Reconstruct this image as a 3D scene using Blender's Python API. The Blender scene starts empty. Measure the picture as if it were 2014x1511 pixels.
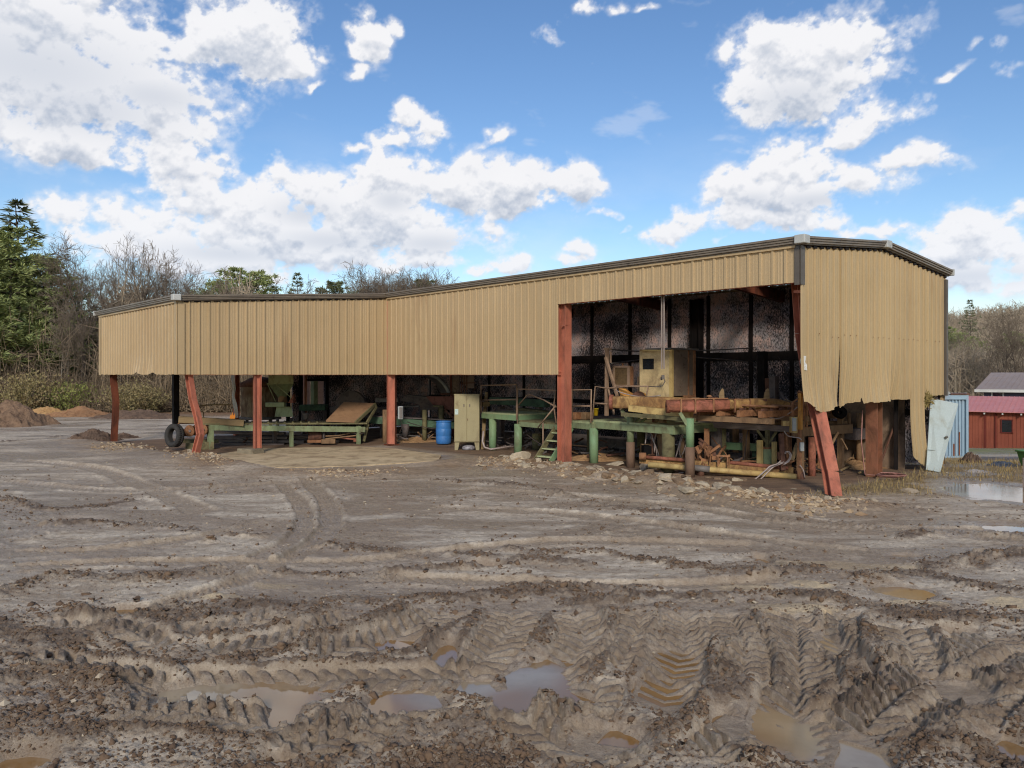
import bpy, math, random
import numpy as np
from mathutils import Vector, Matrix
random.seed(11)
SC = bpy.context.scene
C = SC.collection
R = math.radians

# ---------------------------------------------------------------- measured camera and shed frame
F, CX, HY, EYE = 1573.0, 1007.0, 737.0, 2.6
def W(px, py, Y):
    return Vector(((px - CX) / F * Y, Y, EYE - (py - HY) / F * Y))
def G(px, py, z=0.0):
    Y = F * (EYE - z) / (py - HY)
    return Vector(((px - CX) / F * Y, Y, z))
P0 = Vector((-4.63, 29.5, 0))
UD = Vector((.667, -.745, 0)).normalized()
VD = Vector((UD.y * -1, UD.x, 0))
def B(u, v, z=0.0):
    return P0 + UD * u + VD * v + Vector((0, 0, z))
def u_at(px, v):
    k = (px - CX) / F; p = P0 + VD * v
    return (k * p.y - p.x) / (UD.x - k * UD.y)
def v_at(px, u):
    k = (px - CX) / F; p = P0 + UD * u
    return (k * p.y - p.x) / (VD.x - k * VD.y)
ROTU = math.atan2(UD.y, UD.x)
Z = Vector((0, 0, 1))

# ---------------------------------------------------------------- objects
def wloc(o):
    l = Vector((0, 0, 0))
    while o is not None:
        l += o.location; o = o.parent
    return l
def tag(o, label=None, cat=None, group=None, kind=None):
    if label: o['label'] = label
    if cat: o['category'] = cat
    if group: o['group'] = group
    if kind: o['kind'] = kind
    return o
def thing(name, label, cat, loc=(0, 0, 0), group=None):
    o = bpy.data.objects.new(name, None); C.objects.link(o)
    o.location = loc; o.empty_display_size = .2
    return tag(o, label, cat, group)
def mesh_obj(name, verts, faces, mat, parent=None, smooth=False, loc=None):
    me = bpy.data.meshes.new(name)
    base = Vector(loc) if loc is not None else (wloc(parent) if parent else Vector((0, 0, 0)))
    vv = np.asarray(verts, dtype=np.float64).reshape(-1, 3) - np.array(base)
    me.from_pydata(vv.tolist(), [], faces)
    if mat: me.materials.append(mat)
    if smooth: me.polygons.foreach_set('use_smooth', [True] * len(me.polygons))
    me.update()
    o = bpy.data.objects.new(name, me); C.objects.link(o)
    if parent: o.parent = parent
    elif loc is not None: o.location = loc
    return o
def copy_tree(o, parent=None):
    c = o.copy(); C.objects.link(c)
    if parent: c.parent = parent
    for ch in list(o.children):
        copy_tree(ch, c)
    return c

class MB:
    def __init__(s): s.v = []; s.f = []
    def add(s, vs, fs):
        n = len(s.v); s.v += [tuple(p) for p in vs]; s.f += [tuple(i + n for i in f) for f in fs]; return s
    def box(s, c, size, rot=0.0):
        c = Vector(c); m = Matrix.Rotation(rot, 3, 'Z'); h = Vector(size) / 2
        vs = [c + m @ Vector((x * h.x, y * h.y, z * h.z)) for x in (-1, 1) for y in (-1, 1) for z in (-1, 1)]
        return s.add(vs, [(0, 1, 3, 2), (4, 6, 7, 5), (0, 4, 5, 1), (2, 3, 7, 6), (0, 2, 6, 4), (1, 5, 7, 3)])
    def beam(s, a, b, w, h=None, up=(0, 0, 1)):
        a, b = Vector(a), Vector(b); h = w if h is None else h
        d = (b - a).normalized(); up = Vector(up)
        if abs(d.dot(up)) > .98: up = VD.copy()
        x = d.cross(up).normalized() * w / 2; y = x.cross(d).normalized() * h / 2
        vs = [p + sx * x + sy * y for p in (a, b) for sx, sy in ((-1, -1), (1, -1), (1, 1), (-1, 1))]
        return s.add(vs, [(0, 1, 2, 3), (7, 6, 5, 4), (0, 4, 5, 1), (1, 5, 6, 2), (2, 6, 7, 3), (3, 7, 4, 0)])
    def tube(s, pts, r, n=8, cap=True):
        pts = [Vector(p) for p in pts]; k = len(pts)
        rr = list(r) if isinstance(r, (list, tuple)) else [r] * k
        base = len(s.v); prev = None
        for i, p in enumerate(pts):
            d = (pts[min(i + 1, k - 1)] - pts[max(i - 1, 0)]).normalized()
            if prev is None:
                a = d.cross(Z if abs(d.z) < .95 else Vector((1, 0, 0))).normalized()
            else:
                a = (prev - d * prev.dot(d)).normalized()
            prev = a; b = d.cross(a)
            for j in range(n):
                t = 2 * math.pi * (j + .5) / n
                s.v.append(tuple(p + (a * math.cos(t) + b * math.sin(t)) * rr[i]))
        for i in range(k - 1):
            for j in range(n):
                s.f.append((base + i * n + j, base + i * n + (j + 1) % n, base + (i + 1) * n + (j + 1) % n, base + (i + 1) * n + j))
        if cap:
            s.f.append(tuple(base + j for j in range(n))[::-1]); s.f.append(tuple(base + (k - 1) * n + j for j in range(n)))
        return s
    def prism(s, poly, off):
        poly = [Vector(p) for p in poly]; off = Vector(off); n = len(poly)
        vs = poly + [p + off for p in poly]
        fs = [tuple(range(n)), tuple(range(2 * n - 1, n - 1, -1))] + [(i, i + n, (i + 1) % n + n, (i + 1) % n) for i in range(n)]
        return s.add(vs, fs)
    def lathe(s, c, prof, n=20, ax=(0, 0, 1)):
        c = Vector(c); ax = Vector(ax).normalized()
        a = ax.cross(Z if abs(ax.z) < .9 else Vector((1, 0, 0))).normalized(); b = ax.cross(a)
        base = len(s.v); k = len(prof)
        for r, z in prof:
            for j in range(n):
                t = 2 * math.pi * j / n
                s.v.append(tuple(c + ax * z + (a * math.cos(t) + b * math.sin(t)) * r))
        for i in range(k - 1):
            for j in range(n):
                s.f.append((base + i * n + j, base + i * n + (j + 1) % n, base + (i + 1) * n + (j + 1) % n, base + (i + 1) * n + j))
        return s
    def build(s, name, mat, parent=None, smooth=False, bevel=0, loc=None):
        o = mesh_obj(name, s.v, s.f, mat, parent, smooth, loc)
        if bevel:
            m = o.modifiers.new('bevel', 'BEVEL'); m.width = bevel; m.segments = 2; m.limit_method = 'ANGLE'; m.angle_limit = R(40)
        return o

# ---------------------------------------------------------------- materials
def nt_new(name):
    m = bpy.data.materials.new(name); m.use_nodes = True
    nt = m.node_tree; nt.nodes.clear()
    return m, nt, nt.nodes, nt.links
def lin(c):
    return tuple(((x / 255 + .055) / 1.055) ** 2.4 if x > 10 else x / 255 / 12.92 for x in c)
def mixc(nt, fac, a, b, mode='MIX'):
    n = nt.nodes.new('ShaderNodeMix'); n.data_type = 'RGBA'; n.blend_type = mode
    for i, v in ((0, fac), (6, a), (7, b)):
        if hasattr(v, 'is_linked') or isinstance(v, bpy.types.NodeSocket): nt.links.new(v, n.inputs[i])
        elif i == 0: n.inputs[0].default_value = v
        else: n.inputs[i].default_value = (*v[:3], 1)
    return n.outputs[2]
def noise(nt, co, scale, detail=5, rough=.6, dist=0.0):
    n = nt.nodes.new('ShaderNodeTexNoise'); n.inputs['Scale'].default_value = scale
    n.inputs['Detail'].default_value = detail; n.inputs['Roughness'].default_value = rough
    n.inputs['Distortion'].default_value = dist
    if co is not None: nt.links.new(co, n.inputs['Vector'])
    return n.outputs[0]
def ramp(nt, fac, a, b, lo=0.0, hi=1.0):
    n = nt.nodes.new('ShaderNodeMapRange'); n.interpolation_type = 'SMOOTHSTEP'
    for i, v in enumerate((a, b, lo, hi)): n.inputs[i + 1].default_value = v
    nt.links.new(fac, n.inputs[0]); return n.outputs[0]
def math_(nt, op, a, b=None, c=None):
    n = nt.nodes.new('ShaderNodeMath'); n.operation = op
    for i, v in enumerate((a, b, c)):
        if v is None: continue
        if isinstance(v, bpy.types.NodeSocket): nt.links.new(v, n.inputs[i])
        else: n.inputs[i].default_value = v
    return n.outputs[0]
def mapped(nt, scale=(1, 1, 1), coord='Object'):
    t = nt.nodes.new('ShaderNodeTexCoord'); m = nt.nodes.new('ShaderNodeMapping')
    m.inputs['Scale'].default_value = scale
    nt.links.new(t.outputs[coord], m.inputs[0]); return m.outputs[0]
def principled(nt, col, rough, bump=None, bstr=.3, bdist=.02, spec=.4, metal=0.0):
    p = nt.nodes.new('ShaderNodeBsdfPrincipled'); o = nt.nodes.new('ShaderNodeOutputMaterial')
    for k, v in (('Base Color', col), ('Roughness', rough), ('Metallic', metal), ('Specular IOR Level', spec)):
        if isinstance(v, bpy.types.NodeSocket): nt.links.new(v, p.inputs[k])
        elif k == 'Base Color': p.inputs[k].default_value = (*v[:3], 1)
        else: p.inputs[k].default_value = v
    if bump is not None:
        b = nt.nodes.new('ShaderNodeBump'); b.inputs['Strength'].default_value = bstr; b.inputs['Distance'].default_value = bdist
        nt.links.new(bump, b.inputs['Height']); nt.links.new(b.outputs[0], p.inputs['Normal'])
    nt.links.new(p.outputs[0], o.inputs[0]); return p
def worn(name, base, second=None, stain=(58, 46, 36), amt=.5, scale=3.0, stretch=(1, 1, .35), rough=.6, bump=.25, spec=.3, fine=40, metal=0.0):
    """paint or steel with blotches, streaky stains and fine grime; colours as sRGB bytes of the thing itself"""
    m, nt, N, L = nt_new(name)
    base = lin(base); second = lin(second) if second else tuple(x * .8 for x in base); stain = lin(stain)
    co = mapped(nt, stretch); co1 = mapped(nt)
    c = mixc(nt, ramp(nt, noise(nt, co1, scale * .6, 6, .65), .35, .68), base, second)
    c = mixc(nt, ramp(nt, noise(nt, co, scale * 1.7, 8, .7, .6), .62 - .22 * amt, .80 - .1 * amt, 0, .9), c, stain)
    c = mixc(nt, ramp(nt, noise(nt, co1, fine, 4, .7), .3, .75, 0, .35), c, tuple(x * .55 for x in base))
    principled(nt, c, ramp(nt, noise(nt, co1, scale * 3, 4, .6), .3, .7, rough - .12, rough + .15), noise(nt, co1, fine, 5, .7), bump, .01, spec, metal)
    return m
# ---------------------------------------------------------------- numpy noise
def _h(ix, iy, s):
    n = (ix.astype(np.int64) * 374761393 + iy.astype(np.int64) * 668265263 + s * 974634777) & 0xffffffff
    n = ((n ^ (n >> 13)) * 1274126177) & 0xffffffff
    return ((n ^ (n >> 16)) & 0xffffff).astype(np.float32) / 16777215.0
def vn(x, y, s=0):
    ix = np.floor(x); iy = np.floor(y); fx = x - ix; fy = y - iy
    ux = fx * fx * fx * (fx * (fx * 6 - 15) + 10); uy = fy * fy * fy * (fy * (fy * 6 - 15) + 10)
    ix = ix.astype(np.int64); iy = iy.astype(np.int64)
    a = _h(ix, iy, s); b = _h(ix + 1, iy, s); c = _h(ix, iy + 1, s); d = _h(ix + 1, iy + 1, s)
    return (a + (b - a) * ux + (c - a) * uy + (a - b - c + d) * ux * uy) * 2 - 1
def fbm(x, y, o=4, s=0, g=.5):
    r = 0; a = 1.0; t = 0
    for i in range(o):
        r = r + a * vn(x * 1.0, y * 1.0, s + i * 17); t += a; a *= g
        x, y = (x * 1.6 + y * 1.2) + 3.1, (y * 1.6 - x * 1.2) + 7.7
    return r / t
def worley(x, y, s=0):
    ix = np.floor(x).astype(np.int64); iy = np.floor(y).astype(np.int64)
    d = np.full(x.shape, 9.0, np.float32)
    for i in (-1, 0, 1):
        for j in (-1, 0, 1):
            cx = ix + i; cy = iy + j
            px = cx + _h(cx, cy, s); py = cy + _h(cx, cy, s + 5)
            d = np.minimum(d, (px - x) ** 2 + (py - y) ** 2)
    return np.sqrt(d)
def ss(a, b, x):
    t = np.clip((x - a) / (b - a), 0, 1); return t * t * (3 - 2 * t)
def poly_sd(x, y, pts):
    """distance, signed side and arclength to a polyline"""
    D = np.full(x.shape, 1e9, np.float32); S = np.zeros_like(D); A = np.zeros_like(D); acc = 0.0
    for (ax, ay), (bx, by) in zip(pts[:-1], pts[1:]):
        dx, dy = bx - ax, by - ay; l2 = dx * dx + dy * dy; l = math.sqrt(l2)
        t = np.clip(((x - ax) * dx + (y - ay) * dy) / l2, 0, 1)
        ex = x - ax - t * dx; ey = y - ay - t * dy
        d = np.sqrt(ex * ex + ey * ey); m = d < D
        D = np.where(m, d, D); S = np.where(m, np.sign(dx * ey - dy * ex) * d, S); A = np.where(m, acc + t * l, A)
        acc += l
    return D, S, A
def gpts(pp):
    return [tuple(G(a, b)[:2]) for a, b in pp]
def smooth_pts(pp, n=5):
    out = []
    for i in range(len(pp) - 1):
        p0 = pp[max(i - 1, 0)]; p1 = pp[i]; p2 = pp[i + 1]; p3 = pp[min(i + 2, len(pp) - 1)]
        for k in range(n):
            t = k / n
            out.append(tuple(.5 * (2 * p1[q] + (p2[q] - p0[q]) * t + (2 * p0[q] - 5 * p1[q] + 4 * p2[q] - p3[q]) * t * t + (3 * p1[q] - p0[q] - 3 * p2[q] + p3[q]) * t ** 3) for q in (0, 1)))
    out.append(pp[-1]); return out

WATER = -0.032
BERMS = [  # photographed ridge lines (pixels of the photograph, laid on the ground), half width m, height m
    ([(40, 1300), (150, 1262), (300, 1232), (480, 1205), (620, 1212)], .55, .13),
    ([(0, 1352), (140, 1345), (300, 1372), (430, 1392)], .34, .15),
    ([(0, 1420), (200, 1410), (380, 1420)], .5, .10),
    ([(560, 1225), (640, 1200), (800, 1190), (1000, 1176), (1200, 1166), (1262, 1166)], .30, .09),
    ([(1130, 1192), (1330, 1186), (1540, 1182), (1700, 1207), (1850, 1226), (2040, 1232)], .26, .11),
    ([(480, 1310), (560, 1290), (640, 1270), (700, 1240), (790, 1212)], .22, .10),
    ([(770, 1312), (815, 1280), (850, 1245)], .13, .10),
    ([(1080, 1350), (1180, 1310), (1240, 1280)], .26, .12),
    ([(1030, 1400), (1120, 1425), (1230, 1425)], .25, .08),
    ([(1390, 1420), (1420, 1360), (1450, 1300), (1460, 1240)], .20, .12),
    ([(1670, 1330), (1690, 1290), (1685, 1245)], .18, .13),
    ([(1640, 1400), (1700, 1370), (1770, 1300)], .22, .09),
    ([(1790, 1470), (1900, 1420), (1990, 1350)], .30, .14),
    ([(1500, 1500), (1640, 1490), (1700, 1470)], .25, .08),
    ([(700, 1420), (850, 1450), (960, 1420)], .35, .08),
    ([(100, 1034), (230, 1036), (370, 1050)], .25, .07),
    ([(410, 1066), (450, 1058), (512, 1060)], .2, .09),
    ([(630, 1075), (760, 1090), (900, 1098), (1010, 1106)], .2, .06),
    ([(560, 1134), (700, 1134), (900, 1124), (1060, 1110)], .2, .07),
    ([(0, 1172), (60, 1158), (130, 1142), (270, 1146), (420, 1130)], .28, .08),
    ([(1007, 1086), (1040, 1100), (1080, 1115), (1130, 1120)], .3, .12),
    ([(1060, 1095), (1200, 1096), (1360, 1122), (1480, 1136), (1620, 1128)], .24, .06),
    ([(1480, 1021), (1600, 1028), (1720, 1037)], .22, .07),
    ([(1780, 1058), (1880, 1050), (2040, 1066)], .3, .10),
    ([(1830, 1120), (1930, 1100), (2040, 1100)], .4, .06),
    ([(1700, 1140), (1800, 1128), (1900, 1150), (2040, 1170)], .3, .06),
    ([(860, 945), (1000, 955), (1100, 975), (1200, 1000), (1350, 1015)], .22, .05),
    ([(0, 985), (100, 1005), (260, 990)], .3, .05),
    ([(0, 870), (90, 862), (200, 850)], .3, .04),
]
EDGE = [(150, 868), (240, 880), (330, 893), (430, 913), (520, 931), (700, 933), (850, 921), (930, 906), (1040, 916), (1140, 930), (1300, 955), (1480, 985), (1700, 1000)]
LUGS = [  # track centre line, half width, lug spacing, groove depth, lug height
    ([(1010, 1205), (1000, 1240), (960, 1290), (890, 1345)], .30, .15, .05, .04),
    ([(880, 1205), (820, 1235), (735, 1268), (600, 1305)], .32, .15, .045, .04),
    ([(1120, 1208), (1150, 1245), (1130, 1290), (1060, 1360)], .28, .15, .05, .04),
    ([(1255, 1205), (1255, 1245), (1240, 1285), (1200, 1330)], .24, .15, .045, .04),
    ([(1350, 1212), (1350, 1260), (1330, 1320), (1300, 1400)], .26, .15, .06, .045),
    ([(1560, 1215), (1570, 1290), (1575, 1350), (1560, 1420), (1525, 1511)], .33, .14, .06, .045),
    ([(1660, 1210), (1650, 1270), (1640, 1320)], .2, .14, .06, .035),
    ([(1960, 1250), (1900, 1300), (1830, 1345), (1740, 1400), (1690, 1460)], .34, .14, .055, .045),
    ([(2060, 1290), (2000, 1340), (1930, 1390), (1840, 1460)], .26, .14, .05, .04),
    ([(30, 1312), (130, 1318), (230, 1335), (330, 1365)], .20, .19, .06, .06),
    ([(330, 1345), (480, 1342), (640, 1340), (820, 1338), (960, 1340)], .22, .17, .045, .03),
    ([(1490, 1420), (1440, 1460), (1380, 1511)], .26, .14, .05, .045),
    ([(1000, 1400), (1060, 1450), (1160, 1490), (1300, 1508)], .26, .15, .04, .04),
    ([(1430, 1215), (1450, 1255), (1470, 1300), (1460, 1360)], .24, .14, .045, .04),
    ([(1770, 1235), (1800, 1290), (1790, 1340)], .24, .14, .04, .04),
    ([(700, 1215), (640, 1240), (520, 1270), (380, 1300)], .28, .15, .04, .035),
    ([(560, 1215), (450, 1240), (330, 1262)], .24, .15, .035, .03),
    ([(200, 1410), (420, 1425), (620, 1440), (800, 1470)], .26, .16, .04, .04),
    ([(900, 1380), (780, 1420), (640, 1470), (560, 1511)], .26, .16, .035, .035),
    ([(60, 1230), (240, 1250), (330, 1290)], .22, .16, .035, .03),
    ([(1180, 1340), (1160, 1400), (1100, 1450)], .24, .15, .04, .04),
    ([(600, 940), (640, 985), (652, 1025), (630, 1065), (560, 1110), (470, 1150), (300, 1200), (120, 1255)], .20, .10, .034, .014),
    ([(545, 945), (590, 990), (600, 1030), (575, 1065), (500, 1105), (400, 1145)], .18, .10, .030, .014),
    ([(0, 905), (180, 925), (300, 965), (400, 1010)], .30, .16, .026, .008),
    ([(0, 950), (260, 968), (560, 952), (860, 938)], .28, .16, .024, .008),
    ([(840, 1000), (1100, 1012), (1400, 1052), (1720, 1092)], .26, .16, .028, .008),
    ([(900, 962), (1250, 990), (1600, 1032), (2040, 1052)], .30, .16, .028, .008),
    ([(0, 1090), (200, 1085), (400, 1060), (560, 1020)], .24, .16, .028, .008),
    ([(700, 1140), (1000, 1150), (1300, 1160), (1560, 1150)], .22, .14, .028, .008),
    ([(0, 1120), (300, 1110), (700, 1110), (1100, 1070), (1500, 1080)], .24, .16, .028, .008),
    ([(1200, 945), (1500, 1010), (1800, 1045), (2040, 1075)], .26, .16, .026, .008),
]
PUDDLES = [  # centre px, half size px, rotation deg, depth
    (470, 1362, 155, 24, -2, .08), (778, 1268, 42, 17, -18, .06), (874, 1288, 24, 24, 20, .07),
    (1060, 1330, 75, 40, -25, .06), (1010, 1380, 45, 28, 0, .05), (1298, 1368, 52, 36, 5, .07), (1330, 1300, 40, 34, 0, .05), (1545, 1440, 68, 52, 12, .10),
    (1185, 1456, 85, 30, 0, .07), (1658, 1285, 24, 48, 5, .07), (1885, 1362, 60, 34, -35, .07),
    (1985, 1470, 50, 30, 0, .05), (1140, 1376, 30, 11, 0, .05), (800, 1378, 75, 26, -10, .05), (935, 1350, 40, 20, 0, .04),
    (30, 1500, 60, 26, 18, .07), (560, 1498, 55, 14, 0, .05), (1980, 968, 110, 20, -3, .05), (1985, 1036, 60, 9, 0, .04),
    (1660, 1476, 90, 40, 20, .035), (1430, 1420, 36, 30, -30, .05), (250, 1200, 40, 7, -12, .035), (950, 1115, 35, 5, 0, .03), (1770, 1162, 55, 14, 8, .04), (1780, 1092, 30, 4, 0, .03), (1500, 1102, 14, 7, 0, .03),
    (150, 1022, 55, 6, 0, .04), (560, 1395, 30, 24, 0, .04), (1880, 1245, 40, 6, 0, .03),
]
TAN = [(545, 1157, 50, 6), (430, 1182, 60, 6), (1470, 1172, 75, 9), (1640, 1118, 120, 10), (1750, 1120, 70, 9), (1560, 1208, 90, 8), (1990, 1190, 45, 14), (1800, 1195, 60, 8), (1590, 1160, 50, 8), (820, 1362, 60, 10), (520, 900, 50, 4)]
SLAB = [(396, 899), (505, 884), (700, 879), (780, 884), (868, 897), (862, 908), (700, 918), (560, 922), (450, 912)]

def falloff(x, y):
    k = x / np.maximum(y, 1)
    return np.clip((y - 23) / 35, 0, 1.35) * 2.6 * ss(.32, .50, k)
def inside_mask(x, y):
    dx = x - P0.x; dy = y - P0.y
    u = dx * UD.x + dy * UD.y; v = dx * VD.x + dy * VD.y
    main = ss(-.6, .3, v) * ss(8.6, 8.1, v) * ss(-9, -8.2, u) * ss(16.6, 16.1, u)
    wing = ss(-7.8, -7.0, v) * ss(.4, -.6, u) * ss(-9, -8.2, u) * ss(8.6, 8.1, v)
    return np.maximum(main, wing), u, v

def ground_fields(x, y):
    """height and surface masks of the yard at any world point"""
    x = x.astype(np.float32); y = y.astype(np.float32)
    near = ss(40, 14, y)
    ins, u, v = inside_mask(x, y)
    wx = x + .18 * fbm(x * 1.7, y * 1.7, 3, 3); wy = y + .18 * fbm(x * 1.7, y * 1.7, 3, 9)
    h = .03 * ss(24, 10, y) + .05 * fbm(x * .35, y * .35, 3, 21) + .03 * fbm(x * .12, y * .12, 2, 2)
    A = B(0, -7.52); h = h + .16 * np.exp(-((x - A.x) ** 2 + (y - A.y) ** 2) / 9)
    # foreground churned area
    # patches of churned clods
    patch = ss(-.02, .38, fbm(x * .9, y * .9, 4, 31) - .05)
    churn = ss(9.4, 8.3, y + .25 * fbm(x * .8, y * .8, 2, 5)) * (.55 + .45 * patch) + ss(9, 10, y) * .40 * patch * ss(30, 12, y)
    rough = np.clip(churn, 0, 1)
    h = h + .028 * ss(9, 7.5, y) * fbm(x * 1.3, y * 1.3, 3, 41)
    # tyre tracks: groove with lug marks
    lugc = np.zeros_like(x); lugm = np.zeros_like(x); calm = np.zeros_like(x)
    for pp, hw, lam, dep, lh in LUGS:
        q = smooth_pts(gpts(pp), 6)
        x0 = min(p[0] for p in q) - 1.2; x1 = max(p[0] for p in q) + 1.2; y0 = min(p[1] for p in q) - 1.2; y1 = max(p[1] for p in q) + 1.2
        k = np.where((x > x0) & (x < x1) & (y > y0) & (y < y1))
        if k[0].size == 0: continue
        D, S, L = poly_sd(x[k] + .5 * (wx[k] - x[k]) * .5, y[k] + .25 * (wy[k] - y[k]), q)
        tot = max(float(L.max()), .1)
        smoothtrack = 1.0 if lh < .02 else .0
        inn = ss(hw * 1.05, hw * .85, D) * ss(0, .25, L) * ss(tot, tot - .25, L)
        ph = (L + np.abs(S) * .75 + .02 * fbm(x[k] * 3, y[k] * 3, 2, 77)) / lam * 2 * np.pi
        lug = ss(.0, .42, np.sin(ph)) * ss(hw, hw * .75, D) * (1 - .55 * ss(.05, 0, np.abs(S))) * (.75 + .6 * np.clip(fbm(x[k] * 1.6, y[k] * 1.6, 3, 55) + .45, 0, 1))
        rim = np.exp(-((D - hw * 1.25) / (hw * .32)) ** 2) * ss(0, .25, L) * ss(tot, tot - .25, L)
        lugc[k] = np.maximum(lugc[k] * (1 - inn), lug * inn * (1 - smoothtrack)); h[k] = h[k] * (1 - .7 * inn) + inn * (-dep * .75 + lh * 1.45 * lug) + rim * (.010 + dep * .30)
        lugm[k] = np.maximum(lugm[k], inn); calm[k] = np.maximum(calm[k], inn * smoothtrack)
        rough[k] = np.maximum(rough[k] * (1 - .85 * inn), rim * (.9 if lh > .02 else .25))
    # thrown-up ridges
    bm = np.zeros_like(x)
    for pp, hw, bh in BERMS:
        q = smooth_pts(gpts(pp), 5)
        x0 = min(p[0] for p in q) - 1.5; x1 = max(p[0] for p in q) + 1.5; y0 = min(p[1] for p in q) - 1.5; y1 = max(p[1] for p in q) + 1.5
        k = np.where((x > x0) & (x < x1) & (y > y0) & (y < y1))
        if k[0].size == 0: continue
        D, S, L = poly_sd(wx[k], wy[k], q)
        g = np.exp(-(D / hw) ** 2 * 1.6) * (.65 + .5 * fbm(x[k] * 1.5, y[k] * 1.5, 3, 91))
        bm[k] = np.maximum(bm[k], g); h[k] = h[k] + bh * .50 * g
    rough = np.clip(np.maximum(rough, 1.7 * bm), 0, 1)
    # rubble bank along the shed front
    D, S, L = poly_sd(wx, wy, smooth_pts(gpts(EDGE), 3))
    bank = np.exp(-(D / .55) ** 2) * (.6 + .5 * fbm(x * .9, y * .9, 3, 61))
    bank = bank * ss(-.6, 0.2, -np.abs(y - 22) + 12)
    h = h + (.12 + .12 * ss(-1.5, 1.5, x)) * np.clip(bank, 0, 1)
    soil = np.clip(np.exp(-(D / 1.3) ** 2) * (.7 + .6 * fbm(x * .7, y * .7, 3, 15)), 0, 1)
    # puddles
    pud = np.zeros_like(x)
    for px, py, a, b, rot, dep in PUDDLES:
        c = G(px, py); sx = a * c.y / F; sy = b * c.y * c.y / (F * EYE)
        k = np.where((np.abs(x - c.x) < sx * 2.2 + .3) & (np.abs(y - c.y) < sy * 2.2 + .8))
        if k[0].size == 0: continue
        dx = x[k] - c.x; dy = (y[k] - c.y); dx = dx / sx; dy = dy / sy
        r = R(rot); ex = dx * math.cos(r) - dy * math.sin(r); ey = dx * math.sin(r) + dy * math.cos(r)
        rr = np.sqrt(ex * ex + ey * ey) * .80 + .28 * fbm(x[k] * 2.6, y[k] * 2.6, 3, 13)
        m = ss(1.25, .55, rr)
        pud[k] = np.maximum(pud[k], m)
        tgt = WATER - .010 - dep * .22 + (.9 if px > 1150 else .15) * np.where(lugm[k] > 0, 1, 0) * np.clip(h[k] - h[k].min(), 0, .04) * .8
        h[k] = h[k] * (1 - m) + m * np.minimum(tgt, h[k])
    rough = rough * (1 - .9 * pud)
    # crumbly clods
    c1 = 1 - worley(wx * 5.0, wy * 5.0, 4) * 1.25; c2 = 1 - worley(wx * 11, wy * 11, 8) * 1.2; c3 = 1 - worley(x * 24, y * 24, 12) * 1.2
    near1 = ss(22, 9, y)
    sel = np.clip(fbm(x * 3.1, y * 3.1, 3, 63) + .55, 0, 1.2)
    clod = rough * (.060 * np.clip(c1, -.2, 1) * (.4 + patch) * sel + .050 * np.clip(c2, -.3, 1) * sel + .024 * c3 * near1 + .060 * (.5 - np.abs(fbm(x * 7, y * 7, 5, 23, .66))) - .02)
    clod = clod + .16 * lugm * (1 - calm) * (1 - pud) * (.02 * np.clip(c2, -.3, 1) + .012 * c3)
    keep = 1 - ins
    h = h + clod * (.25 + .75 * keep)
    h = h + (.014 * fbm(x * 3.5, y * 5.5, 5, 33, .6) + .009 * fbm(x * 18, y * 18, 3, 35) * near1) * (1 - .7 * pud)
    # keep dry ground above the water sheet
    dry = 1 - ss(.15, .5, pud)
    lo = WATER + .016 + .012 * fbm(x * 3, y * 3, 2, 71)
    hh = np.where(h < lo, lo + .15 * (h - lo), h)
    h = np.where(pud > .12, h, hh)
    # level dirt floor under the roof, bed of the apron
    h = h * (1 - .8 * ins)
    q = [tuple(G(a, b)[:2]) for a, b in SLAB]; inp = np.zeros(x.shape, bool)
    for (ax, ay), (bx, by) in zip(q, q[1:] + q[:1]):
        inp ^= ((ay > y) != (by > y)) & (x < (bx - ax) * (y - ay) / (by - ay + 1e-9) + ax)
    dp, _, _ = poly_sd(x, y, q + q[:1])
    bed = np.where(inp, ss(.0, .45, dp + .2 * fbm(x * 1.3, y * 1.3, 3, 95)), 0); h = h * (1 - bed) + bed * np.minimum(h, .002 + .02 * ss(.25, .0, dp) * fbm(x * 2, y * 2, 3, 97))
    dark = np.clip(ss(.30, .95, rough) * (.55 + .6 * ss(-.3, .35, fbm(x * 1.1, y * 1.6, 4, 47))), 0, 1)
    dark = np.maximum(dark * (1 - .5 * lugm * (1 - lugc)), .62 * lugc * (1 - pud))
    h = h - falloff(x, y)
    far = ss(40, 75, y)
    h = h + far * .5 * fbm(x * .05, y * .05, 3, 6)
    wet = np.clip(ss(-.06, .34, fbm(x * .45, y * .95, 5, 51) + .10) * (1 - dark) * (1 - ins), 0, 1)
    silt = lugm * (1 - lugc) * (1 - calm) * .5
    wet = np.maximum(wet, ss(.0, .4, pud)); wet = np.maximum(wet, lugm * .95 * (1 - .8 * lugc)) * (1 - .75 * soil)
    tan = np.zeros_like(x)
    for px, py, a, b in TAN:
        c = G(px, py); sx = a * c.y / F; sy = b * c.y * c.y / (F * EYE)
        rr = ((x - c.x) / sx) ** 2 + ((y - c.y) / sy) ** 2 + .5 * fbm(x * 2, y * 2, 3, 19)
        tan = np.maximum(tan, ss(1.3, .5, rr))
    tan = np.clip(tan + .34 * silt + calm * .14 + .5 * pud * ss(12, 6, y) * 0, 0, 1) * (1 - .8 * dark)
    kx = x / np.maximum(y, 1)
    straw = ss(.33, .42, kx + .05 * fbm(x * .6, y * .6, 3, 81)) * ss(16.6, 18, y + .6 * fbm(x * .7, y * .7, 2, 83)) * ss(34, 25, y) * (1 - ins) * (1 - ss(0, .3, pud))
    strip = ss(26.5, 27.5, y) * ss(33, 31, y) * ss(.575, .59, kx)
    straw = straw * (1 - strip)
    leaf = ss(46, 54, y + 2 * fbm(x * .2, y * .2, 2, 87)) * ss(.35, .2, kx)
    green = ss(33, 36, y) * ss(.48, .52, kx)
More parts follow.
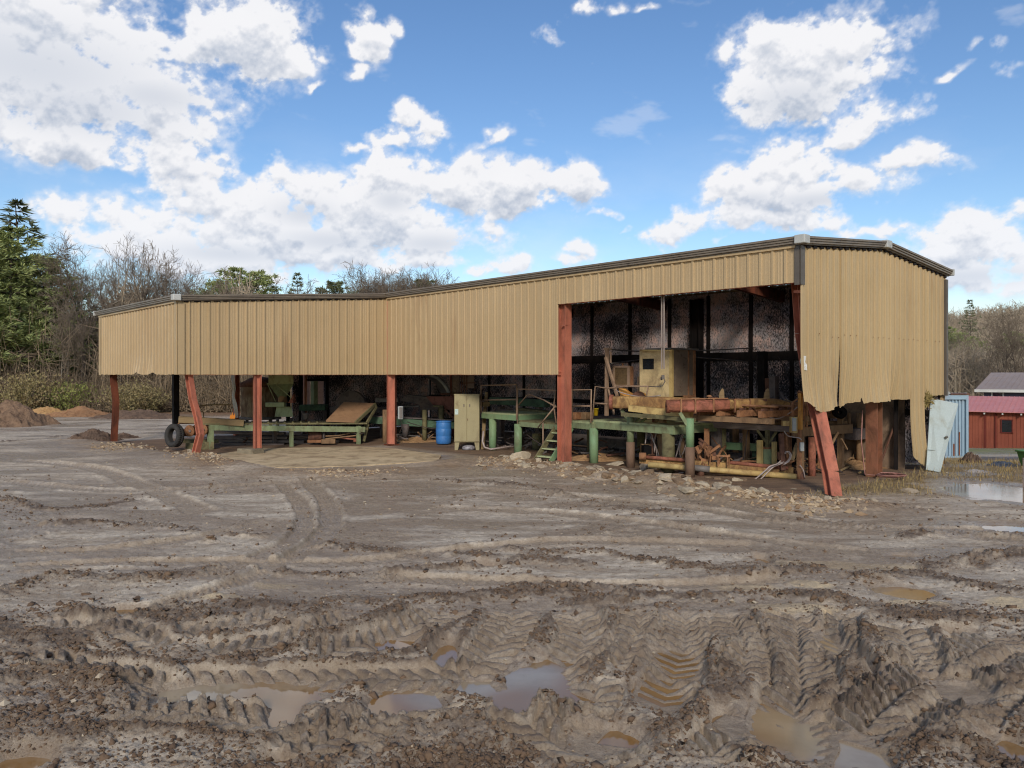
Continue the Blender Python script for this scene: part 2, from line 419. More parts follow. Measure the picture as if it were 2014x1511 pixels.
    return h, dark, wet, tan, soil * (1 - ins), np.clip(straw, 0, 1), np.clip(leaf, 0, 1), ins, green, strip, rough * (1 - .85 * lugm)

def build_ground():
    pr = np.arange(415, 31, -.5)                         # finer towards the yard in front, coarser far away
    ys = np.concatenate([[-60, -40, -25, -15, -9, -5, -2, 0, 1.5, 2.6, 3.4, 4.0, 4.5, 4.8], 799 * EYE / pr, [70, 75, 82, 90, 100, 115, 135, 160, 200, 260, 350, 500, 700, 900]])
    ks = np.concatenate([[-2.8, -2, -1.5, -1.2, -1.0, -.9, -.8], np.linspace(-.735, .735, 1080), [.8, .9, 1.0, 1.2, 1.5, 2, 2.8]])
    Y, K = np.meshgrid(ys, ks, indexing='ij')
    X = K * np.sqrt(Y * Y + 9) * np.where(np.abs(K) > 1.2, 1 + 3 * np.exp(-np.abs(Y) / 12), 1)
    out = ground_fields(X.ravel(), Y.ravel())
    h = out[0]
    nr, nc = Y.shape
    co = np.stack([X.ravel(), Y.ravel(), h], 1).astype(np.float32)
    i = np.arange(nr - 1)[:, None] * nc + np.arange(nc - 1)[None, :]
    quads = np.stack([i, i + 1, i + 1 + nc, i + nc], -1).reshape(-1, 4)
    me = bpy.data.meshes.new('ground')
    me.vertices.add(len(co)); me.vertices.foreach_set('co', co.ravel())
    me.loops.add(quads.size); me.loops.foreach_set('vertex_index', quads.ravel().astype(np.int32))
    me.polygons.add(len(quads)); me.polygons.foreach_set('loop_start', (np.arange(len(quads)) * 4).astype(np.int32))
    me.polygons.foreach_set('use_smooth', np.ones(len(quads), dtype=bool))
    me.update(calc_edges=True)
    for nm, (a, b, c) in (('soil_a', out[1:4]), ('soil_b', out[4:7]), ('soil_c', out[7:10])):
        at = me.attributes.new(nm, 'FLOAT_COLOR', 'POINT')
        at.data.foreach_set('color', np.stack([a, b, c, np.ones_like(a)], 1).astype(np.float32).ravel())
    o = bpy.data.objects.new('ground', me); C.objects.link(o)
    tag(o, 'churned brown mud yard with tyre ruts and puddles', 'ground', kind='structure')
    return o
def ground_h(x, y):
    return float(ground_fields(np.array([x]), np.array([y]))[0][0])

def ground_material():
    m, nt, N, L = nt_new('mud')
    co = mapped(nt)
    at = {}
    for nm in ('soil_a', 'soil_b', 'soil_c'):
        a = N.new('ShaderNodeAttribute'); a.attribute_name = nm
        s = N.new('ShaderNodeSeparateColor'); L.new(a.outputs[0], s.inputs[0]); at[nm] = s.outputs
    n1 = noise(nt, mapped(nt, (.42, 1.7, 1)), 1.5, 9, .72); n2 = noise(nt, co, 9, 8, .7); n3 = noise(nt, co, 60, 8, .8)
    c = mixc(nt, ramp(nt, n1, .36, .62), lin((165, 147, 126)), lin((218, 202, 179)))
    c = mixc(nt, ramp(nt, n2, .38, .72, 0, .7), c, lin((132, 110, 88)))
    c = mixc(nt, math_(nt, 'MULTIPLY', at['soil_a'][0], ramp(nt, n2, .2, .7, .55, 1)), c, lin((97, 79, 64)))
    c = mixc(nt, at['soil_b'][0], c, mixc(nt, ramp(nt, n2, .35, .65), lin((158, 128, 95)), lin((116, 92, 68))))
    c = mixc(nt, math_(nt, 'MULTIPLY', at['soil_a'][2], ramp(nt, n2, .2, .6, .5, 1)), c, lin((214, 190, 152)))
    c = mixc(nt, at['soil_b'][1], c, mixc(nt, ramp(nt, n2, .35, .65), lin((156, 130, 92)), lin((116, 98, 66))))
    c = mixc(nt, at['soil_b'][2], c, mixc(nt, ramp(nt, n2, .35, .65), lin((150, 112, 78)), lin((102, 78, 56))))
    c = mixc(nt, at['soil_c'][1], c, mixc(nt, ramp(nt, n1, .35, .65), lin((138, 130, 78)), lin((112, 118, 66))))
    c = mixc(nt, at['soil_c'][2], c, lin((88, 80, 76)))
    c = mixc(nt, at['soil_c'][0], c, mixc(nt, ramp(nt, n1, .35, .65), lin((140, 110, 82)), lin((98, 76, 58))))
    wet = math_(nt, 'MULTIPLY', at['soil_a'][1], ramp(nt, n1, .25, .55, .35, 1))
    c = mixc(nt, math_(nt, 'MULTIPLY', wet, .5), c, lin((124, 103, 83)))
    v = N.new('ShaderNodeTexVoronoi'); v.inputs['Scale'].default_value = 38; L.new(co, v.inputs['Vector'])
    sc = N.new('ShaderNodeSeparateColor'); L.new(v.outputs['Color'], sc.inputs[0])
    peb = math_(nt, 'MULTIPLY', ramp(nt, sc.outputs[0], .93, .95), ramp(nt, v.outputs['Distance'], .42, .25))
    c = mixc(nt, math_(nt, 'MULTIPLY', peb, .6), c, mixc(nt, sc.outputs[1], lin((180, 160, 132)), lin((140, 112, 84))))
    rough = math_(nt, 'SUBTRACT', ramp(nt, n2, .2, .8, .78, .95), math_(nt, 'MULTIPLY', wet, .66))
    bh = math_(nt, 'ADD', n2, math_(nt, 'MULTIPLY', n3, .9))
    c = mixc(nt, ramp(nt, n3, .50, .66, 0, .55), c, lin((92, 74, 58)))
    c = mixc(nt, ramp(nt, n3, .44, .32, 0, .45), c, lin((214, 192, 164)))
    bh = math_(nt, 'ADD', bh, math_(nt, 'MULTIPLY', peb, .25))
    principled(nt, c, rough, bh, .8, .03, .5)
    return m
GROUND = build_ground()
GROUND.data.materials.append(ground_material())

def water_material():
    m, nt, N, L = nt_new('muddy_water')
    co = mapped(nt)
    c = mixc(nt, ramp(nt, noise(nt, co, .55, 2, .5), .47, .62), lin((140, 104, 60)), lin((162, 146, 122)))
    c = mixc(nt, ramp(nt, noise(nt, co, 3, 4, .6), .4, .7, 0, .4), c, lin((130, 108, 78)))
    p = principled(nt, c, .06, noise(nt, co, 5, 2, .5), .02, .01, .6)
    p.inputs['IOR'].default_value = 1.5
    return m
wm = MB(); wm.add([(-17, 3, WATER), (17, 3, WATER), (17, 21.5, WATER), (-17, 21.5, WATER)], [(0, 1, 2, 3)])
tag(wm.build('puddle_water', water_material()), 'muddy rain water lying in the ruts of the yard', 'water', kind='structure')

# concrete apron before the open wing
sl = [tuple(G(a, b)[:2]) for a, b in SLAB]
ms = MB(); ms.prism([(x, y, .028) for x, y in sl], (0, 0, -.15))
CONC = worn('old_concrete', (206, 184, 148), (190, 167, 132), (122, 100, 76), .9, 1.0, (1, 1, 1), .85, .3, .2, 30)
tag(ms.build('concrete_apron', CONC), 'worn tan concrete apron in front of the open wing', 'pavement', kind='structure')
# ---------------------------------------------------------------- the metal shed
TANW = worn('tan_wall_paint', (184, 159, 121), (177, 152, 114), (150, 118, 86), .35, .5, (1, 1, .08), .5, .06, .35, 30)
TANG = worn('tan_gable_paint', (184, 159, 118), (176, 152, 112), (130, 104, 74), .35, .6, (1, 1, .10), .5, .06, .35, 30)
TRIM = worn('grey_brown_trim', (126, 114, 100), (110, 99, 87), (70, 62, 54), .4, 2, (1, 1, 1), .45, .05, .4)
DTRIM = worn('dark_brown_trim', (98, 90, 82), None, (60, 52, 44), .3, 2, (1, 1, .3), .5, .05, .4)
CAP = worn('pale_cap', (188, 188, 182), (170, 170, 166), (120, 112, 104), .3, 4, (1, 1, 1), .5, .05, .4)
ORANGE = worn('red_oxide_primer', (186, 114, 90), (164, 96, 76), (104, 70, 56), .85, 2.2, (1, 1, .25), .65, .15, .25)
ORANGED = worn('sooty_primer', (120, 66, 46), (92, 52, 38), (34, 26, 24), .9, 1.6, (1, 1, .3), .75, .2, .2)
SOOTP = worn('sooty_post', (30, 26, 26), (40, 32, 29), (15, 13, 13), .8, 2, (1, 1, .3), .8, .3, .2)
RUSTSC = worn('rusty_screw', (128, 88, 58), None, (90, 60, 42), .5, 8, (1, 1, 1), .8, .1, .2)
ROOFM = worn('roof_sheet', (120, 112, 102), None, (80, 74, 68), .4, 1, (1, 1, 1), .5, .05, .4)
ROOFIN = worn('sooty_underside', (60, 54, 54), None, (30, 27, 27), .8, 1, (1, 1, 1), .9, .1, .1)

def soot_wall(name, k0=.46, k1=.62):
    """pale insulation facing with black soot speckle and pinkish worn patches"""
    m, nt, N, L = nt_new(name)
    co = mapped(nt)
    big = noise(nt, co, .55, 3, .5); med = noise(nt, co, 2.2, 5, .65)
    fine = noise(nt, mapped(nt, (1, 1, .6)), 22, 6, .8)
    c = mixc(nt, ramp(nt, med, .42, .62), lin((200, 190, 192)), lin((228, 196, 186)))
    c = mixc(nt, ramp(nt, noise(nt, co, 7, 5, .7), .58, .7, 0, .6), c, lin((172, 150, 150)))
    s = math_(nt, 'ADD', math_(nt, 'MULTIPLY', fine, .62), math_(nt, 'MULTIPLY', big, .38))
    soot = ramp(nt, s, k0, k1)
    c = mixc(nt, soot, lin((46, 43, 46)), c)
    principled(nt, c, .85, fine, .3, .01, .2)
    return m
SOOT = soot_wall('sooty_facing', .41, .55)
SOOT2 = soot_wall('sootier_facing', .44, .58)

shed = thing('metal_shed', 'long tan ribbed metal shed with torn lower walls and open bays on red posts', 'shed', B(0, 0, 0))
EAVE, LOW = 5.6, 2.6 + 2.44           # gutter tops
L1, WID = 16.32, 8.15
WU, WV = -8.42, -7.52
def roofz(v):
    return EAVE + (v * .0835 if v > 0 else v * (EAVE - LOW) / 7.52) if v < WID / 2 else EAVE + (WID - v) * .0835
RIB = [(0, 0), (.014, .035), (.060, .035), (.08, 0), (.145, 0), (.152, .006), (.162, .006), (.169, 0), (.225, 0), (.232, .006), (.242, .006), (.249, 0)]
def ribbed(a, b, fbot, ftop, out, rows=2, bend=None, smin=0, smax=None, rib=.3048):
    """ribbed sheet from a to b (points at z=0), out = outward normal; fbot/ftop(s) give its edge heights"""
    d = (b - a); ln = d.length; d = d / ln; mb = MB(); cols = []
    s0 = 0.0
    while s0 < ln:
        for ds, o in RIB:
            s = s0 + ds * rib / .3048
            if s <= ln: cols.append((s, o))
        s0 += rib
    cols.append((ln, 0))
    hi_ = smax if smax is not None else ln
    cols = sorted([c for c in cols if smin < c[0] < hi_] + [(smin, 0), (hi_, 0)])
    for s, o in cols:
        zb, zt = fbot(s), ftop(s)
        for r in range(rows):
            t = r / (rows - 1); z = zb + (zt - zb) * t
            p = a + d * s + out * o + Z * z
            if bend: p = p + bend(s, z, t, d)
            mb.v.append(tuple(p))
    for i in range(len(cols) - 1):
        for r in range(rows - 1):
            k = i * rows + r
            mb.f.append((k, k + rows, k + rows + 1, k + 1))
    mb.sheet = [int(c[0] / .914) for c in cols for _ in range(rows)]
    return mb
_ob = MB.build
def _build(self, name, mat, parent=None, *a, **k):
    o = _ob(self, name, mat, parent, *a, **k)
    if hasattr(self, 'sheet'):
        r = random.Random(len(self.v)); t = [r.uniform(0, 1) for _ in range(80)]
        at = o.data.attributes.new('sheet', 'FLOAT', 'POINT'); at.data.foreach_set('value', np.array([t[q] for q in self.sheet], np.float32))
    return o
MB.build = _build
def sheet_tint(m):
    nt = m.node_tree; p = next(n for n in nt.nodes if n.type == 'BSDF_PRINCIPLED'); src = p.inputs['Base Color'].links[0].from_socket
    a = nt.nodes.new('ShaderNodeAttribute'); a.attribute_name = 'sheet'
    c = mixc(nt, ramp(nt, a.outputs['Fac'], 0, 1, 0, .10), src, lin((120, 92, 62)))
    run = ramp(nt, noise(nt, mapped(nt, (5, 5, .12)), 3.2, 6, .7), .60, .74, 0, .26)
    c = mixc(nt, run, c, lin((142, 100, 66)))
    nt.links.new(c, p.inputs['Base Color'])
sheet_tint(TANW); sheet_tint(TANG)
def solid(o, t=.004):
    m = o.modifiers.new('thickness', 'SOLIDIFY'); m.thickness = t; m.offset = -1; return o
nU, nV = UD.copy(), -VD                                 # outward normals of the gable faces and of the long faces
rngj = random.Random(5)
jag = [rngj.uniform(-1, 1) for _ in range(400)]
def jg(s, f=9.0):
    x = s * f; i = int(x) % 398; t = x - int(x); return jag[i] * (1 - t) + jag[i + 1] * t
# low eave face of the wing
def bend_w(s, z, t, d):
    k = max(0, 1 - (z - 2.6) / .7)
    g = math.exp(-((s - 4.75) / .55) ** 2) + .8 * math.exp(-((s - 5.9) / .3) ** 2)
    return nV * (.10 * g * k ** 2 + .01 * jg(s, 2) * k)
def bot_w(s):
    return 2.6 + .012 * jg(s) + (.09 * max(0, 1 - abs(s - 4.75) / .4) if 4.3 < s < 5.2 else 0) + (.07 * max(0, 1 - abs(s - 6.2) / .3))
solid(ribbed(B(WU, WV), B(0, WV), bot_w, lambda s: LOW - .2, nV, 9, bend_w).build('wall_panel', TANW, shed))
solid(ribbed(B(0, WV), B(0, 0), lambda s: 2.6 + .004 * jg(s), lambda s: roofz(WV + s) - .2, nU, 2).build('wall_panel', TANW, shed))
UO = u_at(1098, 0)                                       # left jamb of the big opening
solid(ribbed(B(0, 0), B(UO, 0), lambda s: 2.6 + .004 * jg(s), lambda s: EAVE - .2, nV, 2).build('wall_panel', TANW, shed))
solid(ribbed(B(UO, 0), B(L1, 0), lambda s: 4.61, lambda s: EAVE - .2, nV, 2).build('lintel_panel', TANW, shed))
# torn gable
def gv(px): return v_at(px, L1)
def gz(px, py):
    return EYE - (py - HY) / F * B(L1, gv(px)).y
TORN = [(1578, 790), (1594, 806), (1607, 811), (1622, 809), (1632, 803), (1639, 799), (1652, 797)]
TORN2 = [(1653, 799), (1659, 803), (1668, 795), (1677, 793), (1689, 791), (1691, 780), (1694, 794), (1706, 790), (1715, 792), (1731, 790), (1754, 787), (1790, 786)]
def prof(lst):
    q = [(gv(a), gz(a, b)) for a, b in lst]
    def f(s):
        if s <= q[0][0]: return q[0][1]
        for (a, za), (b, zb) in zip(q[:-1], q[1:]):
            if s <= b: return za + (zb - za) * (s - a) / (b - a) + .012 * jg(s, 14)
        return q[-1][1]
    return f
vt = gv(1652); ztear = gz(1651, 662)
def bend_g(s, z, t, d, right=False):
    k = max(0, min(1, (3.35 - z) / 1.6)); e = max(0, min(1, (2.75 - z) / .9))
    off = nU * (k * k * (.11 * math.sin(s * 2.1 + .4) + .07 * math.sin(s * 4.7 + 1)) * (1 if s < 5.2 else max(0, 1 - (s - 5.2) / 1.2)) + e * e * .07 * jg(s, 2.3))
    gap = max(0, min(1, (ztear - z) / (ztear - 1.9)))
    if not right: off += d * (-.015 * gap * max(0, s / vt)) + nU * (-.02 * gap * max(0, 1 - (vt - s) / .5))
    else: off += d * (.02 * gap * max(0, 1 - (s - vt) / 2)) + nU * (.015 * gap * max(0, 1 - (s - vt) / .4))
    return off
top_g = lambda s: roofz(max(s, .0)) - .22
vA, vB = gv(1790), gv(1817)
ga, gb = B(L1, 0), B(L1, WID)
solid(ribbed(ga, gb, prof(TORN), top_g, nU, 34, bend_g, 0, vt, .3).build('gable_panel', TANG, shed))
solid(ribbed(ga, gb, prof(TORN2), top_g, nU, 34, lambda s, z, t, d: bend_g(s, z, t, d, True), vt, vA, .3).build('gable_panel', TANG, shed))
def bend_s(s, z, t, d):
    k = max(0, min(1, (1.9 - z) / 1.9)); c = max(0, (.55 - z) / .55)
    return d * (.10 * k * k) + nU * (.10 * k * k + c * c * .22 * (1 - (s - vA) / (vB - vA)) * -1) + Z * 0
solid(ribbed(ga, gb, lambda s: .06 + .38 * max(0, 1 - (s - vA) / (vB - vA)) ** 1.2, top_g, nU, 26, bend_s, vA, vB, .3).build('gable_panel', TANG, shed))
solid(ribbed(ga, gb, lambda s: 2.02 + .01 * jg(s), top_g, nU, 2, None, vB, WID - .02, .3).build('gable_panel', TANG, shed))
# far faces (hidden from the front but they close the building)
solid(ribbed(B(L1, WID), B(WU, WID), lambda s: .05, lambda s: EAVE - .03, VD, 2).build('rear_cladding', TANW, shed))
# roof: one sheet per slope
mb = MB(); mb.add([B(WU, WV, LOW), B(0, WV, LOW), B(0, 0, EAVE), B(L1, 0, EAVE), B(L1, WID / 2, roofz(WID / 2)), B(WU, WID / 2, roofz(WID / 2)), B(WU, 0, EAVE), B(0, WID / 2, roofz(WID / 2))],
                  [(0, 1, 2, 6), (6, 2, 7, 5), (2, 3, 4, 7)])
solid(mb.build('roof', ROOFM, shed), .03)
# rear slope: unseen opening added beside the ridge to let sky light into the bay
def rs(u0, u1, v0, v1): mb.add([B(u0, v0, roofz(v0)), B(u1, v0, roofz(v0)), B(u1, v1, roofz(v1)), B(u0, v1, roofz(v1))], [(0, 1, 2, 3)])
mb = MB(); VR = WID / 2 + .002; rs(WU, L1, VR, 4.5); rs(WU, L1, 5.7, WID - .002); rs(WU, -4, 4.5, 5.7); rs(.6, 2.0, 4.5, 5.7); rs(7.4, 8.2, 4.5, 5.7); rs(15.9, L1, 4.5, 5.7)
solid(mb.build('roof', ROOFM, shed), .03)
# underside lining and purlins
mb = MB()
for v in np.arange(-7.0, 8.0, 1.5):
    mb.beam(B(WU + .1, v, roofz(v) - .16), B(0 - .1 if v < 0 else L1 - .1, v, roofz(v) - .16), .07, .2)
mb.build('purlin', ROOFIN, shed)
for u in (-8.2, -3.0, 1.8, 6.6, 11.4):
    a = B(u, WV + .2, LOW - .45) if u < 0 else B(u, .2, EAVE - .45)
    mb = MB(); mb.beam(a, B(u, WID / 2, roofz(WID / 2) - .45), .16, .35); mb.beam(B(u, WID / 2, roofz(WID / 2) - .45), B(u, WID - .2, EAVE - .45), .16, .35)
    mb.build('rafter', ORANGED, shed)
# gutters and rake trims: stepped profile along a line
def gutter(a, b, out, name='gutter', back=True):
    mb = MB(); h = Z
    mb.beam(a + out * .075 - h * .035, b + out * .075 - h * .035, .19, .05)
    mb.beam(a + out * .065 - h * .085, b + out * .065 - h * .085, .155, .05)
    mb.beam(a + out * .055 - h * .135, b + out * .055 - h * .135, .125, .05)
    mb.beam(a + out * .03 - h * .175, b + out * .03 - h * .175, .07, .03)
    return mb.build(name, TRIM, shed, bevel=.006)
gutter(B(WU - .15, WV, LOW), B(.16, WV, LOW), nV)
gutter(B(0, 0, EAVE), B(L1 + .16, 0, EAVE), nV)
def rake(pts, out):
    for a, b in zip(pts[:-1], pts[1:]): gutter(a, b, out, 'rake_trim')
rake([B(0, WV, LOW), B(0, 0, EAVE)], nU)
RZ = roofz(WID / 2)
rake([B(L1, 0, EAVE), B(L1, WID / 2, RZ), B(L1, WID + .15, EAVE - .01)], nU)
mb = MB(); mb.beam(B(WU, WV, LOW - .215) + nV * .03, B(0, WV, LOW - .215) + nV * .03, .06, .05); mb.beam(B(.1, 0, EAVE - .215) + nV * .03, B(L1 - .1, 0, EAVE - .215) + nV * .03, .06, .05)
mb.build('eave_flashing', TANW, shed)
for p, r, sz in ((B(0, WV, LOW) + nU * .08 + nV * .08, ROTU, (.24, .24, .19)), (B(L1, 0, EAVE) + nU * .08 + nV * .08, ROTU, (.25, .25, .19)), (B(L1, WID / 2, RZ) + nU * .08, ROTU, (.215, .3, .19)), (B(WU - .17, WV, LOW) + nV * .08, ROTU, (.07, .22, .19)), (B(L1, WID + .2, EAVE) + nU * .08, ROTU, (.215, .06, .19))):
    MB().box(p - Z * .085, sz, r).build('end_cap', CAP, shed, bevel=.02)
# dark dashes of rib ends under the rake trims
mb = MB()
for v in np.arange(.1, WID - .1, .3):
    mb.box(B(L1, v + .19, roofz(v + .19) - .232) + nU * .028, (.03, .15, .05), ROTU)
for v in np.arange(WV + .1, -.2, .3048):
    mb.box(B(0, v + .19, roofz(v + .19) - .215) + nU * .02, (.03, .2, .035), ROTU)
mb.build('rib_trim', SOOTP, shed)
# corner trims
def corner(a, z0, z1, w, mat, dirs):
    mb = MB()
    for d, o in dirs: mb.box(a + d * (w / 2) + o * .036 + Z * ((z0 + z1) / 2), (w if abs(d.dot(UD)) > .5 else .01, .01 if abs(d.dot(UD)) > .5 else w, z1 - z0), ROTU)
    return mb.build('corner_trim', mat, shed)
corner(B(L1, 0) + nV * .002, 4.55, EAVE - .2, .12, DTRIM, [(-UD, nV), (VD * .001 + -nV * .0, nU)])
MB().box(B(L1, .05, (4.55 + EAVE - .22) / 2) + nU * .037, (.012, .13, EAVE - .22 - 4.55), ROTU).build('corner_trim', DTRIM, shed)
MB().box(B(L1, WID - .02, 3.65) + nU * .03, (.09, .12, 3.3), ROTU).build('corner_trim', DTRIM, shed)
corner(B(WU, WV), 2.58, LOW - .22, .24, TANW, [(UD, nV)])
mb = MB(); mb.box(B(-.07, WV, 3.7) + nV * .045, (.18, .02, 2.2), ROTU); mb.box(B(0, WV + .09, 3.7) + nU * .045, (.02, .2, 2.2), ROTU); mb.box(B(.03, WV - .03, 3.7), (.02, .02, 2.2), ROTU)
mb.build('corner_trim', TANW, shed, bevel=.004)
MB().box(B(.02, -.02, 3.95), (.07, .07, 2.7), ROTU).build('corner_trim', TANW, shed)
# bottom channels of the hanging walls
mb = MB(); mb.beam(B(0, WV + .1, 2.61) - nU * .06, B(0, 0, 2.61) - nU * .06, .1, .05); mb.beam(B(.1, 0, 2.61) - nV * .06, B(UO, 0, 2.61) - nV * .06, .1, .05); mb.beam(B(UO, 0, 4.63) - nV * .06, B(L1 - .1, 0, 4.63) - nV * .06, .1, .06)
mb.build('base_channel', ORANGE, shed)

# eave struts closing the gap under the roof edge
for a, b, n_ in ((B(WU, WV + .12, LOW - .17), B(0, WV + .12, LOW - .17), 0), (B(0, .12, EAVE - .17), B(L1, .12, EAVE - .17), 0), (B(-.1, WV, LOW - .17), B(-.1, 0, EAVE - .17), 1), (B(L1 - .1, 0, EAVE - .17), B(L1 - .1, WID / 2, RZ - .17), 1), (B(L1 - .1, WID / 2, RZ - .17), B(L1 - .1, WID, EAVE - .17), 1)):
    MB().beam(a, b, .06, .30).build('eave_strut', ROOFIN, shed)
mb = MB(); rj = random.Random(2)
for s_ in np.arange(.2, WID - .2, .3):
    if rj.random() < .8: mb.box(B(L1, s_ - .03, 3.52 + rj.uniform(-.01, .01) - (.07 if 1.0 < s_ < 1.8 else 0)) + nU * .036, (.012, .022, .02), ROTU)
mb.build('screw_trim', RUSTSC, shed)
# posts: rolled I sections following a line, web facing the viewer's side
def ibeam(mb, pts, wid, dep, fdir, t=.022):
    """fdir: direction across the flanges (flanges are plates facing along fdir)"""
    pts = [Vector(p) for p in pts]; fdir = Vector(fdir).normalized()
    for sgn in (-1, 1):
        for a, b in zip(pts[:-1], pts[1:]):
            d = (b - a).normalized(); x = d.cross(fdir).normalized()
            o = fdir * (sgn * (dep - t) / 2)
            vs = [p + o + sx * x * wid / 2 + sy * fdir * t / 2 for p in (a, b) for sx, sy in ((-1, -1), (1, -1), (1, 1), (-1, 1))]
            mb.add(vs, [(0, 1, 2, 3), (7, 6, 5, 4), (0, 4, 5, 1), (1, 5, 6, 2), (2, 6, 7, 3), (3, 7, 4, 0)])
    for a, b in zip(pts[:-1], pts[1:]):
        d = (b - a).normalized(); x = d.cross(fdir).normalized(); w = dep / 2 - t
        vs = [p + sx * x * t / 2 + sy * fdir * w for p in (a, b) for sx, sy in ((-1, -1), (1, -1), (1, 1), (-1, 1))]
        mb.add(vs, [(0, 1, 2, 3), (7, 6, 5, 4), (0, 4, 5, 1), (1, 5, 6, 2), (2, 6, 7, 3), (3, 7, 4, 0)])
    return mb
def pxline(lst, Y):
    return [W(a, b, y) for (a, b), y in zip(lst, Y if isinstance(Y, (list, tuple)) else [Y] * len(lst))]
# bent post at the far end of the wing's front
ibeam(MB(), pxline([(222, 690), (223, 745), (228, 790), (227, 815), (224, 868)], 30.3), .2, .2, UD).build('post', ORANGED, shed)['label'] = 'rusty buckled post at the far end of the open wing'
MB().beam(W(345, 700, 32.6), W(346, 845, 32.6), .22).build('post', SOOTP, shed)['label'] = 'soot blackened post'
ibeam(MB(), pxline([(370, 690), (372, 742), (379, 785), (389, 822), (394, 855), (388, 878), (384, 897)], [24.9, 24.9, 24.8, 24.7, 24.5, 24.5, 24.5]), .18, .17, Vector((1, -.5, 0))).build('post', ORANGE, shed)['label'] = 'red primer post bent into an S'
v2 = v_at(510, 0)
def spost(u, v, z0, z1, wid=.26, dep=.26, fd=UD, mat=None):
    return ibeam(MB(), [B(u, v, z0), B(u, v, z1)], wid, dep, fd).build('post', mat or ORANGE, shed)
spost(-.16, v2, -.05, 3.2, .26, .22, (VD * 1 + UD * .2))
spost(.1, .16, -.05, 5.3, .24, .3, (VD * .8 + UD * .9))
u4 = u_at(1110, .18)
spost(u4, .18, -.05, 5.35, .26, .32, UD)
for c_, z_ in ((B(u4 + .08, .12, 4.0), (.16, .12, .03)), (B(u4 - .2, .12, 2.68), (.2, .12, .04)), (B(u4 - .2, .1, 3.9), (.1, .1, .03))): MB().box(c_, z_, ROTU).build('clip', ORANGE, shed)
mb = MB(); mb.box(B(u4, .18, .015), (.42, .46, .05), ROTU); mb.build('base_plate', ORANGED, shed)
mb = MB(); mb.box(B(.1, .16, .01), (.42, .42, .05), ROTU); mb.build('base_plate', ORANGED, shed)
# kicked-out corner post
ibeam(MB(), pxline([(1572, 545), (1576, 600), (1580, 655), (1590, 720), (1607, 805), (1632, 925), (1640, 976)], [18.05, 18.05, 18.05, 18.05, 18.0, 17.55, 17.2]), .28, .24, Vector((.25, -1, 0))).build('post', ORANGE, shed)['label'] = 'red corner post kicked outward at its foot'
MB().beam(W(1565, 574, 17.8), W(1579, 574, 17.6), .12, .06).build('clip', ORANGE, shed)
vg = v_at(1719, L1 - .3)
ibeam(MB(), [B(L1 - .3, vg, -.05), B(L1 - .3, vg, 5.4)], .3, .3, VD).build('post', worn('brown_post', (150, 96, 72), (120, 84, 62), (70, 48, 36), .8, 1.6, (1, 1, .4), .75, .25, .2), shed)
# rear posts and other uprights seen through the building
for px, v, mat, w in ((465, -2.2, ORANGE, .2),):
    u = WU + .1; vv = v_at(px, u); spost(u, vv, -.05, 5.3, .22, .2, VD, mat)
u = WU + 1.2; spost(u, v_at(600, u), -.05, 5.3, .12, .14, VD, worn('faded_primer', (190, 140, 118), (170, 120, 100), (96, 66, 52), .6, 2, (1, 1, .3), .7, .2, .2))
u = u_at(889, 4.2); spost(u, 4.2, -.05, 5.3, .1, .14, VD, worn('pink_primer', (168, 112, 104), None, (96, 60, 56), .6, 2, (1, 1, .3), .7, .2, .2))
for u in (8.1, 12.8): spost(u, WID - .3, -.05, 5.3, .3, .4, UD, SOOTP)
# inner sooty lining of the rear wall, in sheets between dark girts
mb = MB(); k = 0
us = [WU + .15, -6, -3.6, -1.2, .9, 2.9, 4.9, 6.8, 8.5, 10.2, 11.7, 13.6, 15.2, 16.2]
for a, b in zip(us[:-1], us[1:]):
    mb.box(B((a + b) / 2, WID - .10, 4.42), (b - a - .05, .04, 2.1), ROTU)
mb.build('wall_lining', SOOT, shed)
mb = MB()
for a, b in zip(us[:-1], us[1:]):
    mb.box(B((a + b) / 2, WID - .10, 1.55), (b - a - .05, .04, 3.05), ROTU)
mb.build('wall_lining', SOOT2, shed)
mb = MB()
mb.beam(B(WU, WID - .13, 3.22), B(L1 - .1, WID - .13, 3.22), .08, .3); mb.beam(B(WU, WID - .13, 1.5), B(L1 - .1, WID - .13, 1.5), .06, .16)
mb.beam(B(WU, WID - .09, 2.7), B(L1 - .1, WID - .09, 2.7), .02, 5.2)
for a in us[1:-1]: mb.box(B(a, WID - .15, 2.75), (.13, .05, 5.3), ROTU)
mb.build('girt', SOOTP, shed)
# far end wall with a window opening
ue = WU + .02
va, vb = v_at(595, ue), v_at(637, ue)
ze0, ze1 = EYE - (797 - HY) / F * B(ue, va).y, EYE - (750 - HY) / F * B(ue, va).y
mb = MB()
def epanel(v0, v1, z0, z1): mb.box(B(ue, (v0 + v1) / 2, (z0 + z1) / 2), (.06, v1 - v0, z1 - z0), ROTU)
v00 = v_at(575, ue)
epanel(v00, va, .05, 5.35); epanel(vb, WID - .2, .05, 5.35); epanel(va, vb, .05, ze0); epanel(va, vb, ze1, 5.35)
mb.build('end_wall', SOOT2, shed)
mb = MB()
for v in (v00 - .25, va - .12, vb + .1): mb.box(B(ue + .08, v, 2.7), (.1, .16, 5.2), ROTU)
mb.box(B(ue + .08, (va + vb) / 2, ze1 + .05), (.1, vb - va, .1), ROTU)
mb.build('girt', SOOTP, shed)
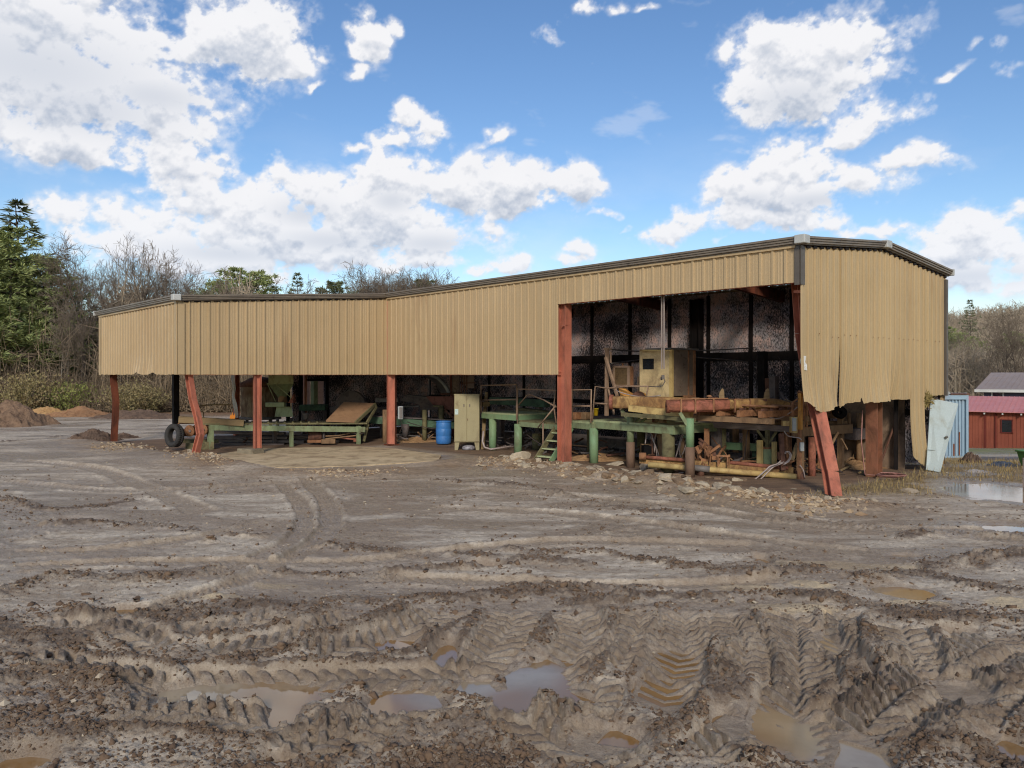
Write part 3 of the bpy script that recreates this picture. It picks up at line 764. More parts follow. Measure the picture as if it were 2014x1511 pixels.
# inner partition at the right end, dirty plaster
PLAST = soot_wall('dirty_board', .36, .50)
mb = MB(); mb.box(B((u_at(1655, 6.4) + L1 - .4) / 2, 6.4, 1.25), (L1 - .4 - u_at(1655, 6.4), .06, 2.5), ROTU)
mb.build('partition', worn('dirty_board2', (150, 126, 104), (120, 100, 84), (44, 36, 32), .95, .9, (1, 1, 1), .9, .2, .1), shed)
MB().box(B(L1 - .55, 6.2, 1.2), (.08, .1, 2.4), ROTU).build('girt', SOOTP, shed)
# conduits hanging from the lintel
mb = MB()
for px in (1301.5, 1306):
    uu = u_at(px, .25); mb.tube([B(uu, .25, 4.75), B(uu, .25, 2.75)], .02, 6)
mb.build('conduit', worn('galvanised', (150, 134, 124), None, (100, 84, 74), .4, 3, (1, 1, 1), .5, .05, .5), shed)
# rag of insulation by the corner post
def rag(mb, pts, wid, seed):
    r = random.Random(seed)
    prev = None
    for p in pts:
        p = Vector(p); w = wid * r.uniform(.5, 1.1); d = Vector((r.uniform(.6, 1), r.uniform(-.5, .5), r.uniform(-.2, .2))).normalized() * w
        cur = [p - d, p + Vector((0, -.03 * r.random(), 0)), p + d]
        if prev:
            n = len(mb.v); mb.v += [tuple(q) for q in prev + cur]; mb.f += [(n, n + 1, n + 4, n + 3), (n + 1, n + 2, n + 5, n + 4)]
        prev = cur
WOOL = worn('white_wool', (214, 212, 205), (190, 188, 182), (150, 140, 128), .4, 5, (1, 1, 1), .95, .5, .1)
mb = MB(); rag(mb, pxline([(1580, 700), (1580, 706), (1579, 712), (1582, 718), (1584, 724), (1583, 728)], 17.4), .05, 2)
rag(mb, pxline([(1577, 703), (1576, 710), (1579, 719)], 17.45), .03, 5)
solid(mb.build('insulation_rag', WOOL, shed), .01)
mb = MB(); rag(mb, [W(458 + a, y, 33.6) for a, y in ((0, 735), (1, 750), (3, 765), (1, 780), (4, 795), (7, 812), (8, 822))], .11, 9)
solid(mb.build('insulation_rag', WOOL, shed), .01)
# ---------------------------------------------------------------- woods, hill, far buildings
BARK = worn('grey_bark', (108, 97, 86), (90, 80, 71), (64, 56, 50), .5, 1.5, (1, 1, .4), .9, .2, .1)
BARKP = worn('pale_bark', (158, 148, 132), (132, 120, 106), (92, 82, 72), .5, 1.5, (1, 1, .4), .9, .2, .1)
TWIG = worn('twigs', (120, 107, 94), (134, 120, 105), (96, 82, 72), .4, .4, (1, 1, 1), .95, 0, .05)
TWIGP = worn('pale_twigs', (140, 128, 112), (124, 110, 96), (96, 82, 70), .4, .4, (1, 1, 1), .95, 0, .05)
def leafmat(name, a, b, c, sc=.5):
    m, nt, N, L = nt_new(name)
    co = mapped(nt)
    g = N.new('ShaderNodeNewGeometry')
    k = mixc(nt, ramp(nt, noise(nt, co, sc, 4, .6), .35, .66), lin(a), lin(b))
    k = mixc(nt, ramp(nt, g.outputs['Random Per Island'], .35, 1, 0, .8), k, lin(c))
    p = principled(nt, k, .7, spec=.15)
    return m
PINE = leafmat('pine_needles', (140, 148, 94), (162, 168, 110), (114, 128, 84))
PINED = leafmat('dark_needles', (104, 110, 80), (122, 126, 92), (84, 92, 68))
SHRUB = leafmat('shrub_leaves', (146, 134, 92), (158, 138, 104), (122, 114, 78))
SHRUBY = leafmat('bright_shrub_leaves', (146, 152, 84), (158, 160, 94), (122, 130, 72))
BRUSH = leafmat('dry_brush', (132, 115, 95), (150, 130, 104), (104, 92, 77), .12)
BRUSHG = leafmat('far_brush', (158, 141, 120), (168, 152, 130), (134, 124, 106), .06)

class Sticks:
    """many tapered three-sided sticks or leaf blades gathered in arrays"""
    def __init__(s): s.seg = []; s.leaf = []
    def mesh(s, name, mat, parent=None, loc=None, sides=3):
        V = []; Fc = []
        if s.seg:
            a = np.array(s.seg); p0, p1, r0, r1 = a[:, 0:3], a[:, 3:6], a[:, 6], a[:, 7]
            d = p1 - p0; d /= np.linalg.norm(d, axis=1)[:, None] + 1e-9
            ref = np.where(np.abs(d[:, 2:3]) > .9, np.array([[1., 0, 0]]), np.array([[0, 0, 1.]]))
            x = np.cross(d, ref); x /= np.linalg.norm(x, axis=1)[:, None] + 1e-9; y = np.cross(d, x)
            rings = []
            for p, r in ((p0, r0), (p1, r1)):
                for j in range(sides):
                    t = 2 * math.pi * j / sides
                    rings.append(p + (x * math.cos(t) + y * math.sin(t)) * r[:, None])
            vv = np.stack(rings, 1).reshape(-1, 3); n = len(a); b = (np.arange(n) * 2 * sides)[:, None]
            for j in range(sides):
                k = (j + 1) % sides
                Fc.append(np.concatenate([b + j, b + k, b + sides + k, b + sides + j], 1))
            V.append(vv); off = len(vv)
        else: off = 0
        if s.leaf:
            l = np.array(s.leaf).reshape(-1, 4, 3); V.append(l.reshape(-1, 3))
            Fc.append(off + np.arange(len(l) * 4).reshape(-1, 4))
        V = np.concatenate(V).astype(np.float32); Fq = np.concatenate(Fc).astype(np.int32)
        me = bpy.data.meshes.new(name)
        if parent is not None: V = V - np.array(wloc(parent), np.float32)
        me.vertices.add(len(V)); me.vertices.foreach_set('co', V.ravel())
        me.loops.add(Fq.size); me.loops.foreach_set('vertex_index', Fq.ravel())
        me.polygons.add(len(Fq)); me.polygons.foreach_set('loop_start', (np.arange(len(Fq)) * 4).astype(np.int32))
        me.update(calc_edges=True); me.materials.append(mat)
        o = bpy.data.objects.new(name, me); C.objects.link(o)
        if parent: o.parent = parent
        return o
def perp(d, r):
    a = Vector((r.gauss(0, 1), r.gauss(0, 1), r.gauss(0, 1))); a -= d * a.dot(d); return a.normalized()
def grow(seed, h, kind='round', r0=.16, lv=4, first=.3, spread=1.0, kids=(15, 6, 5, 4)):
    r = random.Random(seed); trunk = Sticks(); crown = Sticks()
    def br(p, d, ln, rad, level):
        ns = (9, 6, 4, 3, 2)[level]; q = p.copy(); dd = d.copy(); pts = []
        for i in range(ns):
            dd = (dd + perp(dd, r) * (.07, .16, .24, .3, .3)[level] + Z * (.02, .07, .06, .04, .0)[level]).normalized()
            n = q + dd * ln / ns; a = rad * (1 - .85 * i / ns); b = rad * (1 - .85 * (i + 1) / ns)
            (trunk if level < 2 and rad > .03 else crown).seg.append((*q, *n, max(a, .013), max(b, .010))); q = n; pts.append((q.copy(), dd.copy(), b))
        if level >= lv: return
        k = kids[level]
        for i in range(k):
            t = (first if level == 0 else .2) + (1 - (first if level == 0 else .2)) * (i + r.random()) / k
            idx = min(ns - 1, int(t * ns)); bp, bd, bb = pts[idx]
            bp = bp - bd * (ln / ns) * r.random()
            ang = r.uniform(.38, .80) if level == 0 else r.uniform(.4, .95)
            nd = (bd * math.cos(ang) + perp(bd, r) * math.sin(ang) + Z * .12).normalized()
            l2 = ln * (r.uniform(.34, .5) * spread * (1.25 - .75 * t) if level == 0 else r.uniform(.42, .66))
            br(bp, nd, l2, max(bb * .62, .006) if level else rad * .42 * (1.2 - t * .8), level + 1)
    br(Vector((0, 0, -.2)), Vector((r.uniform(-.04, .04), r.uniform(-.04, .04), 1)).normalized(), h, r0, 0)
    return trunk, crown
def bare_proto(seed, h, barkm, twm, **kw):
    t, c = grow(seed, h, **kw)
    o = bpy.data.objects.new('bare_tree', None); C.objects.link(o)
    t.mesh('trunk', barkm, o, sides=5); c.mesh('crown', twm, o)
    return o
def tuft(st, p, d, n, ln, w, r, droop=0):
    for _ in range(n):
        dd = (d + perp(d, r) * r.uniform(.2, 1.1)).normalized(); l = ln * r.uniform(.6, 1.2)
        x = perp(dd, r) * w / 2; e = p + dd * l - Z * droop * l
        st.leaf += [tuple(p - x * .4), tuple(p + (e - p) * .5 - x), tuple(e), tuple(p + (e - p) * .5 + x)]
def pine_proto(seed, h, rad, mat, start=.12, taper=.9, sparse=1.0, flat=.0, name='pine_tree'):
    r = random.Random(seed); trunk = Sticks(); crown = Sticks()
    o = bpy.data.objects.new(name, None); C.objects.link(o)
    for i in range(8):
        trunk.seg.append((.05 * math.sin(i), .05 * math.cos(i * 2), h * i / 8 - .2, .05 * math.sin(i + 1), .05 * math.cos(i * 2 + 2), h * (i + 1) / 8 - .2, .2 * (1 - i / 8.5), .2 * (1 - (i + 1) / 8.5)))
    z = h * start
    while z < h * .985:
        t = (z / h - start) / (1 - start); L = rad * (max(.06, (1 - t) ** taper) if not flat else math.sqrt(max(.05, 1 - (2 * t - .9) ** 2))) * r.uniform(.7, 1.15)
        for k in range(r.randint(4, 6)):
            az = r.uniform(0, 6.283); ll = L * r.uniform(.6, 1.1); d = Vector((math.cos(az), math.sin(az), .28 - .3 * (1 - t))).normalized()
            p = Vector((0, 0, z)); n = max(3, int(ll / .42))
            for i in range(n):
                e = p + d * ll / n; d = (d + perp(d, r) * .10 + Z * .05).normalized()
                trunk.seg.append((*p, *e, .03 * (1 - i / n) + .006, .03 * (1 - (i + 1) / n) + .005))
                f = (i + 1) / n
                if f > .12 and r.random() < .95 * sparse:
                    for s in (-1, 1):
                        sd = (d * .8 + d.cross(Z).normalized() * s * r.uniform(.5, 1) + Z * r.uniform(-.1, .25)).normalized()
                        sl = ll * .36 * (1.15 - f * .6) * r.uniform(.5, 1.1); m = max(1, int(sl / .28))
                        for j in range(m):
                            tuft(crown, e + sd * sl * (j + 1) / m, sd, int(8 * sparse) + 2, .44, .07, r, .12)
                    tuft(crown, e, d, int(8 * sparse) + 2, .46, .07, r, .1)
                p = e
        z += h * r.uniform(.020, .032) * (1 + .3 * (1 - sparse))
    trunk.mesh('trunk', BARK, o, sides=4); crown.mesh('crown', mat, o)
    return o
def place(o, x, y, rz, s, label, cat, group=None, first=False, z=None, sxy=None):
    c = o if first else copy_tree(o)
    c.location = (x, y, ground_h(x, y) if z is None else z); c.rotation_euler = (0, 0, rz); c.scale = ((sxy or s), (sxy or s), s)
    return tag(c, label, cat, group)
used = set()
def plant(o, *a, **k):
    f = o.name not in used; used.add(o.name)
    return place(o, *a, first=f, **k)
rb = random.Random(21)
b1 = bare_proto(3, 14, BARK, TWIG, r0=.27, first=.28)
b2 = bare_proto(8, 13, BARK, TWIG, r0=.23, first=.35, spread=1.15)
b3 = bare_proto(14, 11, BARK, TWIG, r0=.12, first=.4, kids=(13, 5, 4, 3))
b4 = bare_proto(23, 11, BARKP, TWIGP, r0=.10, first=.45, spread=.8, kids=(12, 5, 4, 3))
b5 = bare_proto(31, 9, BARK, TWIG, r0=.10, first=.25, spread=1.1, kids=(14, 6, 4, 3))
b6 = bare_proto(41, 13, BARKP, TWIG, r0=.13, first=.5, spread=.55, kids=(11, 5, 4, 3))
b7 = bare_proto(47, 14, BARK, TWIG, r0=.15, first=.42, spread=.6, kids=(12, 5, 4, 3))
pA = pine_proto(2, 13.5, 4.6, PINE, .2, .62, 1.0)
pB = pine_proto(5, 12, 3.0, PINE, .25, .5, .9, 1)
pC = pine_proto(9, 14, 3.4, PINED, .2, .95, .42)
pD = pine_proto(12, 11, 2.4, PINED, .35, .55, .75, 1)
HT = {}
for o in list(SC.objects):
    if o.type == 'EMPTY' and o.name.split('.')[0] in ('bare_tree', 'pine_tree'):
        HT[o.name] = max(max(v.co.z for v in ch.data.vertices) for ch in o.children)
def X(px, y): return (px - CX) / F * y
def H(py, y, zb=0): return EYE - (py - HY) / F * y - zb
# trees that stand out on their own
for px, y, top, o, h, lab, grp in (
    (22, 60, 440, pA, 13.5, 'big feathery green pine nearest the left edge of the yard', None),
    (-75, 60, 400, pA, 13.5, 'green pine partly cut by the left edge of the photo', None),
    (86, 63, 500, pA, 13.5, 'green pine behind the right side of the biggest pine', None),
    (-10, 62, 470, pA, 13.5, 'green pine just left of the biggest pine, its crown overlapping it', None),
    (50, 66, 560, pB, 12, 'lower rounded pine filling the gap under the biggest pine', None),
    (34, 66, 392, pC, 14, 'tall dark sparse pine rising behind the big feathery pine', None),
    (468, 84, 522, pB, 12, 'round green pine rising over the left end of the roof', None),
    (505, 80, 528, pB, 12, 'second round green pine just right of the first over the roof', None),
    (425, 88, 548, pB, 12, 'lower green pine left of the round pines over the roof', None),
    (585, 92, 534, pC, 14, 'thin spindly dark conifer over the middle of the low roof', None),
    (660, 90, 548, pD, 11, 'flat topped olive pine over the low roof near the roof junction', None),
    (835, 96, 546, pD, 11, 'small olive pine peeking over the roof right of the bare trees', None),
    (540, 90, 560, pC, 14, 'small dark pine beside the round pines over the roof', None)):
    x = X(px, y); zb = ground_h(x, y)
    plant(o, x, y, rb.uniform(0, 6), H(top, y, zb) / HT[o.name], lab, 'tree', grp, sxy=H(top, y, zb) / HT[o.name] * (1.75 if o is pC and px < 100 else 1.25 if px < 100 else 1.1))
for px, y, top, o, h, lab in (
    (172, 60, 450, b1, 14, 'tall straight bare tree left of the shed against the cloud'),
    (262, 62, 458, b2, 13, 'wide bare tree above the left corner of the shed'),
    (215, 68, 486, b2, 13, 'bare tree between the two tallest bare trees left of the shed'),
    (362, 72, 505, b2, 13, 'bare spreading tree just left of the pines over the roof'),
    (305, 70, 540, b5, 9, 'low bushy bare tree above the sloping left gutter'),
    (128, 58, 585, b4, 11, 'pale slim bare tree by the big pine')):
    x = X(px, y); zb = ground_h(x, y)
    plant(o, x, y, rb.uniform(0, 6), H(top, y, zb) / HT[o.name], lab, 'tree')
for i in range(22):
    px = 694 + i * 8.2 + rb.uniform(-5, 5); y = rb.uniform(88, 104); x = X(px, y)
    plant((b5, b3, b2)[i % 3], x, y, rb.uniform(0, 6), H(rb.uniform(508, 545), y) / HT[(b5, b3, b2)[i % 3].name], 'bare grey tree in the thicket over the low roof', 'tree', 'bare thicket behind the low roof')
for i in range(12):
    px = 375 + i * 26 + rb.uniform(-9, 9); y = rb.uniform(84, 100); x = X(px, y)
    plant((b5, b3, b4)[i % 3], x, y, rb.uniform(0, 6), H(rb.uniform(535, 568), y) / HT[(b5, b3, b4)[i % 3].name], 'low bare tree whose twigs just clear the roof among the pines', 'tree', 'bare trees among the pines behind the roof')
for i in range(46):
    y = rb.uniform(57, 80); px = rb.uniform(-40, 480); x = X(px, y)
    q = (b4, b3, b4, b5)[i % 4]; hh = (11, 11, 11, 9)[i % 4]
    top = rb.uniform(580, 690) if px > 120 else rb.uniform(640, 720)
    plant(q, x, y, rb.uniform(0, 6), H(top, y) / HT[q.name], 'slim pale bare tree at the edge of the brown woods' if q is b4 else 'slim grey bare tree in the brown woods left of the shed', 'tree', 'pale saplings at the wood edge' if q is b4 else 'bare trees in the left woods')
for i in range(26):
    y = rb.uniform(57, 72); px = 105 + i * 14.5 + rb.uniform(-8, 8); x = X(px, y); q = (b6, b7)[i % 2]
    plant(q, x, y, rb.uniform(0, 6), H(rb.uniform(500, 610), y) / HT[q.name], 'tall straight pale trunk among the left woods' if q is b6 else 'tall straight grey trunk among the left woods', 'tree', 'straight pale trunks in the left woods' if q is b6 else 'straight grey trunks in the left woods')
# shrubs at the wood edge
def shrub_proto(seed, mat, n=2600, rx=1.5, h=2.3):
    r = random.Random(seed); o = bpy.data.objects.new('shrub', None); C.objects.link(o); st = Sticks(); lf = Sticks()
    for i in range(60):
        d = Vector((r.gauss(0, .5), r.gauss(0, .5), 1)).normalized(); p = Vector((r.gauss(0, .3), r.gauss(0, .3), 0))
        for j in range(4):
            e = p + d * h * r.uniform(.16, .3); st.seg.append((*p, *e, .02 - .004 * j, .016 - .004 * j)); p = e; d = (d + perp(d, r) * .35).normalized()
            for k in range(n // 240): tuft(lf, p + Vector((r.gauss(0, .2) * rx, r.gauss(0, .2) * rx, r.gauss(0, .2))), d, 2, .17, .07, r)
    st.mesh('stems', TWIG, o); lf.mesh('foliage', mat, o)
    return o
s1 = shrub_proto(4, SHRUB); s2 = shrub_proto(6, SHRUBY); s3 = shrub_proto(7, BRUSH)
for px, y, top, q, lab, grp in ((60, 55, 735, s1, 'olive green shrub behind the wood chip mound', None), 
        (140, 56, 752, s2, 'small bright yellow green shrub left of the shed', None), (254, 54, 755, s1, 'green shrub seen under the wing between the rusty and black posts', None), (290, 55, 760, s1, 'rounder green shrub just left of the black post under the wing', None), (318, 56, 775, s3, 'dry shrub touching the black post under the wing', None),
        (410, 58, 770, s1, 'green shrub behind the timber under the wing', None), (440, 60, 765, s3, 'dry shrub behind the burning scrap', None), (550, 62, 762, s1, 'green shrub glimpsed behind the green hopper', None)):
    x = X(px, y); plant(q, x, y, rb.uniform(0, 6), H(top, y) / 2.3, lab, 'shrub', grp)
# brush filling the woods: beyond counting
def brush(name, n, yr, pxr, hfun, mat, label, seed, w=(.012, .03)):
    r = np.random.default_rng(seed); st = Sticks(); segs = []
    y = r.uniform(*yr, n); px = r.uniform(*pxr, n); x = (px - CX) / F * y
    gz_ = ground_fields(x, y)[0]
    hh = hfun(px, y, r, n); z0 = gz_ + hh * r.uniform(0, .75, n) ** 1.2
    ln = r.uniform(.5, 1.9, n) * (.6 + .05 * hh); az = r.uniform(0, 6.283, n); el = r.normal(.75, .55, n)
    d = np.stack([np.cos(az) * np.cos(el), np.sin(az) * np.cos(el), np.sin(el)], 1) * ln[:, None]
    p0 = np.stack([x, y, z0], 1); wd = r.uniform(*w, n)
    st.seg = np.concatenate([p0, p0 + d, wd[:, None], wd[:, None] * .4], 1).tolist()
    return tag(st.mesh(name, mat), label, kind='stuff')
brush('undergrowth', 40000, (55.5, 66), (-120, 640), lambda px, y, r, n: np.clip(r.gamma(1.5, 2.1, n) * (1 + .4 * np.sin(px * .05) * np.sin(px * .021 + 1)), .3, 9.5), BRUSH, 'tangled dry undergrowth along the edge of the woods', 3)
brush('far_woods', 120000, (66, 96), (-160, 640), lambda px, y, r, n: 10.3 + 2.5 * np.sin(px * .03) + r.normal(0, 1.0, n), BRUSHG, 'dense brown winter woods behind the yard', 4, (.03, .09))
# ---- hill on the right
def hill_h(x, y):
    t = ss(70, 250, y); k = x / np.maximum(y, 1)
    return -3.2 + t * (15 + 30 * (k - .50)) + 1.2 * fbm(x * .02, y * .02, 3, 8) * ss(80, 120, y) - 14 * ss(250, 420, y)
ys = np.linspace(68, 420, 60); ks = np.linspace(.30, 1.0, 60)
Yh, Kh = np.meshgrid(ys, ks, indexing='ij'); Xh = Yh * Kh
hz = hill_h(Xh.ravel(), Yh.ravel())
i = (np.arange(59)[:, None] * 60 + np.arange(59)[None, :]); q = np.stack([i, i + 1, i + 61, i + 60], -1).reshape(-1, 4)
LEAFL = worn('leaf_litter', (128, 112, 88), (112, 98, 78), (92, 80, 64), .5, .05, (1, 1, 1), .95, .3, .1, 3)
hill = mesh_obj('hill', np.stack([Xh.ravel(), Yh.ravel(), hz], 1), q.tolist(), LEAFL, smooth=True)
tag(hill, 'wooded hill rising behind the barn', 'hill', kind='structure')
r = np.random.default_rng(9); n = 3600
y = 75 * (300 / 75) ** r.random(n); k = np.where(r.random(n) < .6, r.uniform(.50, .70, n), r.uniform(.36, .95, n)); x = k * y; zb = hill_h(x, y)
segs = []; leaf = []
rr = random.Random(4)
for a, b, c in zip(x, y, zb):
    hh = rr.uniform(5, 9.5); lean = rr.gauss(0, .06)
    w = .035 + .0004 * b
    segs.append((a, b, c, a + lean * hh, b, c + hh * .8, w * 1.6, w * .6))
    for _ in range(24):
        t = rr.uniform(.18, .85); p = Vector((a + lean * hh * t, b, c + hh * t)); d = Vector((rr.gauss(0, 1), rr.gauss(0, .6), rr.uniform(.2, 1.5))).normalized() * hh * rr.uniform(.1, .32) * (1.2 - t * .6)
        e = p + d; segs.append((*p, *e, w * .5, w * .25))
st = Sticks(); st.seg = segs
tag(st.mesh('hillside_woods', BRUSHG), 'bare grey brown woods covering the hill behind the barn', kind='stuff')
for px, y, top, o, hgt, lab in ((1955, 74, 618, b2, 13, 'bare forked tree above the grey roof of the house'), (1998, 72, 590, b1, 14, 'taller dark bare tree right of the forked one above the house'), (1905, 82, 640, b4, 11, 'pale slender bare tree left of the house roof'), (1880, 90, 655, b4, 11, 'pale thin bare tree nearest the shed on the hill foot')):
    x = X(px, y); zb = float(hill_h(np.array([x]), np.array([y]))[0]) if y > 68 else ground_h(x, y)
    plant(o, x, y, rb.uniform(0, 6), H(top, y, zb) / HT[o.name], lab, 'tree', z=zb)
for px, y, top, o, lab in ((1908, 140, 588, pC, 'small evergreen standing out near the hill crest'), (1868, 110, 640, pB, 'evergreen on the hill beside the shed corner trim'), (1915, 115, 660, pB, 'dark evergreen halfway up the hill above the house'), (1995, 105, 650, pB, 'evergreen on the hill behind the taller dark bare tree')):
    x = X(px, y); zb = float(hill_h(np.array([x]), np.array([y]))[0])
    hh = {pC.name: 14, pB.name: 12}[o.name]
    plant(o, x, y, rb.uniform(0, 6), min(1.1, max(.35, H(top, y, zb) / HT[o.name])), lab, 'tree', z=zb)

# ---- red barn and grey house
REDW = worn('red_boards', (154, 88, 68), (136, 76, 60), (96, 48, 40), .5, 1, (6, 1, .2), .85, .2, .1)
PINKR = worn('red_sheet_roof', (200, 134, 130), (188, 120, 118), (150, 76, 82), .3, .4, (1, 1, 1), .45, .05, .4)
WHITE = worn('white_trim', (206, 204, 196), None, (150, 144, 134), .3, 2, (1, 1, 1), .6, .05, .3)
GLASS = worn('dark_glass', (38, 40, 44), None, (24, 24, 26), .3, 1, (1, 1, 1), .08, 0, .6)
DRED = worn('dark_red_trim', (112, 50, 42), None, (70, 36, 32), .4, 2, (1, 1, 1), .8, .1, .2)
yb = 53.5; xl = X(1893, yb); gb_ = EYE - (881 - HY) / F * yb
dirb = Vector((math.cos(R(40)), -math.sin(R(40)), 0)); nb = Vector((-math.sin(R(40)), -math.cos(R(40)), 0)); rotb = math.atan2(dirb.y, dirb.x)
barn = thing('red_barn', 'low red board barn with a pink red metal roof', 'barn', (xl, yb, gb_))
ob = Vector((xl, yb, gb_)); LB, DB, HB = 11.0, 5.0, 2.42
def pb(a, b, z): return ob + dirb * a - nb * b + Z * z
mb = MB(); r = random.Random(3); a = 0
while a < LB:
    w = r.uniform(.16, .24); mb.box(pb(a + w / 2, .02 + r.uniform(0, .012), HB / 2 - .2), (w - .012, .03, HB + .4), rotb); a += w
mb.box(pb(0, DB / 2, HB / 2), (.06, DB, HB), rotb); mb.box(pb(LB, DB / 2, HB / 2), (.06, DB, HB), rotb); mb.box(pb(LB / 2, DB, HB / 2), (LB, .06, HB), rotb)
mb.build('wall', REDW, barn)
mb = MB()
for a in (1.32, 1.92): mb.box(pb(a, -.02, HB / 2 - .1), (.09, .05, HB + .1), rotb)
mb.build('door_frame', DRED, barn)
wn = MB(); wx = 2.55
for dx, dz, sx, sz in ((0, .52, .9, .06), (0, -.52, .9, .06), (-.38, 0, .06, 1.05), (.38, 0, .06, 1.05)): wn.box(pb(wx + dx * .8, -.03, 1.55 + dz * .8), (sx * .8, .06, sz * .8), rotb)
wo = wn.build('window', DRED, barn)
MB().box(pb(wx, -.008, 1.55), (.66, .03, .86), rotb).build('pane', GLASS, wo)
rf = MB(); nrib = int((LB + .8) / .3)
for sgn in (0, 1):
    e0 = (-.4, HB + .02); rdg = (DB * .5, HB + .95)
    p = [pb(-.4, e0[0] if not sgn else DB + .4, e0[1]), pb(LB + .4, e0[0] if not sgn else DB + .4, e0[1]), pb(LB + .4, rdg[0], rdg[1]), pb(-.4, rdg[0], rdg[1])]
    rf.prism(p, (0, 0, .05))
    for k in range(nrib):
        t = k / nrib; rf.beam(p[0] + (p[1] - p[0]) * t + Z * .055, p[3] + (p[2] - p[3]) * t + Z * .055, .035, .035)
rf.build('roof', PINKR, barn)
for k in range(11): MB().box(pb(.3 + k * 1.03, -.22, HB - .07), (.07, .34, .1), rotb).build('rafter_tail', WHITE, barn)
# house behind
dirb = Vector((math.cos(R(31)), -math.sin(R(31)), 0)); nb = Vector((-math.sin(R(31)), -math.cos(R(31)), 0)); rotb = math.atan2(dirb.y, dirb.x)
yh = 63.; xh = X(1918, yh); zh = -2.8
SIDE = worn('blue_grey_siding', (92, 88, 100), (84, 80, 92), (66, 62, 70), .4, 1, (.3, .3, 4), .7, .1, .2)
GREYR = worn('taupe_roof', (150, 136, 130), (140, 126, 120), (116, 104, 98), .3, .4, (1, 1, 1), .5, .05, .3)
house = thing('house', 'blue grey house with a taupe metal roof behind the barn', 'house', (xh, yh, zh))
oh = Vector((xh, yh, zh)); ez = EYE - (768 - HY) / F * yh - zh
def ph(a, b, z): return oh + dirb * a - nb * b + Z * z
mb = MB(); mb.box(ph(6.3, 3.5, ez / 2), (11.4, 6.6, ez), rotb); mb.build('wall', SIDE, house)
rf = MB()
for sgn in (0, 1):
    p = [ph(0, -.3 if not sgn else 7.3, ez), ph(13, -.3 if not sgn else 7.3, ez), ph(13, 3.5, ez + 1.35), ph(1.1, 3.5, ez + 1.35)]
    rf.prism(p, (0, 0, .06))
    for k in range(34):
        t = k / 34; rf.beam(p[0] + (p[1] - p[0]) * t + Z * .065, p[3] + (p[2] - p[3]) * t + Z * .065, .03, .03)
rf.build('roof', GREYR, house)
MB().beam(ph(-.05, -.34, ez - .02), ph(13, -.34, ez - .02), .05, .22).build('fascia', WHITE, house)
wo = MB()
wx = (1953 - CX) / F * yh - xh + .1; wz = EYE - (780 - HY) / F * yh - zh
for dx, dz, sx, sz in ((0, .42, .85, .09), (0, -.42, .85, .09), (-.38, 0, .09, .9), (.38, 0, .09, .9), (0, 0, .8, .04)): wo.box(ph(wx + dx, .16, wz + dz), (sx, .08, sz), rotb)
wo = wo.build('window', WHITE, house); MB().box(ph(wx, .185, wz), (.72, .03, .8), rotb).build('pane', GLASS, wo)
# ---------------------------------------------------------------- machines and loose things in and around the shed
GREEN = worn('green_machine_paint', (138, 150, 112), (120, 130, 98), (96, 84, 62), .95, 2.2, (1, 1, .5), .6, .15, .25)
GREENB = worn('bright_green_paint', (118, 148, 110), (128, 146, 106), (100, 92, 68), .7, 1.5, (1, 1, .4), .6, .15, .25)
GREENL = worn('light_green_paint', (172, 180, 136), (158, 162, 122), (116, 104, 74), .8, 2, (1, 1, .5), .6, .15, .25)
OLIVE = worn('grimy_olive', (124, 116, 84), (104, 98, 70), (66, 56, 44), .9, 2, (1, 1, 1), .8, .25, .15)
DGREEN = worn('dark_green_paint', (88, 114, 90), (72, 92, 72), (44, 48, 42), .9, 2, (1, 1, 1), .7, .2, .2)
RUST = worn('brown_rust', (160, 116, 84), (134, 92, 64), (78, 54, 42), .9, 2.5, (1, 1, 1), .85, .35, .15)
RUSTD = worn('dark_rust', (116, 82, 67), (98, 68, 55), (56, 42, 36), .9, 3, (1, 1, 1), .85, .35, .15)
RUSTR = worn('red_rust', (172, 108, 90), (142, 88, 64), (92, 60, 44), 1.2, 3.5, (1, 1, 1), .8, .3, .2)
RUSTY = worn('yellow_paint_rust', (190, 154, 98), (152, 112, 70), (92, 62, 44), 1.3, 3.5, (1, 1, .5), .75, .3, .2)
YEL = worn('weathered_yellow', (196, 170, 112), (186, 156, 100), (120, 86, 58), .75, 1.6, (1, 1, .6), .6, .15, .25)
ORY = worn('orange_yellow', (204, 146, 70), (186, 128, 62), (110, 74, 44), .7, 3, (1, 1, .4), .6, .15, .25)
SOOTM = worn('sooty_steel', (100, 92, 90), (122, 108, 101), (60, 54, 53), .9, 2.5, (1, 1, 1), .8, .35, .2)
GREYM = worn('grey_steel', (120, 112, 106), (96, 90, 86), (64, 58, 54), .7, 3, (1, 1, 1), .6, .2, .3)
HOSE = worn('pale_hose', (176, 160, 152), (150, 134, 126), (104, 88, 80), .6, 6, (1, 1, 1), .6, .05, .3)
HOSED = worn('dark_hose', (70, 58, 54), None, (44, 38, 36), .6, 6, (1, 1, 1), .6, .05, .3)
WOOD = worn('weathered_timber', (146, 124, 92), (124, 104, 76), (84, 68, 50), .7, 1.2, (.4, .4, 4), .9, .3, .1)
WOODG = worn('grey_boards', (142, 128, 120), (118, 104, 98), (76, 64, 60), .7, 1.4, (.5, .5, 5), .9, .3, .1)
WOODD = worn('old_wood', (150, 120, 90), (126, 100, 76), (78, 62, 50), .8, 1.5, (1, 1, .4), .9, .3, .1)
BLACK = worn('black_void', (24, 22, 22), None, (14, 13, 13), .5, 2, (1, 1, 1), .9, .1, .1)
RUBBER = worn('tyre_rubber', (62, 60, 58), (52, 50, 49), (84, 76, 66), .5, 3, (1, 1, 1), .8, .2, .2)
CABT = worn('tan_cabinet', (160, 148, 112), (150, 138, 104), (112, 92, 66), .6, 1.4, (1, 1, .5), .5, .08, .3)
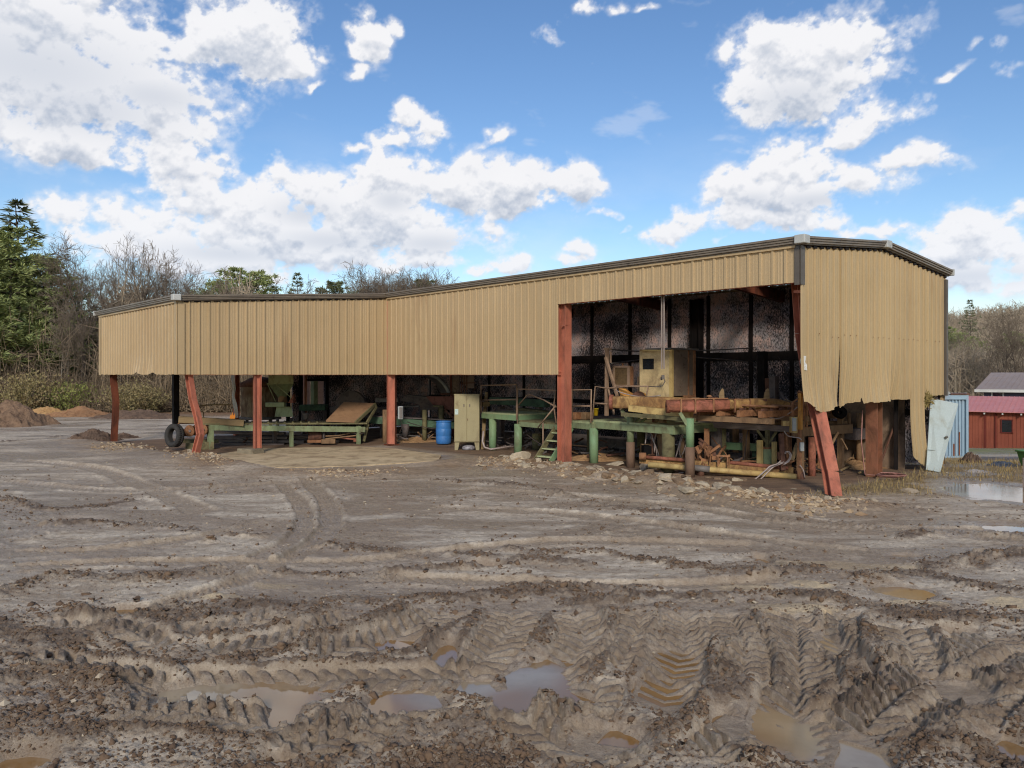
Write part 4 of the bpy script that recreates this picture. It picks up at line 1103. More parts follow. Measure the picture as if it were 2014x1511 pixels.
BLUE = worn('blue_plastic', (64, 122, 186), (58, 112, 176), (60, 84, 110), .35, 2, (1, 1, .6), .4, .05, .4)
LGREY = worn('pale_grey_box', (164, 166, 162), (150, 152, 150), (116, 106, 96), .4, 3, (1, 1, 1), .5, .05, .3)
MESHM = worn('radiator_mesh', (112, 92, 66), (98, 78, 56), (62, 48, 38), .7, 6, (1, 1, 1), .8, .6, .1, 120)
DOORM = worn('pale_door', (176, 186, 182), (166, 176, 173), (140, 136, 116), .35, .8, (1, 1, .3), .5, .04, .35)
CONT = worn('blue_container_paint', (150, 172, 186), (140, 162, 176), (122, 84, 66), .45, 1.2, (1, 1, .3), .5, .06, .35)
def pts(*a): return [W(*p) for p in a]
def root(name, label, cat, p, group=None):
    return thing(name, label, cat, (p.x, p.y, p.z), group)
def gbase(px, py): return G(px, py)

# --- big tyre standing by the bent post
c = W(343, 857, 27.0); ax = Vector((-.52, -.85, .08)).normalized()
t = root('tyre', 'large worn black tyre standing on edge by the bent post', 'tyre', Vector((c.x, c.y, 0)))
pr = [(.24, -.10), (.28, -.13), (.345, -.135), (.37, -.115), (.385, -.08), (.385, .08), (.37, .115), (.345, .135), (.28, .13), (.24, .10), (.225, .06), (.25, 0), (.225, -.06), (.24, -.10)]
mb = MB(); mb.lathe(c, pr, 40, ax)
a1 = ax.cross(Z).normalized(); a2 = ax.cross(a1)
for i in range(36):
    th = 6.283 * i / 36
    for sg in (-1, 1):
        d = a1 * math.cos(th + .05 * sg) + a2 * math.sin(th + .05 * sg); q = c + d * .383 + ax * (.055 * sg)
        mb.beam(q - ax * .045, q + ax * .045 + (a2 * math.cos(th) - a1 * math.sin(th)) * .03, .03, .02, d)
mb.build('tread', RUBBER, t, True)

# --- long roll case table under the wing
t = root('roll_case', 'long olive green roll case table with driven wheels at its left end', 'conveyor', W(560, 870, 28.5))
A0, A1 = (352, 27.3), (722, 30.0)
def rl(px, py, dz=0.0):
    k = (px - A0[0]) / (A1[0] - A0[0]); return W(px, py, A0[1] + k * (A1[1] - A0[1]) + dz)
mb = MB()
for dz in (0, 1.25): mb.beam(rl(410, 841, dz), rl(718, 845, dz), .09, .20)
mb.build('side_rail', GREEN, t, bevel=.006)
mb = MB(); mb.prism([rl(388, 833, -.05), rl(722, 832, -.05), rl(722, 829, 1.3), rl(388, 829, 1.3)], (0, 0, -.05)); mb.build('deck', OLIVE, t)
for px, pyb, dz, w_ in ((414, 868, 0, .2), (573, 879, 0, .13), (705, 871, 0, .14), (540, 872, 1.2, .14), (640, 866, 1.2, .12)):
    MB().beam(rl(px, 838, dz), Vector((rl(px, 838, dz).x, rl(px, 838, dz).y, .0)), w_, w_ * .8).build('leg', GREEN if dz == 0 else SOOTM, t)
mb = MB(); mb.beam(rl(365, 877), rl(415, 879), .16, .2); mb.beam(rl(360, 868, .5), rl(430, 868, .5), .12, .14); mb.beam(rl(412, 876, -.1), rl(412, 876, .4), .3, .24)
mb.build('foot', OLIVE, t, bevel=.008)
for px, py, dz, rr_ in ((380, 847, .25, .20), (406, 845, .1, .19), (362, 851, .5, .15)):
    c = rl(px, py, dz); mb = MB(); mb.lathe(c, [(.03, -.2), (rr_, -.2), (rr_, -.17), (rr_ * .82, -.16), (rr_ * .82, .16), (rr_, .17), (rr_, .2), (.03, .2)], 20, Vector((-.3, -.95, 0)))
    w_ = mb.build('drive_wheel', RUST, t, True)
    MB().lathe(c + Vector((-.02, -.21, 0)), [(.0, .03), (.05, .03), (.05, -.03)], 12, Vector((-.3, -.95, 0))).build('hub', SOOTM, w_)
mb = MB(); mb.tube([rl(345, 838, .3), rl(352, 833, .3), rl(380, 833, .2), rl(420, 834, 0)], .02, 6); mb.build('guard_rod', RUST, t)
# sloping chute plate at its right end
mb = MB(); mb.prism([rl(641, 827, 0), rl(697, 829, 0), rl(736, 793, .9), rl(676, 791, .9)], Z * -.05); mb.build('chute_plate', worn('chute_rust', (150, 116, 86), (134, 102, 76), (94, 66, 48), .6, 1.5, (1, 1, 1), .8, .2, .15), t)
mb = MB(); mb.beam(rl(699, 832, 0), rl(739, 795, .9), .06, .12); mb.beam(rl(700, 870, .1), rl(740, 800, .9), .07, .1); mb.beam(rl(716, 868, .3), rl(724, 835, .2), .06, .1); mb.build('chute_frame', OLIVE, t)
mb = MB(); mb.tube([rl(640, 858, .2), rl(665, 857, .2), rl(690, 852, .15), rl(705, 846, .1)], .03, 6); mb.tube([rl(635, 864, .2), rl(700, 857, .1)], .025, 6); mb.build('bent_pipe', WOODD, t)
mb = MB(); mb.beam(rl(670, 861, .3), rl(708, 865, .1), .12, .06); mb.beam(rl(695, 866, .1), rl(708, 866, .1), .1, .1); mb.build('rust_bracket', RUSTR, t)
# --- timber lying on the table
mb = MB(); mb.beam(W(352, 825, 27.6), W(480, 832, 28.2), .34, .22)
o = mb.build('timber', WOOD, bevel=.015, loc=W(415, 833, 27.9)); tag(o, 'thick squared timber lying on the left end of the roll case', 'timber')
# --- pile of boards under the table
for i, (x0, y0, x1, y1, Y) in enumerate(((422, 850, 560, 853, 30.6), (424, 860, 566, 861, 30.2), (432, 866, 600, 868, 30.0), (436, 873, 560, 874, 29.6), (470, 857, 640, 860, 31.0), (570, 866, 668, 868, 30.6), (580, 873, 656, 874, 30.2), (500, 869, 648, 872, 31.4))):
    mb = MB(); mb.beam(W(x0, y0, Y), W(x1, y1, Y + .3), .5, .09)
    tag(mb.build('board', WOODG, loc=W(x0, y0, Y)), 'long grey board in the pile under the roll case', 'board', 'boards piled under the roll case')
mb = MB(); mb.box(W(646, 868, 29.6), (.5, .3, .16), .2); tag(mb.build('wood_block', WOODD, bevel=.01, loc=W(646, 870, 29.6)), 'short brown wood block under the chute plate', 'wood block')
# --- concrete pad under the second post
mb = MB(); p = B(-.16, v2, .06); mb.box(p + Vector((-.18, -.12, .02)), (.75, .5, .2), ROTU + .3)
tag(mb.build('concrete_block', worn('grey_concrete', (146, 134, 112), (126, 116, 98), (88, 76, 62), .7, 3, (1, 1, 1), .9, .4, .1), bevel=.03, loc=p), 'grey concrete pad at the foot of the second red post', 'concrete block')
# --- burning scrap and smoke-stained stack behind
FLM, nt, N, L = nt_new('flame')
em = N.new('ShaderNodeEmission'); em.inputs[0].default_value = (1, .34, .06, 1); em.inputs[1].default_value = .22; oo = N.new('ShaderNodeOutputMaterial'); L.new(em.outputs[0], oo.inputs[0])
t = root('small_fire', 'small orange flame licking behind the timber beside the pale rag', 'fire', W(456, 824, 33.2)); mb = MB()
for px, h_, w_ in ((453.5, 9, .035), (456.5, 13, .034), (459, 8, .03), (461, 11, .026)):
    b = W(px, 824, 33.2); tp = W(px + .6, 824 - h_, 33.2); mb.tube([b, b + (tp - b) * .35, b + (tp - b) * .7, tp], [w_ * .8, w_ * 1.2, w_ * .7, .004], 6)
mb.build('flame', FLM, t, True)
mb = MB(); mb.box(W(457, 827, 33.2), (.3, .25, .14), .3); mb.build('embers', RUSTD, t)
mb = MB(); mb.tube(pts((390, 799, 33), (415, 796, 33.2), (455, 796, 33.4)), .03, 6); mb.tube(pts((392, 800, 33), (400, 812, 33), (401, 835, 33)), .02, 5)
tag(mb.build('bent_rail', WOOD, loc=W(420, 797, 33)), 'thin pale bent rail seen beyond the red S shaped post', 'rail')
# --- burnt upright tank
t = root('burnt_tank', 'tall peeling rusty tank standing between the rag post and second red post', 'tank', W(510, 822, 34))
c = W(512, 822, 34); rr_ = 26 / F * 34 * 1.4
mb = MB(); mb.lathe(c, [(rr_, 0), (rr_, 1.35)], 26); mb.build('shell', worn('peeling_steel', (150, 132, 108), (108, 82, 64), (56, 42, 36), .95, 3, (3, 3, .35), .85, .4, .1), t, True)
mb = MB(); mb.lathe(c, [(rr_ * .4, 1.32), (rr_ * 1.06, 1.32), (rr_ * 1.06, 1.48), (rr_ * .5, 1.7), (.05, 1.75)], 26); mb.build('lid', RUSTD, t, True)
mb = MB(); mb.lathe(c, [(.05, -.05), (rr_ * 1.1, -.05), (rr_ * 1.1, .06), (rr_, .06)], 26); mb.build('base_ring', GREYM, t, True)
for k in (-.5, .5): MB().beam(c + Vector((k, -.2, -.05)), Vector((c.x + k, c.y - .2, -.05)), .1).build('leg', SOOTM, t)
# --- green hopper and blower
t = root('hopper', 'light green dust hopper with conical bottom behind the roll case', 'hopper', W(560, 822, 31.5))
Yh_ = 31.5; k = Yh_ / F
def rect(px0, px1, py, d0, d1): return [W(px0, py, Yh_ + d0), W(px1, py, Yh_ + d0), W(px1, py, Yh_ + d1), W(px0, py, Yh_ + d1)]
def frust(mb, a, b): mb.add(a + b, [(0, 1, 5, 4), (1, 2, 6, 5), (2, 3, 7, 6), (3, 0, 4, 7), (4, 5, 6, 7), (3, 2, 1, 0)])
mb = MB(); frust(mb, rect(528, 577, 755, 0, 1.0), rect(528, 577, 690, 0, 1.0)); mb.build('bin', GREENL, t)
mb = MB(); frust(mb, rect(547, 562, 782, .4, .8), rect(527, 578, 755, 0, 1.0)); mb.build('cone', GREEN, t)
mb = MB(); mb.beam(W(525, 755, Yh_ - .03), W(567, 754, Yh_ - .03), .05, .06); mb.tube(pts((544, 757, Yh_), (573, 783, Yh_ + .1)), .02, 5); mb.tube(pts((527, 757, Yh_), (542, 790, Yh_ + .1)), .015, 5); mb.build('brace', GREENL, t)
mb = MB(); mb.lathe(W(556, 793, Yh_ + .5), [(.2, 0), (.17, .25), (.15, .3)], 16); mb.build('spout', WOODD, t, True)
mb = MB(); mb.beam(W(524, 796, Yh_), W(561, 796, Yh_), .3, .17); mb.build('feed_box', GREENL, t, bevel=.01)
mb = MB(); frust(mb, rect(540, 577, 820, .1, .9), rect(544, 573, 800, .2, .8)); mb.build('blower_housing', GREENL, t, bevel=.01)
mb = MB(); mb.beam(W(546, 822, Yh_ + .2), Vector((W(546, 822, Yh_ + .2).x, Yh_ + .2, 0)), .09); mb.beam(W(573, 822, Yh_ + .6), Vector((W(573, 822, Yh_ + .6).x, Yh_ + .6, 0)), .09); mb.build('stand', SOOTM, t)
mb = MB(); mb.prism(pts((566, 793, 30.9), (577, 776, 30.9), (577, 793, 30.9)), (0, .3, 0)); tag(mb.build('guard_plate', RUSTR, t), None)
# --- bucket on the roll case
t = root('bucket', 'small grey metal bucket on the roll case before the window opening', 'bucket', rl(601, 826, .9))
c = rl(601, 825, .9); mb = MB(); mb.lathe(c, [(.01, 0), (.095, 0), (.12, .20), (.125, .20), (.125, .215), (.115, .215), (.09, .02), (.01, .02)], 18); mb.build('pail', GREYM, t, True)
mb = MB(); mb.tube([c + Vector((.12 * math.cos(a), 0, .2 - .1 * math.sin(a))) for a in np.linspace(0, math.pi, 9)], .006, 5); mb.build('handle', SOOTM, t)
# --- pump stand in the window opening and planks beyond
t = root('machine_stand', 'dark green machine table before the window opening at the back', 'machine', W(615, 800, 35))
mb = MB(); mb.beam(W(592, 802, 35), W(642, 801, 35), .6, .26); mb.build('body', DGREEN, t, bevel=.02)
for px in (596, 639): MB().beam(W(px, 800, 35), Vector((W(px, 800, 35).x, 35, 0)), .12).build('leg', SOOTM, t)
mb = MB(); mb.beam(W(618, 798, 35), W(618, 750, 35), .28, .2); mb.build('column', GREEN, t)
for px, w_ in ((601, 13), (631, 9)):
    mb = MB(); mb.box(W(px, 768, 37.5), (w_ / F * 37.5 * 1.3, .1, 1.5)); tag(mb.build('panel_board', worn('raw_board%d' % px, (188, 152, 132), (170, 136, 118), (112, 86, 70), .6, 3, (1, 1, 1), .9, .2, .1), loc=W(px, 800, 37.5)), 'pale pinkish board standing upright beyond the window opening, ' + ('left' if px < 610 else 'right') + ' of the green column', 'board')
# --- sooty machinery in the dark middle bay
t = root('saw_head', 'sooty round saw guard on a dark frame behind the chute plate', 'saw', W(690, 860, 33.5)); c = W(692, 800, 33.5)
mb = MB(); mb.lathe(c, [(.05, -.12), (.66, -.12), (.66, .12), (.05, .12)], 28, Vector((-.2, -1, 0))); mb.build('guard', SOOTM, t)
mb = MB(); mb.beam(W(650, 806, 33.4), W(770, 806, 33.8), .5, .22); mb.beam(W(700, 818, 33.4), W(770, 822, 33.8), .4, .12); mb.build('frame', SOOTM, t)
for px in (664, 752): MB().beam(W(px, 806, 33.6), Vector((W(px, 806, 33.6).x, 33.6, 0)), .16).build('leg', SOOTM, t)
t = root('edger_table', 'low dark green steel table with olive legs left of the blue drum', 'machine', W(800, 870, 31))
mb = MB(); mb.beam(W(728, 826, 31.6), W(905, 838, 31.0), .12, .26); mb.beam(W(728, 824, 32.8), W(905, 832, 32.4), .12, .26); mb.build('rail', DGREEN, t)
mb = MB(); mb.prism(pts((728, 818, 31.6), (900, 826, 31.0), (900, 823, 32.6), (728, 816, 32.9)), (0, 0, -.04)); mb.build('top', SOOTM, t)
for px, Y, pt, pb_, m_ in ((835, 31.0, 806, 862, OLIVE), (757, 30.6, 806, 868, WOODD), (868, 31.4, 800, 860, OLIVE)):
    a = W(px, pt, Y); MB().tube([a, Vector((a.x, a.y, -.03))], .09, 10).build('leg', m_, t, True)
mb = MB(); mb.tube(pts((780, 855, 31.5), (830, 859, 31.3), (860, 861, 31.2)), .03, 6); mb.tube(pts((785, 848, 32.5), (880, 856, 32.0)), .03, 6); mb.build('lower_rod', GREYM, t)
MB().lathe(W(797, 862, 31.3), [(.0, 0), (.10, .0), (.16, .55), (.0, .55)], 14).build('dust_cone', SOOTM, t, True)
t = root('canopy_saw', 'black sooty machine with pale edged top under the curved chute', 'machine', W(850, 860, 33.0))
mb = MB(); mb.prism(pts((800, 777, 33), (842, 781, 33), (876, 790, 33), (870, 806, 33), (828, 808, 33), (822, 795, 33), (785, 788, 33)), (0, 1.0, 0)); mb.build('housing', SOOTM, t)
mb = MB(); mb.beam(W(785, 787, 32.9), W(740, 787, 32.9), .5, .16); mb.beam(W(775, 800, 32.9), W(825, 799, 32.9), .4, .05); mb.beam(W(792, 777, 32.9), W(850, 783, 32.9), .1, .03); mb.build('arm', GREYM, t)
for px in (832, 866): MB().beam(W(px, 806, 33.4), Vector((W(px, 806, 33.4).x, 33.4, 0)), .14).build('leg', SOOTM, t)
t = root('trough_hopper', 'red brown sloping trough hopper behind the blue drum', 'hopper', W(870, 860, 32))
mb = MB(); mb.prism(pts((838, 780, 31.6), (905, 780, 31.6), (905, 818, 31.6), (852, 797, 31.6)), (0, .06, 0)); mb.prism(pts((838, 780, 32.8), (905, 780, 32.8), (905, 818, 32.8), (852, 797, 32.8)), (0, .06, 0)); mb.prism(pts((852, 797, 31.6), (905, 818, 31.6), (905, 818, 32.8), (852, 797, 32.8)), Z * .05)
mb.build('trough', worn('red_brown_sheet', (134, 92, 80), (116, 76, 66), (74, 50, 44), .7, 3, (1, 1, 1), .8, .2, .15), t)
mb = MB(); mb.beam(W(852, 799, 31.5), W(872, 799, 31.5), .3, .05); a = W(868, 799, 31.6); mb.tube([a, Vector((a.x, a.y, 0))], .11, 10); mb.build('post', OLIVE, t)
for a, b in (((875, 806), (907, 838)), ((885, 806), (907, 830))): MB().beam(W(*a, 31.4), W(*b, 31.4), .05, .08).build('brace', RUSTD, t)
mb = MB()
cv = [(846, 739), (858, 744), (868, 752), (876, 763), (882, 775)]
for (a, b), (c_, d) in zip(cv[:-1], cv[1:]): mb.prism([W(a, b, 33.0), W(c_, d, 33.0), W(c_ - 12, d + 3, 34.2), W(a - 12, b + 3, 34.2)], (.10, .02, .10))
t = root('curved_chute', 'curved pale metal chute arching down behind the trough hopper', 'chute', W(880, 776, 33)); mb.build('sheet', GREYM, t)
mb = MB(); mb.tube(pts((846, 738, 32.95), (860, 744, 32.95), (871, 754, 32.95), (879, 766, 32.95), (884, 777, 32.95)), .06, 8); mb.build('edge', LGREY, t, True)
mb = MB(); mb.beam(W(867, 775, 33), W(908, 774, 33.2), .5, .08); mb.build('ledge', RUSTD, t)
a = W(880, 776, 33.4); MB().beam(a, Vector((a.x, a.y, 0)), .12).build('support', SOOTM, t)
# wall boxes behind the cabinet
mb = MB(); mb.box(W(897, 752, 33.4), (.32, .2, 1.0)); t = root('wall_cabinet', 'tall speckled grey cabinet hung above the ledge near the panel', 'cabinet', W(897, 774, 33.4)); mb.build('case', WOODG, t, bevel=.01)
mb = MB(); mb.box(W(897, 752, 33.29), (.26, .02, .9)); mb.build('door', worn('speckled_board', (160, 142, 126), (140, 122, 108), (84, 68, 60), .9, 6, (1, 1, 1), .9, .3, .1), t); MB().beam(W(897, 770, 33.5), Vector((W(897, 770, 33.5).x, 33.5, 0)), .1).build('support', SOOTM, t)
t = root('switch_panel', 'speckled grey switch boxes on a pipe frame above the tan cabinet', 'switch panel', W(922, 776, 31))
mb = MB(); mb.box(W(926, 748, 31), (.26, .16, .62)); mb.build('box', WOODG, t, bevel=.008); mb = MB(); mb.box(W(914, 746, 31), (.14, .16, .5)); mb.build('box', WOODG, t, bevel=.008)
mb = MB()
for px in (908, 913, 918): mb.tube([W(px, 700, 30.85), W(px, 776, 30.85)], .018, 6)
mb.tube([W(906, 754, 30.85), W(936, 753, 30.85)], .018, 6); mb.tube(pts((938, 760, 30.8), (932, 768, 30.8), (929, 776, 30.8)), .012, 5); mb.build('conduit', RUSTD, t)
# --- electrical box on the inner-corner post
t = root('electrical_box', 'pale grey electrical box fixed to the right of the inner corner post', 'electrical box', W(787, 826, 29.1))
mb = MB(); mb.box(W(788, 812, 29.15), (.19, .16, .48)); mb.build('case', LGREY, t, bevel=.03)
mb = MB(); mb.box(W(788.5, 812, 29.06), (.11, .03, .4)); mb.build('cover', GREYM, t, bevel=.01); mb = MB(); mb.tube(pts((788, 825, 29.1), (790, 840, 29.2), (786, 852, 29.3)), .012, 5); mb.build('cable', HOSED, t)
# --- blue drum
Yd = F * 2.58 / (873 - HY); c = Vector(((872.5 - CX) / F * Yd, Yd, .02))
t = thing('drum', 'bright blue plastic drum left of the tan cabinet', 'drum', c)
mb = MB(); mb.lathe(c, [(.0, 0), (.25, 0), (.275, .03), (.285, .12), (.288, .28), (.282, .30), (.290, .32), (.292, .55), (.284, .57), (.290, .59), (.288, .74), (.275, .80)], 32); mb.build('shell', BLUE, t, True)
mb = MB(); mb.lathe(c, [(.275, .80), (.292, .815), (.292, .85), (.27, .85), (.265, .83), (.0, .82)], 32); mb.build('rim', BLUE, t, True)
for dx in (-.13, .13): MB().lathe(c + Vector((dx, .03, .82)), [(.045, 0), (.045, .02), (0, .025)], 12).build('bung', BLUE, t, True)
# --- tan two-door cabinet
Yc = F * 2.57 / (884 - HY); zt = EYE - (777 - HY) / F * Yc; zb = EYE - (870 - HY) / F * Yc
x0, x1 = (893.5 - CX) / F * Yc, (943 - CX) / F * Yc; cx_ = (x0 + x1) / 2; dp = .5
t = thing('electrical_cabinet', 'tan two door steel cabinet on short legs left of the green platform', 'cabinet', (cx_, Yc + .25, .02))
mb = MB(); mb.box((cx_, Yc + dp / 2, (zt + zb) / 2), (x1 - x0, dp, zt - zb)); mb.box((cx_, Yc + dp / 2, zt + .015), (x1 - x0 + .03, dp + .03, .03)); mb.build('case', CABT, t, bevel=.008)
for sg in (-1, 1):
    mb = MB(); w_ = (x1 - x0) / 2; mb.box((cx_ + sg * w_ / 2, Yc - .012, (zt + zb) / 2), (w_ - .025, .022, zt - zb - .06)); d = mb.build('door', CABT, t, bevel=.006)
    MB().box((cx_ + sg * .10, Yc - .03, zb + (zt - zb) * .78), (.03, .03, .09)).build('latch', SOOTM, d)
    MB().prism([(cx_ + sg * (w_ - .01), Yc + .03, zb), (cx_ + sg * (w_ - .18), Yc + .03, zb), (cx_ + sg * (w_ - .12), Yc + .03, 0), (cx_ + sg * (w_ - .01), Yc + .03, 0)], (0, .06, 0)).build('leg', CABT, t)
    MB().prism([(cx_ + sg * (w_ - .01), Yc + .42, zb), (cx_ + sg * (w_ - .18), Yc + .42, zb), (cx_ + sg * (w_ - .12), Yc + .42, 0), (cx_ + sg * (w_ - .01), Yc + .42, 0)], (0, .06, 0)).build('leg', CABT, t)
MB().box((cx_ + .03, Yc - .03, zb + (zt - zb) * .48), (.02, .03, .07)).build('handle', RUSTD, t)
mb = MB(); mb.box(((898 - CX) / F * Yc, Yc - .027, EYE - (810 - HY) / F * Yc), (.12, .006, .19)); mb.build('sticker', worn('pale_sticker', (186, 204, 196), (206, 212, 206), (130, 170, 166), .6, 12, (1, 1, 1), .5, 0, .2), t)
mb = MB(); mb.lathe(((921 - CX) / F * Yc, Yc + .2, .06), [(0, -.06), (.24, -.04), (.22, .05), (.1, .1), (0, .1)], 14); tag(mb.build('plastic_bag', worn('striped_bag', (180, 176, 178), (120, 112, 114), (60, 56, 58), .9, 14, (1, 1, 1), .6, .4, .3), None, True, loc=((921 - CX) / F * Yc, Yc + .2, 0)), 'crumpled white bag under the tan cabinet', 'bag')

# --- green catwalk with pipe railings
RAIL = worn('brown_railing', (158, 132, 110), (140, 114, 94), (96, 72, 56), .7, 3, (1, 1, 1), .7, .15, .2)
def deck(t, poly, th, mat, fas):
    mb = MB(); mb.prism(poly, (0, 0, -.05)); mb.build('deck', mat, t)
    mb = MB(); n = len(poly)
    for i in range(n): mb.beam(poly[i] - Z * (.05 + th / 2), poly[(i + 1) % n] - Z * (.05 + th / 2), .05, th)
    mb.build('edge_beam', fas, t, bevel=.004)
def hz(px, py, z):
    Y = F * (EYE - z) / (py - HY); return Vector(((px - CX) / F * Y, Y, z))
def leg(t, p, r_, mat=None, z0=-.05, ztop=None):
    mb = MB(); mb.tube([Vector((p.x, p.y, z0)), Vector((p.x, p.y, ztop if ztop is not None else p.z))], r_, 14); return mb.build('leg', mat or GREENB, t, True)
t = root('catwalk', 'raised green steel catwalk with bent brown pipe railings left of the tall red post', 'catwalk', B(6.0, .8, 0))
ZL = 1.26
fl, fr = W(948, 812, 27.9), W(1020, 814, 26.3); fl.z = fr.z = 1.30
bl, br_ = fl + VD * 1.6, fr + VD * 1.6
deck(t, [fl, fr, br_, bl], .17, GREENL, GREENB)
f2l, f2r = W(1021, 827, 26.0), W(1096, 829, 24.4); f2l.z = f2r.z = 1.12
deck(t, [f2l, f2r, f2r + VD * 1.6, f2l + VD * 1.6], .15, OLIVE, GREEN)
leg(t, W(969, 824, 27.5), .13); leg(t, W(1019, 834, 26.05), .13); leg(t, fl + VD * 1.5 + UD * .3, .12, OLIVE); leg(t, f2r + VD * 1.5, .12, OLIVE)
def railing(t, segs, r_=.024):
    mb = MB()
    for s in segs: mb.tube([W(*p) for p in s], r_, 7)
    return mb.build('railing', RAIL, t, True)
railing(t, [[(946, 812, 27.8), (946, 758, 27.8), (1016, 757, 26.3), (1016, 826, 26.2)], [(946, 787, 27.8), (1016, 786, 26.3)]])
railing(t, [[(1018, 834, 26.0), (1018, 765, 26.0), (1093, 768, 24.5), (1089, 800, 24.5), (1094, 832, 24.4)], [(1020, 797, 26), (1037, 777, 25.6), (1045, 777, 25.5), (1070, 787, 24.9), (1094, 801, 24.4)], [(1093, 798, 24.4), (1058, 841, 24.9)], [(1068, 832, 24.6), (1068, 880, 24.4)]])
mb = MB(); mb.beam(W(953, 806, 28.4), W(950, 885, 27.9), .12, .08); mb.build('brace', WOOD, t); mb = MB(); mb.beam(W(957, 772, 28.6), W(954, 812, 28.4), .1, .08); mb.box(W(955, 795, 28.3), (.25, .2, .16), .3); mb.build('bracket', WOOD, t)
mb = MB(); mb.tube(pts((951, 848, 27.6), (949, 868, 27.5), (953, 880, 27.4), (965, 884, 27.3), (1005, 878, 27.6)), .035, 7); mb.build('hose', HOSE, t, True)
# machine behind the catwalk
t = root('feed_works', 'green beams and dark machinery lying behind the catwalk railing', 'machine', B(6.3, 3.2, 0))
mb = MB(); mb.beam(W(968, 788, 30.2), W(1076, 794, 28.2), .3, .26); mb.build('beam', DGREEN, t); mb = MB(); mb.beam(W(1022, 808, 29), W(1078, 815, 27.6), .4, .22); mb.build('beam', OLIVE, t)
mb = MB(); mb.tube(pts((985, 785, 29.8), (994, 797, 29.6), (1003, 808, 29.4)), .07, 8); mb.tube(pts((974, 809, 29.2), (1006, 807, 29.2)), .06, 8); mb.tube(pts((1000, 800, 29.2), (1012, 812, 29.2)), .05, 8); mb.build('shaft', SOOTM, t)
for px, Y in ((985, 30), (1060, 28.6)): MB().beam(W(px, 800, Y), Vector((W(px, 800, Y).x, Y, 0)), .2).build('leg', SOOTM, t)
mb = MB(); mb.beam(B(3.6, 4.0, .35), B(9.5, 4.0, .35), .8, .3); mb.beam(B(4.5, 3.0, .18), B(9.8, 2.6, .18), .12, .1); mb.build('skid', SOOTM, t)
# --- stairs
t = root('stair_ladder', 'steep olive green steel stair leaning up to the catwalk beside the tall red post', 'stairs', W(1068, 908, 23.9))
sA0, sA1 = W(1053, 906, 24.0), W(1099, 832, 24.6); off = W(1083, 909, 23.8) - W(1053, 906, 24.0)
for o_ in (Vector((0, 0, 0)), off):
    MB().beam(sA0 + o_, sA1 + o_, .05, .16).build('stringer', OLIVE if o_.length == 0 else GREENB, t)
for k in (.12, .32, .53, .74, .93):
    p = sA0 + (sA1 - sA0) * k; mb = MB(); mb.beam(p + Vector((0, .02, 0)), p + off + Vector((0, .02, 0)), .22, .035); mb.build('tread', GREENL, t)
# --- olive barrel under the catwalk
Yb_ = F * 2.6 / (884 - HY); c = Vector(((1056 - CX) / F * Yb_, Yb_, 0)); t = thing('drum', 'olive green steel drum standing in the shade under the catwalk', 'drum', c)
mb = MB(); mb.lathe(c, [(0, 0), (.17, 0), (.17, .18), (.178, .19), (.17, .2), (.17, .36), (.178, .37), (.17, .38), (.17, .53), (.178, .54), (.165, .54), (.16, .52), (0, .52)], 24); mb.build('shell', OLIVE, t, True)
MB().lathe(c + Vector((.08, -.03, .52)), [(.03, 0), (.03, .02), (0, .025)], 10).build('bung', RUST, t)
# --- right-hand catwalk
t = root('catwalk', 'raised green steel catwalk right of the tall red post under the operator cab', 'catwalk', B(10.6, 1.0, 0))
g0, g1 = W(1124, 828, 24.4), W(1166, 829, 23.4); g0.z = g1.z = 1.20
deck(t, [g0, g1, g1 + VD * 1.6, g0 + VD * 1.6], .17, GREENL, GREEN)
h0, h1 = W(1167, 825, 23.5), W(1325, 838, 20.9); h0.z = h1.z = 1.27
deck(t, [h0, h1, h1 + VD * 2.4, h0 + VD * 2.4], .19, GREENL, GREEN)
leg(t, W(1168, 842, 23.5), .13); p = h1 - UD * .25 + VD * .1; leg(t, p, .17, OLIVE, -.05, 1.05); leg(t, h0 + VD * 2.2, .13, OLIVE); leg(t, h1 + VD * 2.2, .13, OLIVE)
railing(t, [[(1125, 830, 24.4), (1125, 767, 24.4), (1163, 767, 23.5), (1162, 832, 23.4)], [(1125, 799, 24.4), (1163, 799, 23.5)]])
railing(t, [[(1165, 828, 23.4), (1171, 760, 23.4), (1195, 764, 23.0), (1240, 760, 22.4), (1275, 760, 21.9), (1271, 780, 21.9)], [(1168, 793, 23.4), (1195, 795, 23.0)]])
# yellow pail and boxes on it
t = root('bucket', 'small yellow plastic pail on the green catwalk railing corner', 'bucket', W(1172, 817, 23.7)); c = W(1172, 817.5, 23.7)
mb = MB(); mb.lathe(c, [(0, 0), (.062, 0), (.074, .19), (.08, .19), (.08, .21), (.07, .21), (.06, .02), (0, .02)], 18); mb.build('pail', worn('yellow_plastic', (216, 180, 40), (204, 166, 40), (150, 116, 50), .4, 4, (1, 1, 1), .4, .02, .4), t, True)
mb = MB(); mb.tube([c + Vector((.075 * math.cos(a), -.01, .19 - .08 * math.sin(a))) for a in np.linspace(0, math.pi, 9)], .005, 5); mb.build('handle', GREYM, t)
for px, w_, h_, lab in ((1133, .28, .2, 'brown rusty box on the catwalk just right of the tall red post'), (1152, .26, .2, 'lighter brown box on the catwalk beside the rusty box')):
    p = W(px, 825, 24.6); mb = MB(); mb.box(p + Z * .1, (w_, .3, h_), ROTU); mb.box(p + Z * .21, (w_ + .02, .32, .02), ROTU); tag(mb.build('box', RUST if px < 1140 else WOODD, bevel=.01, loc=p), lab, 'box')
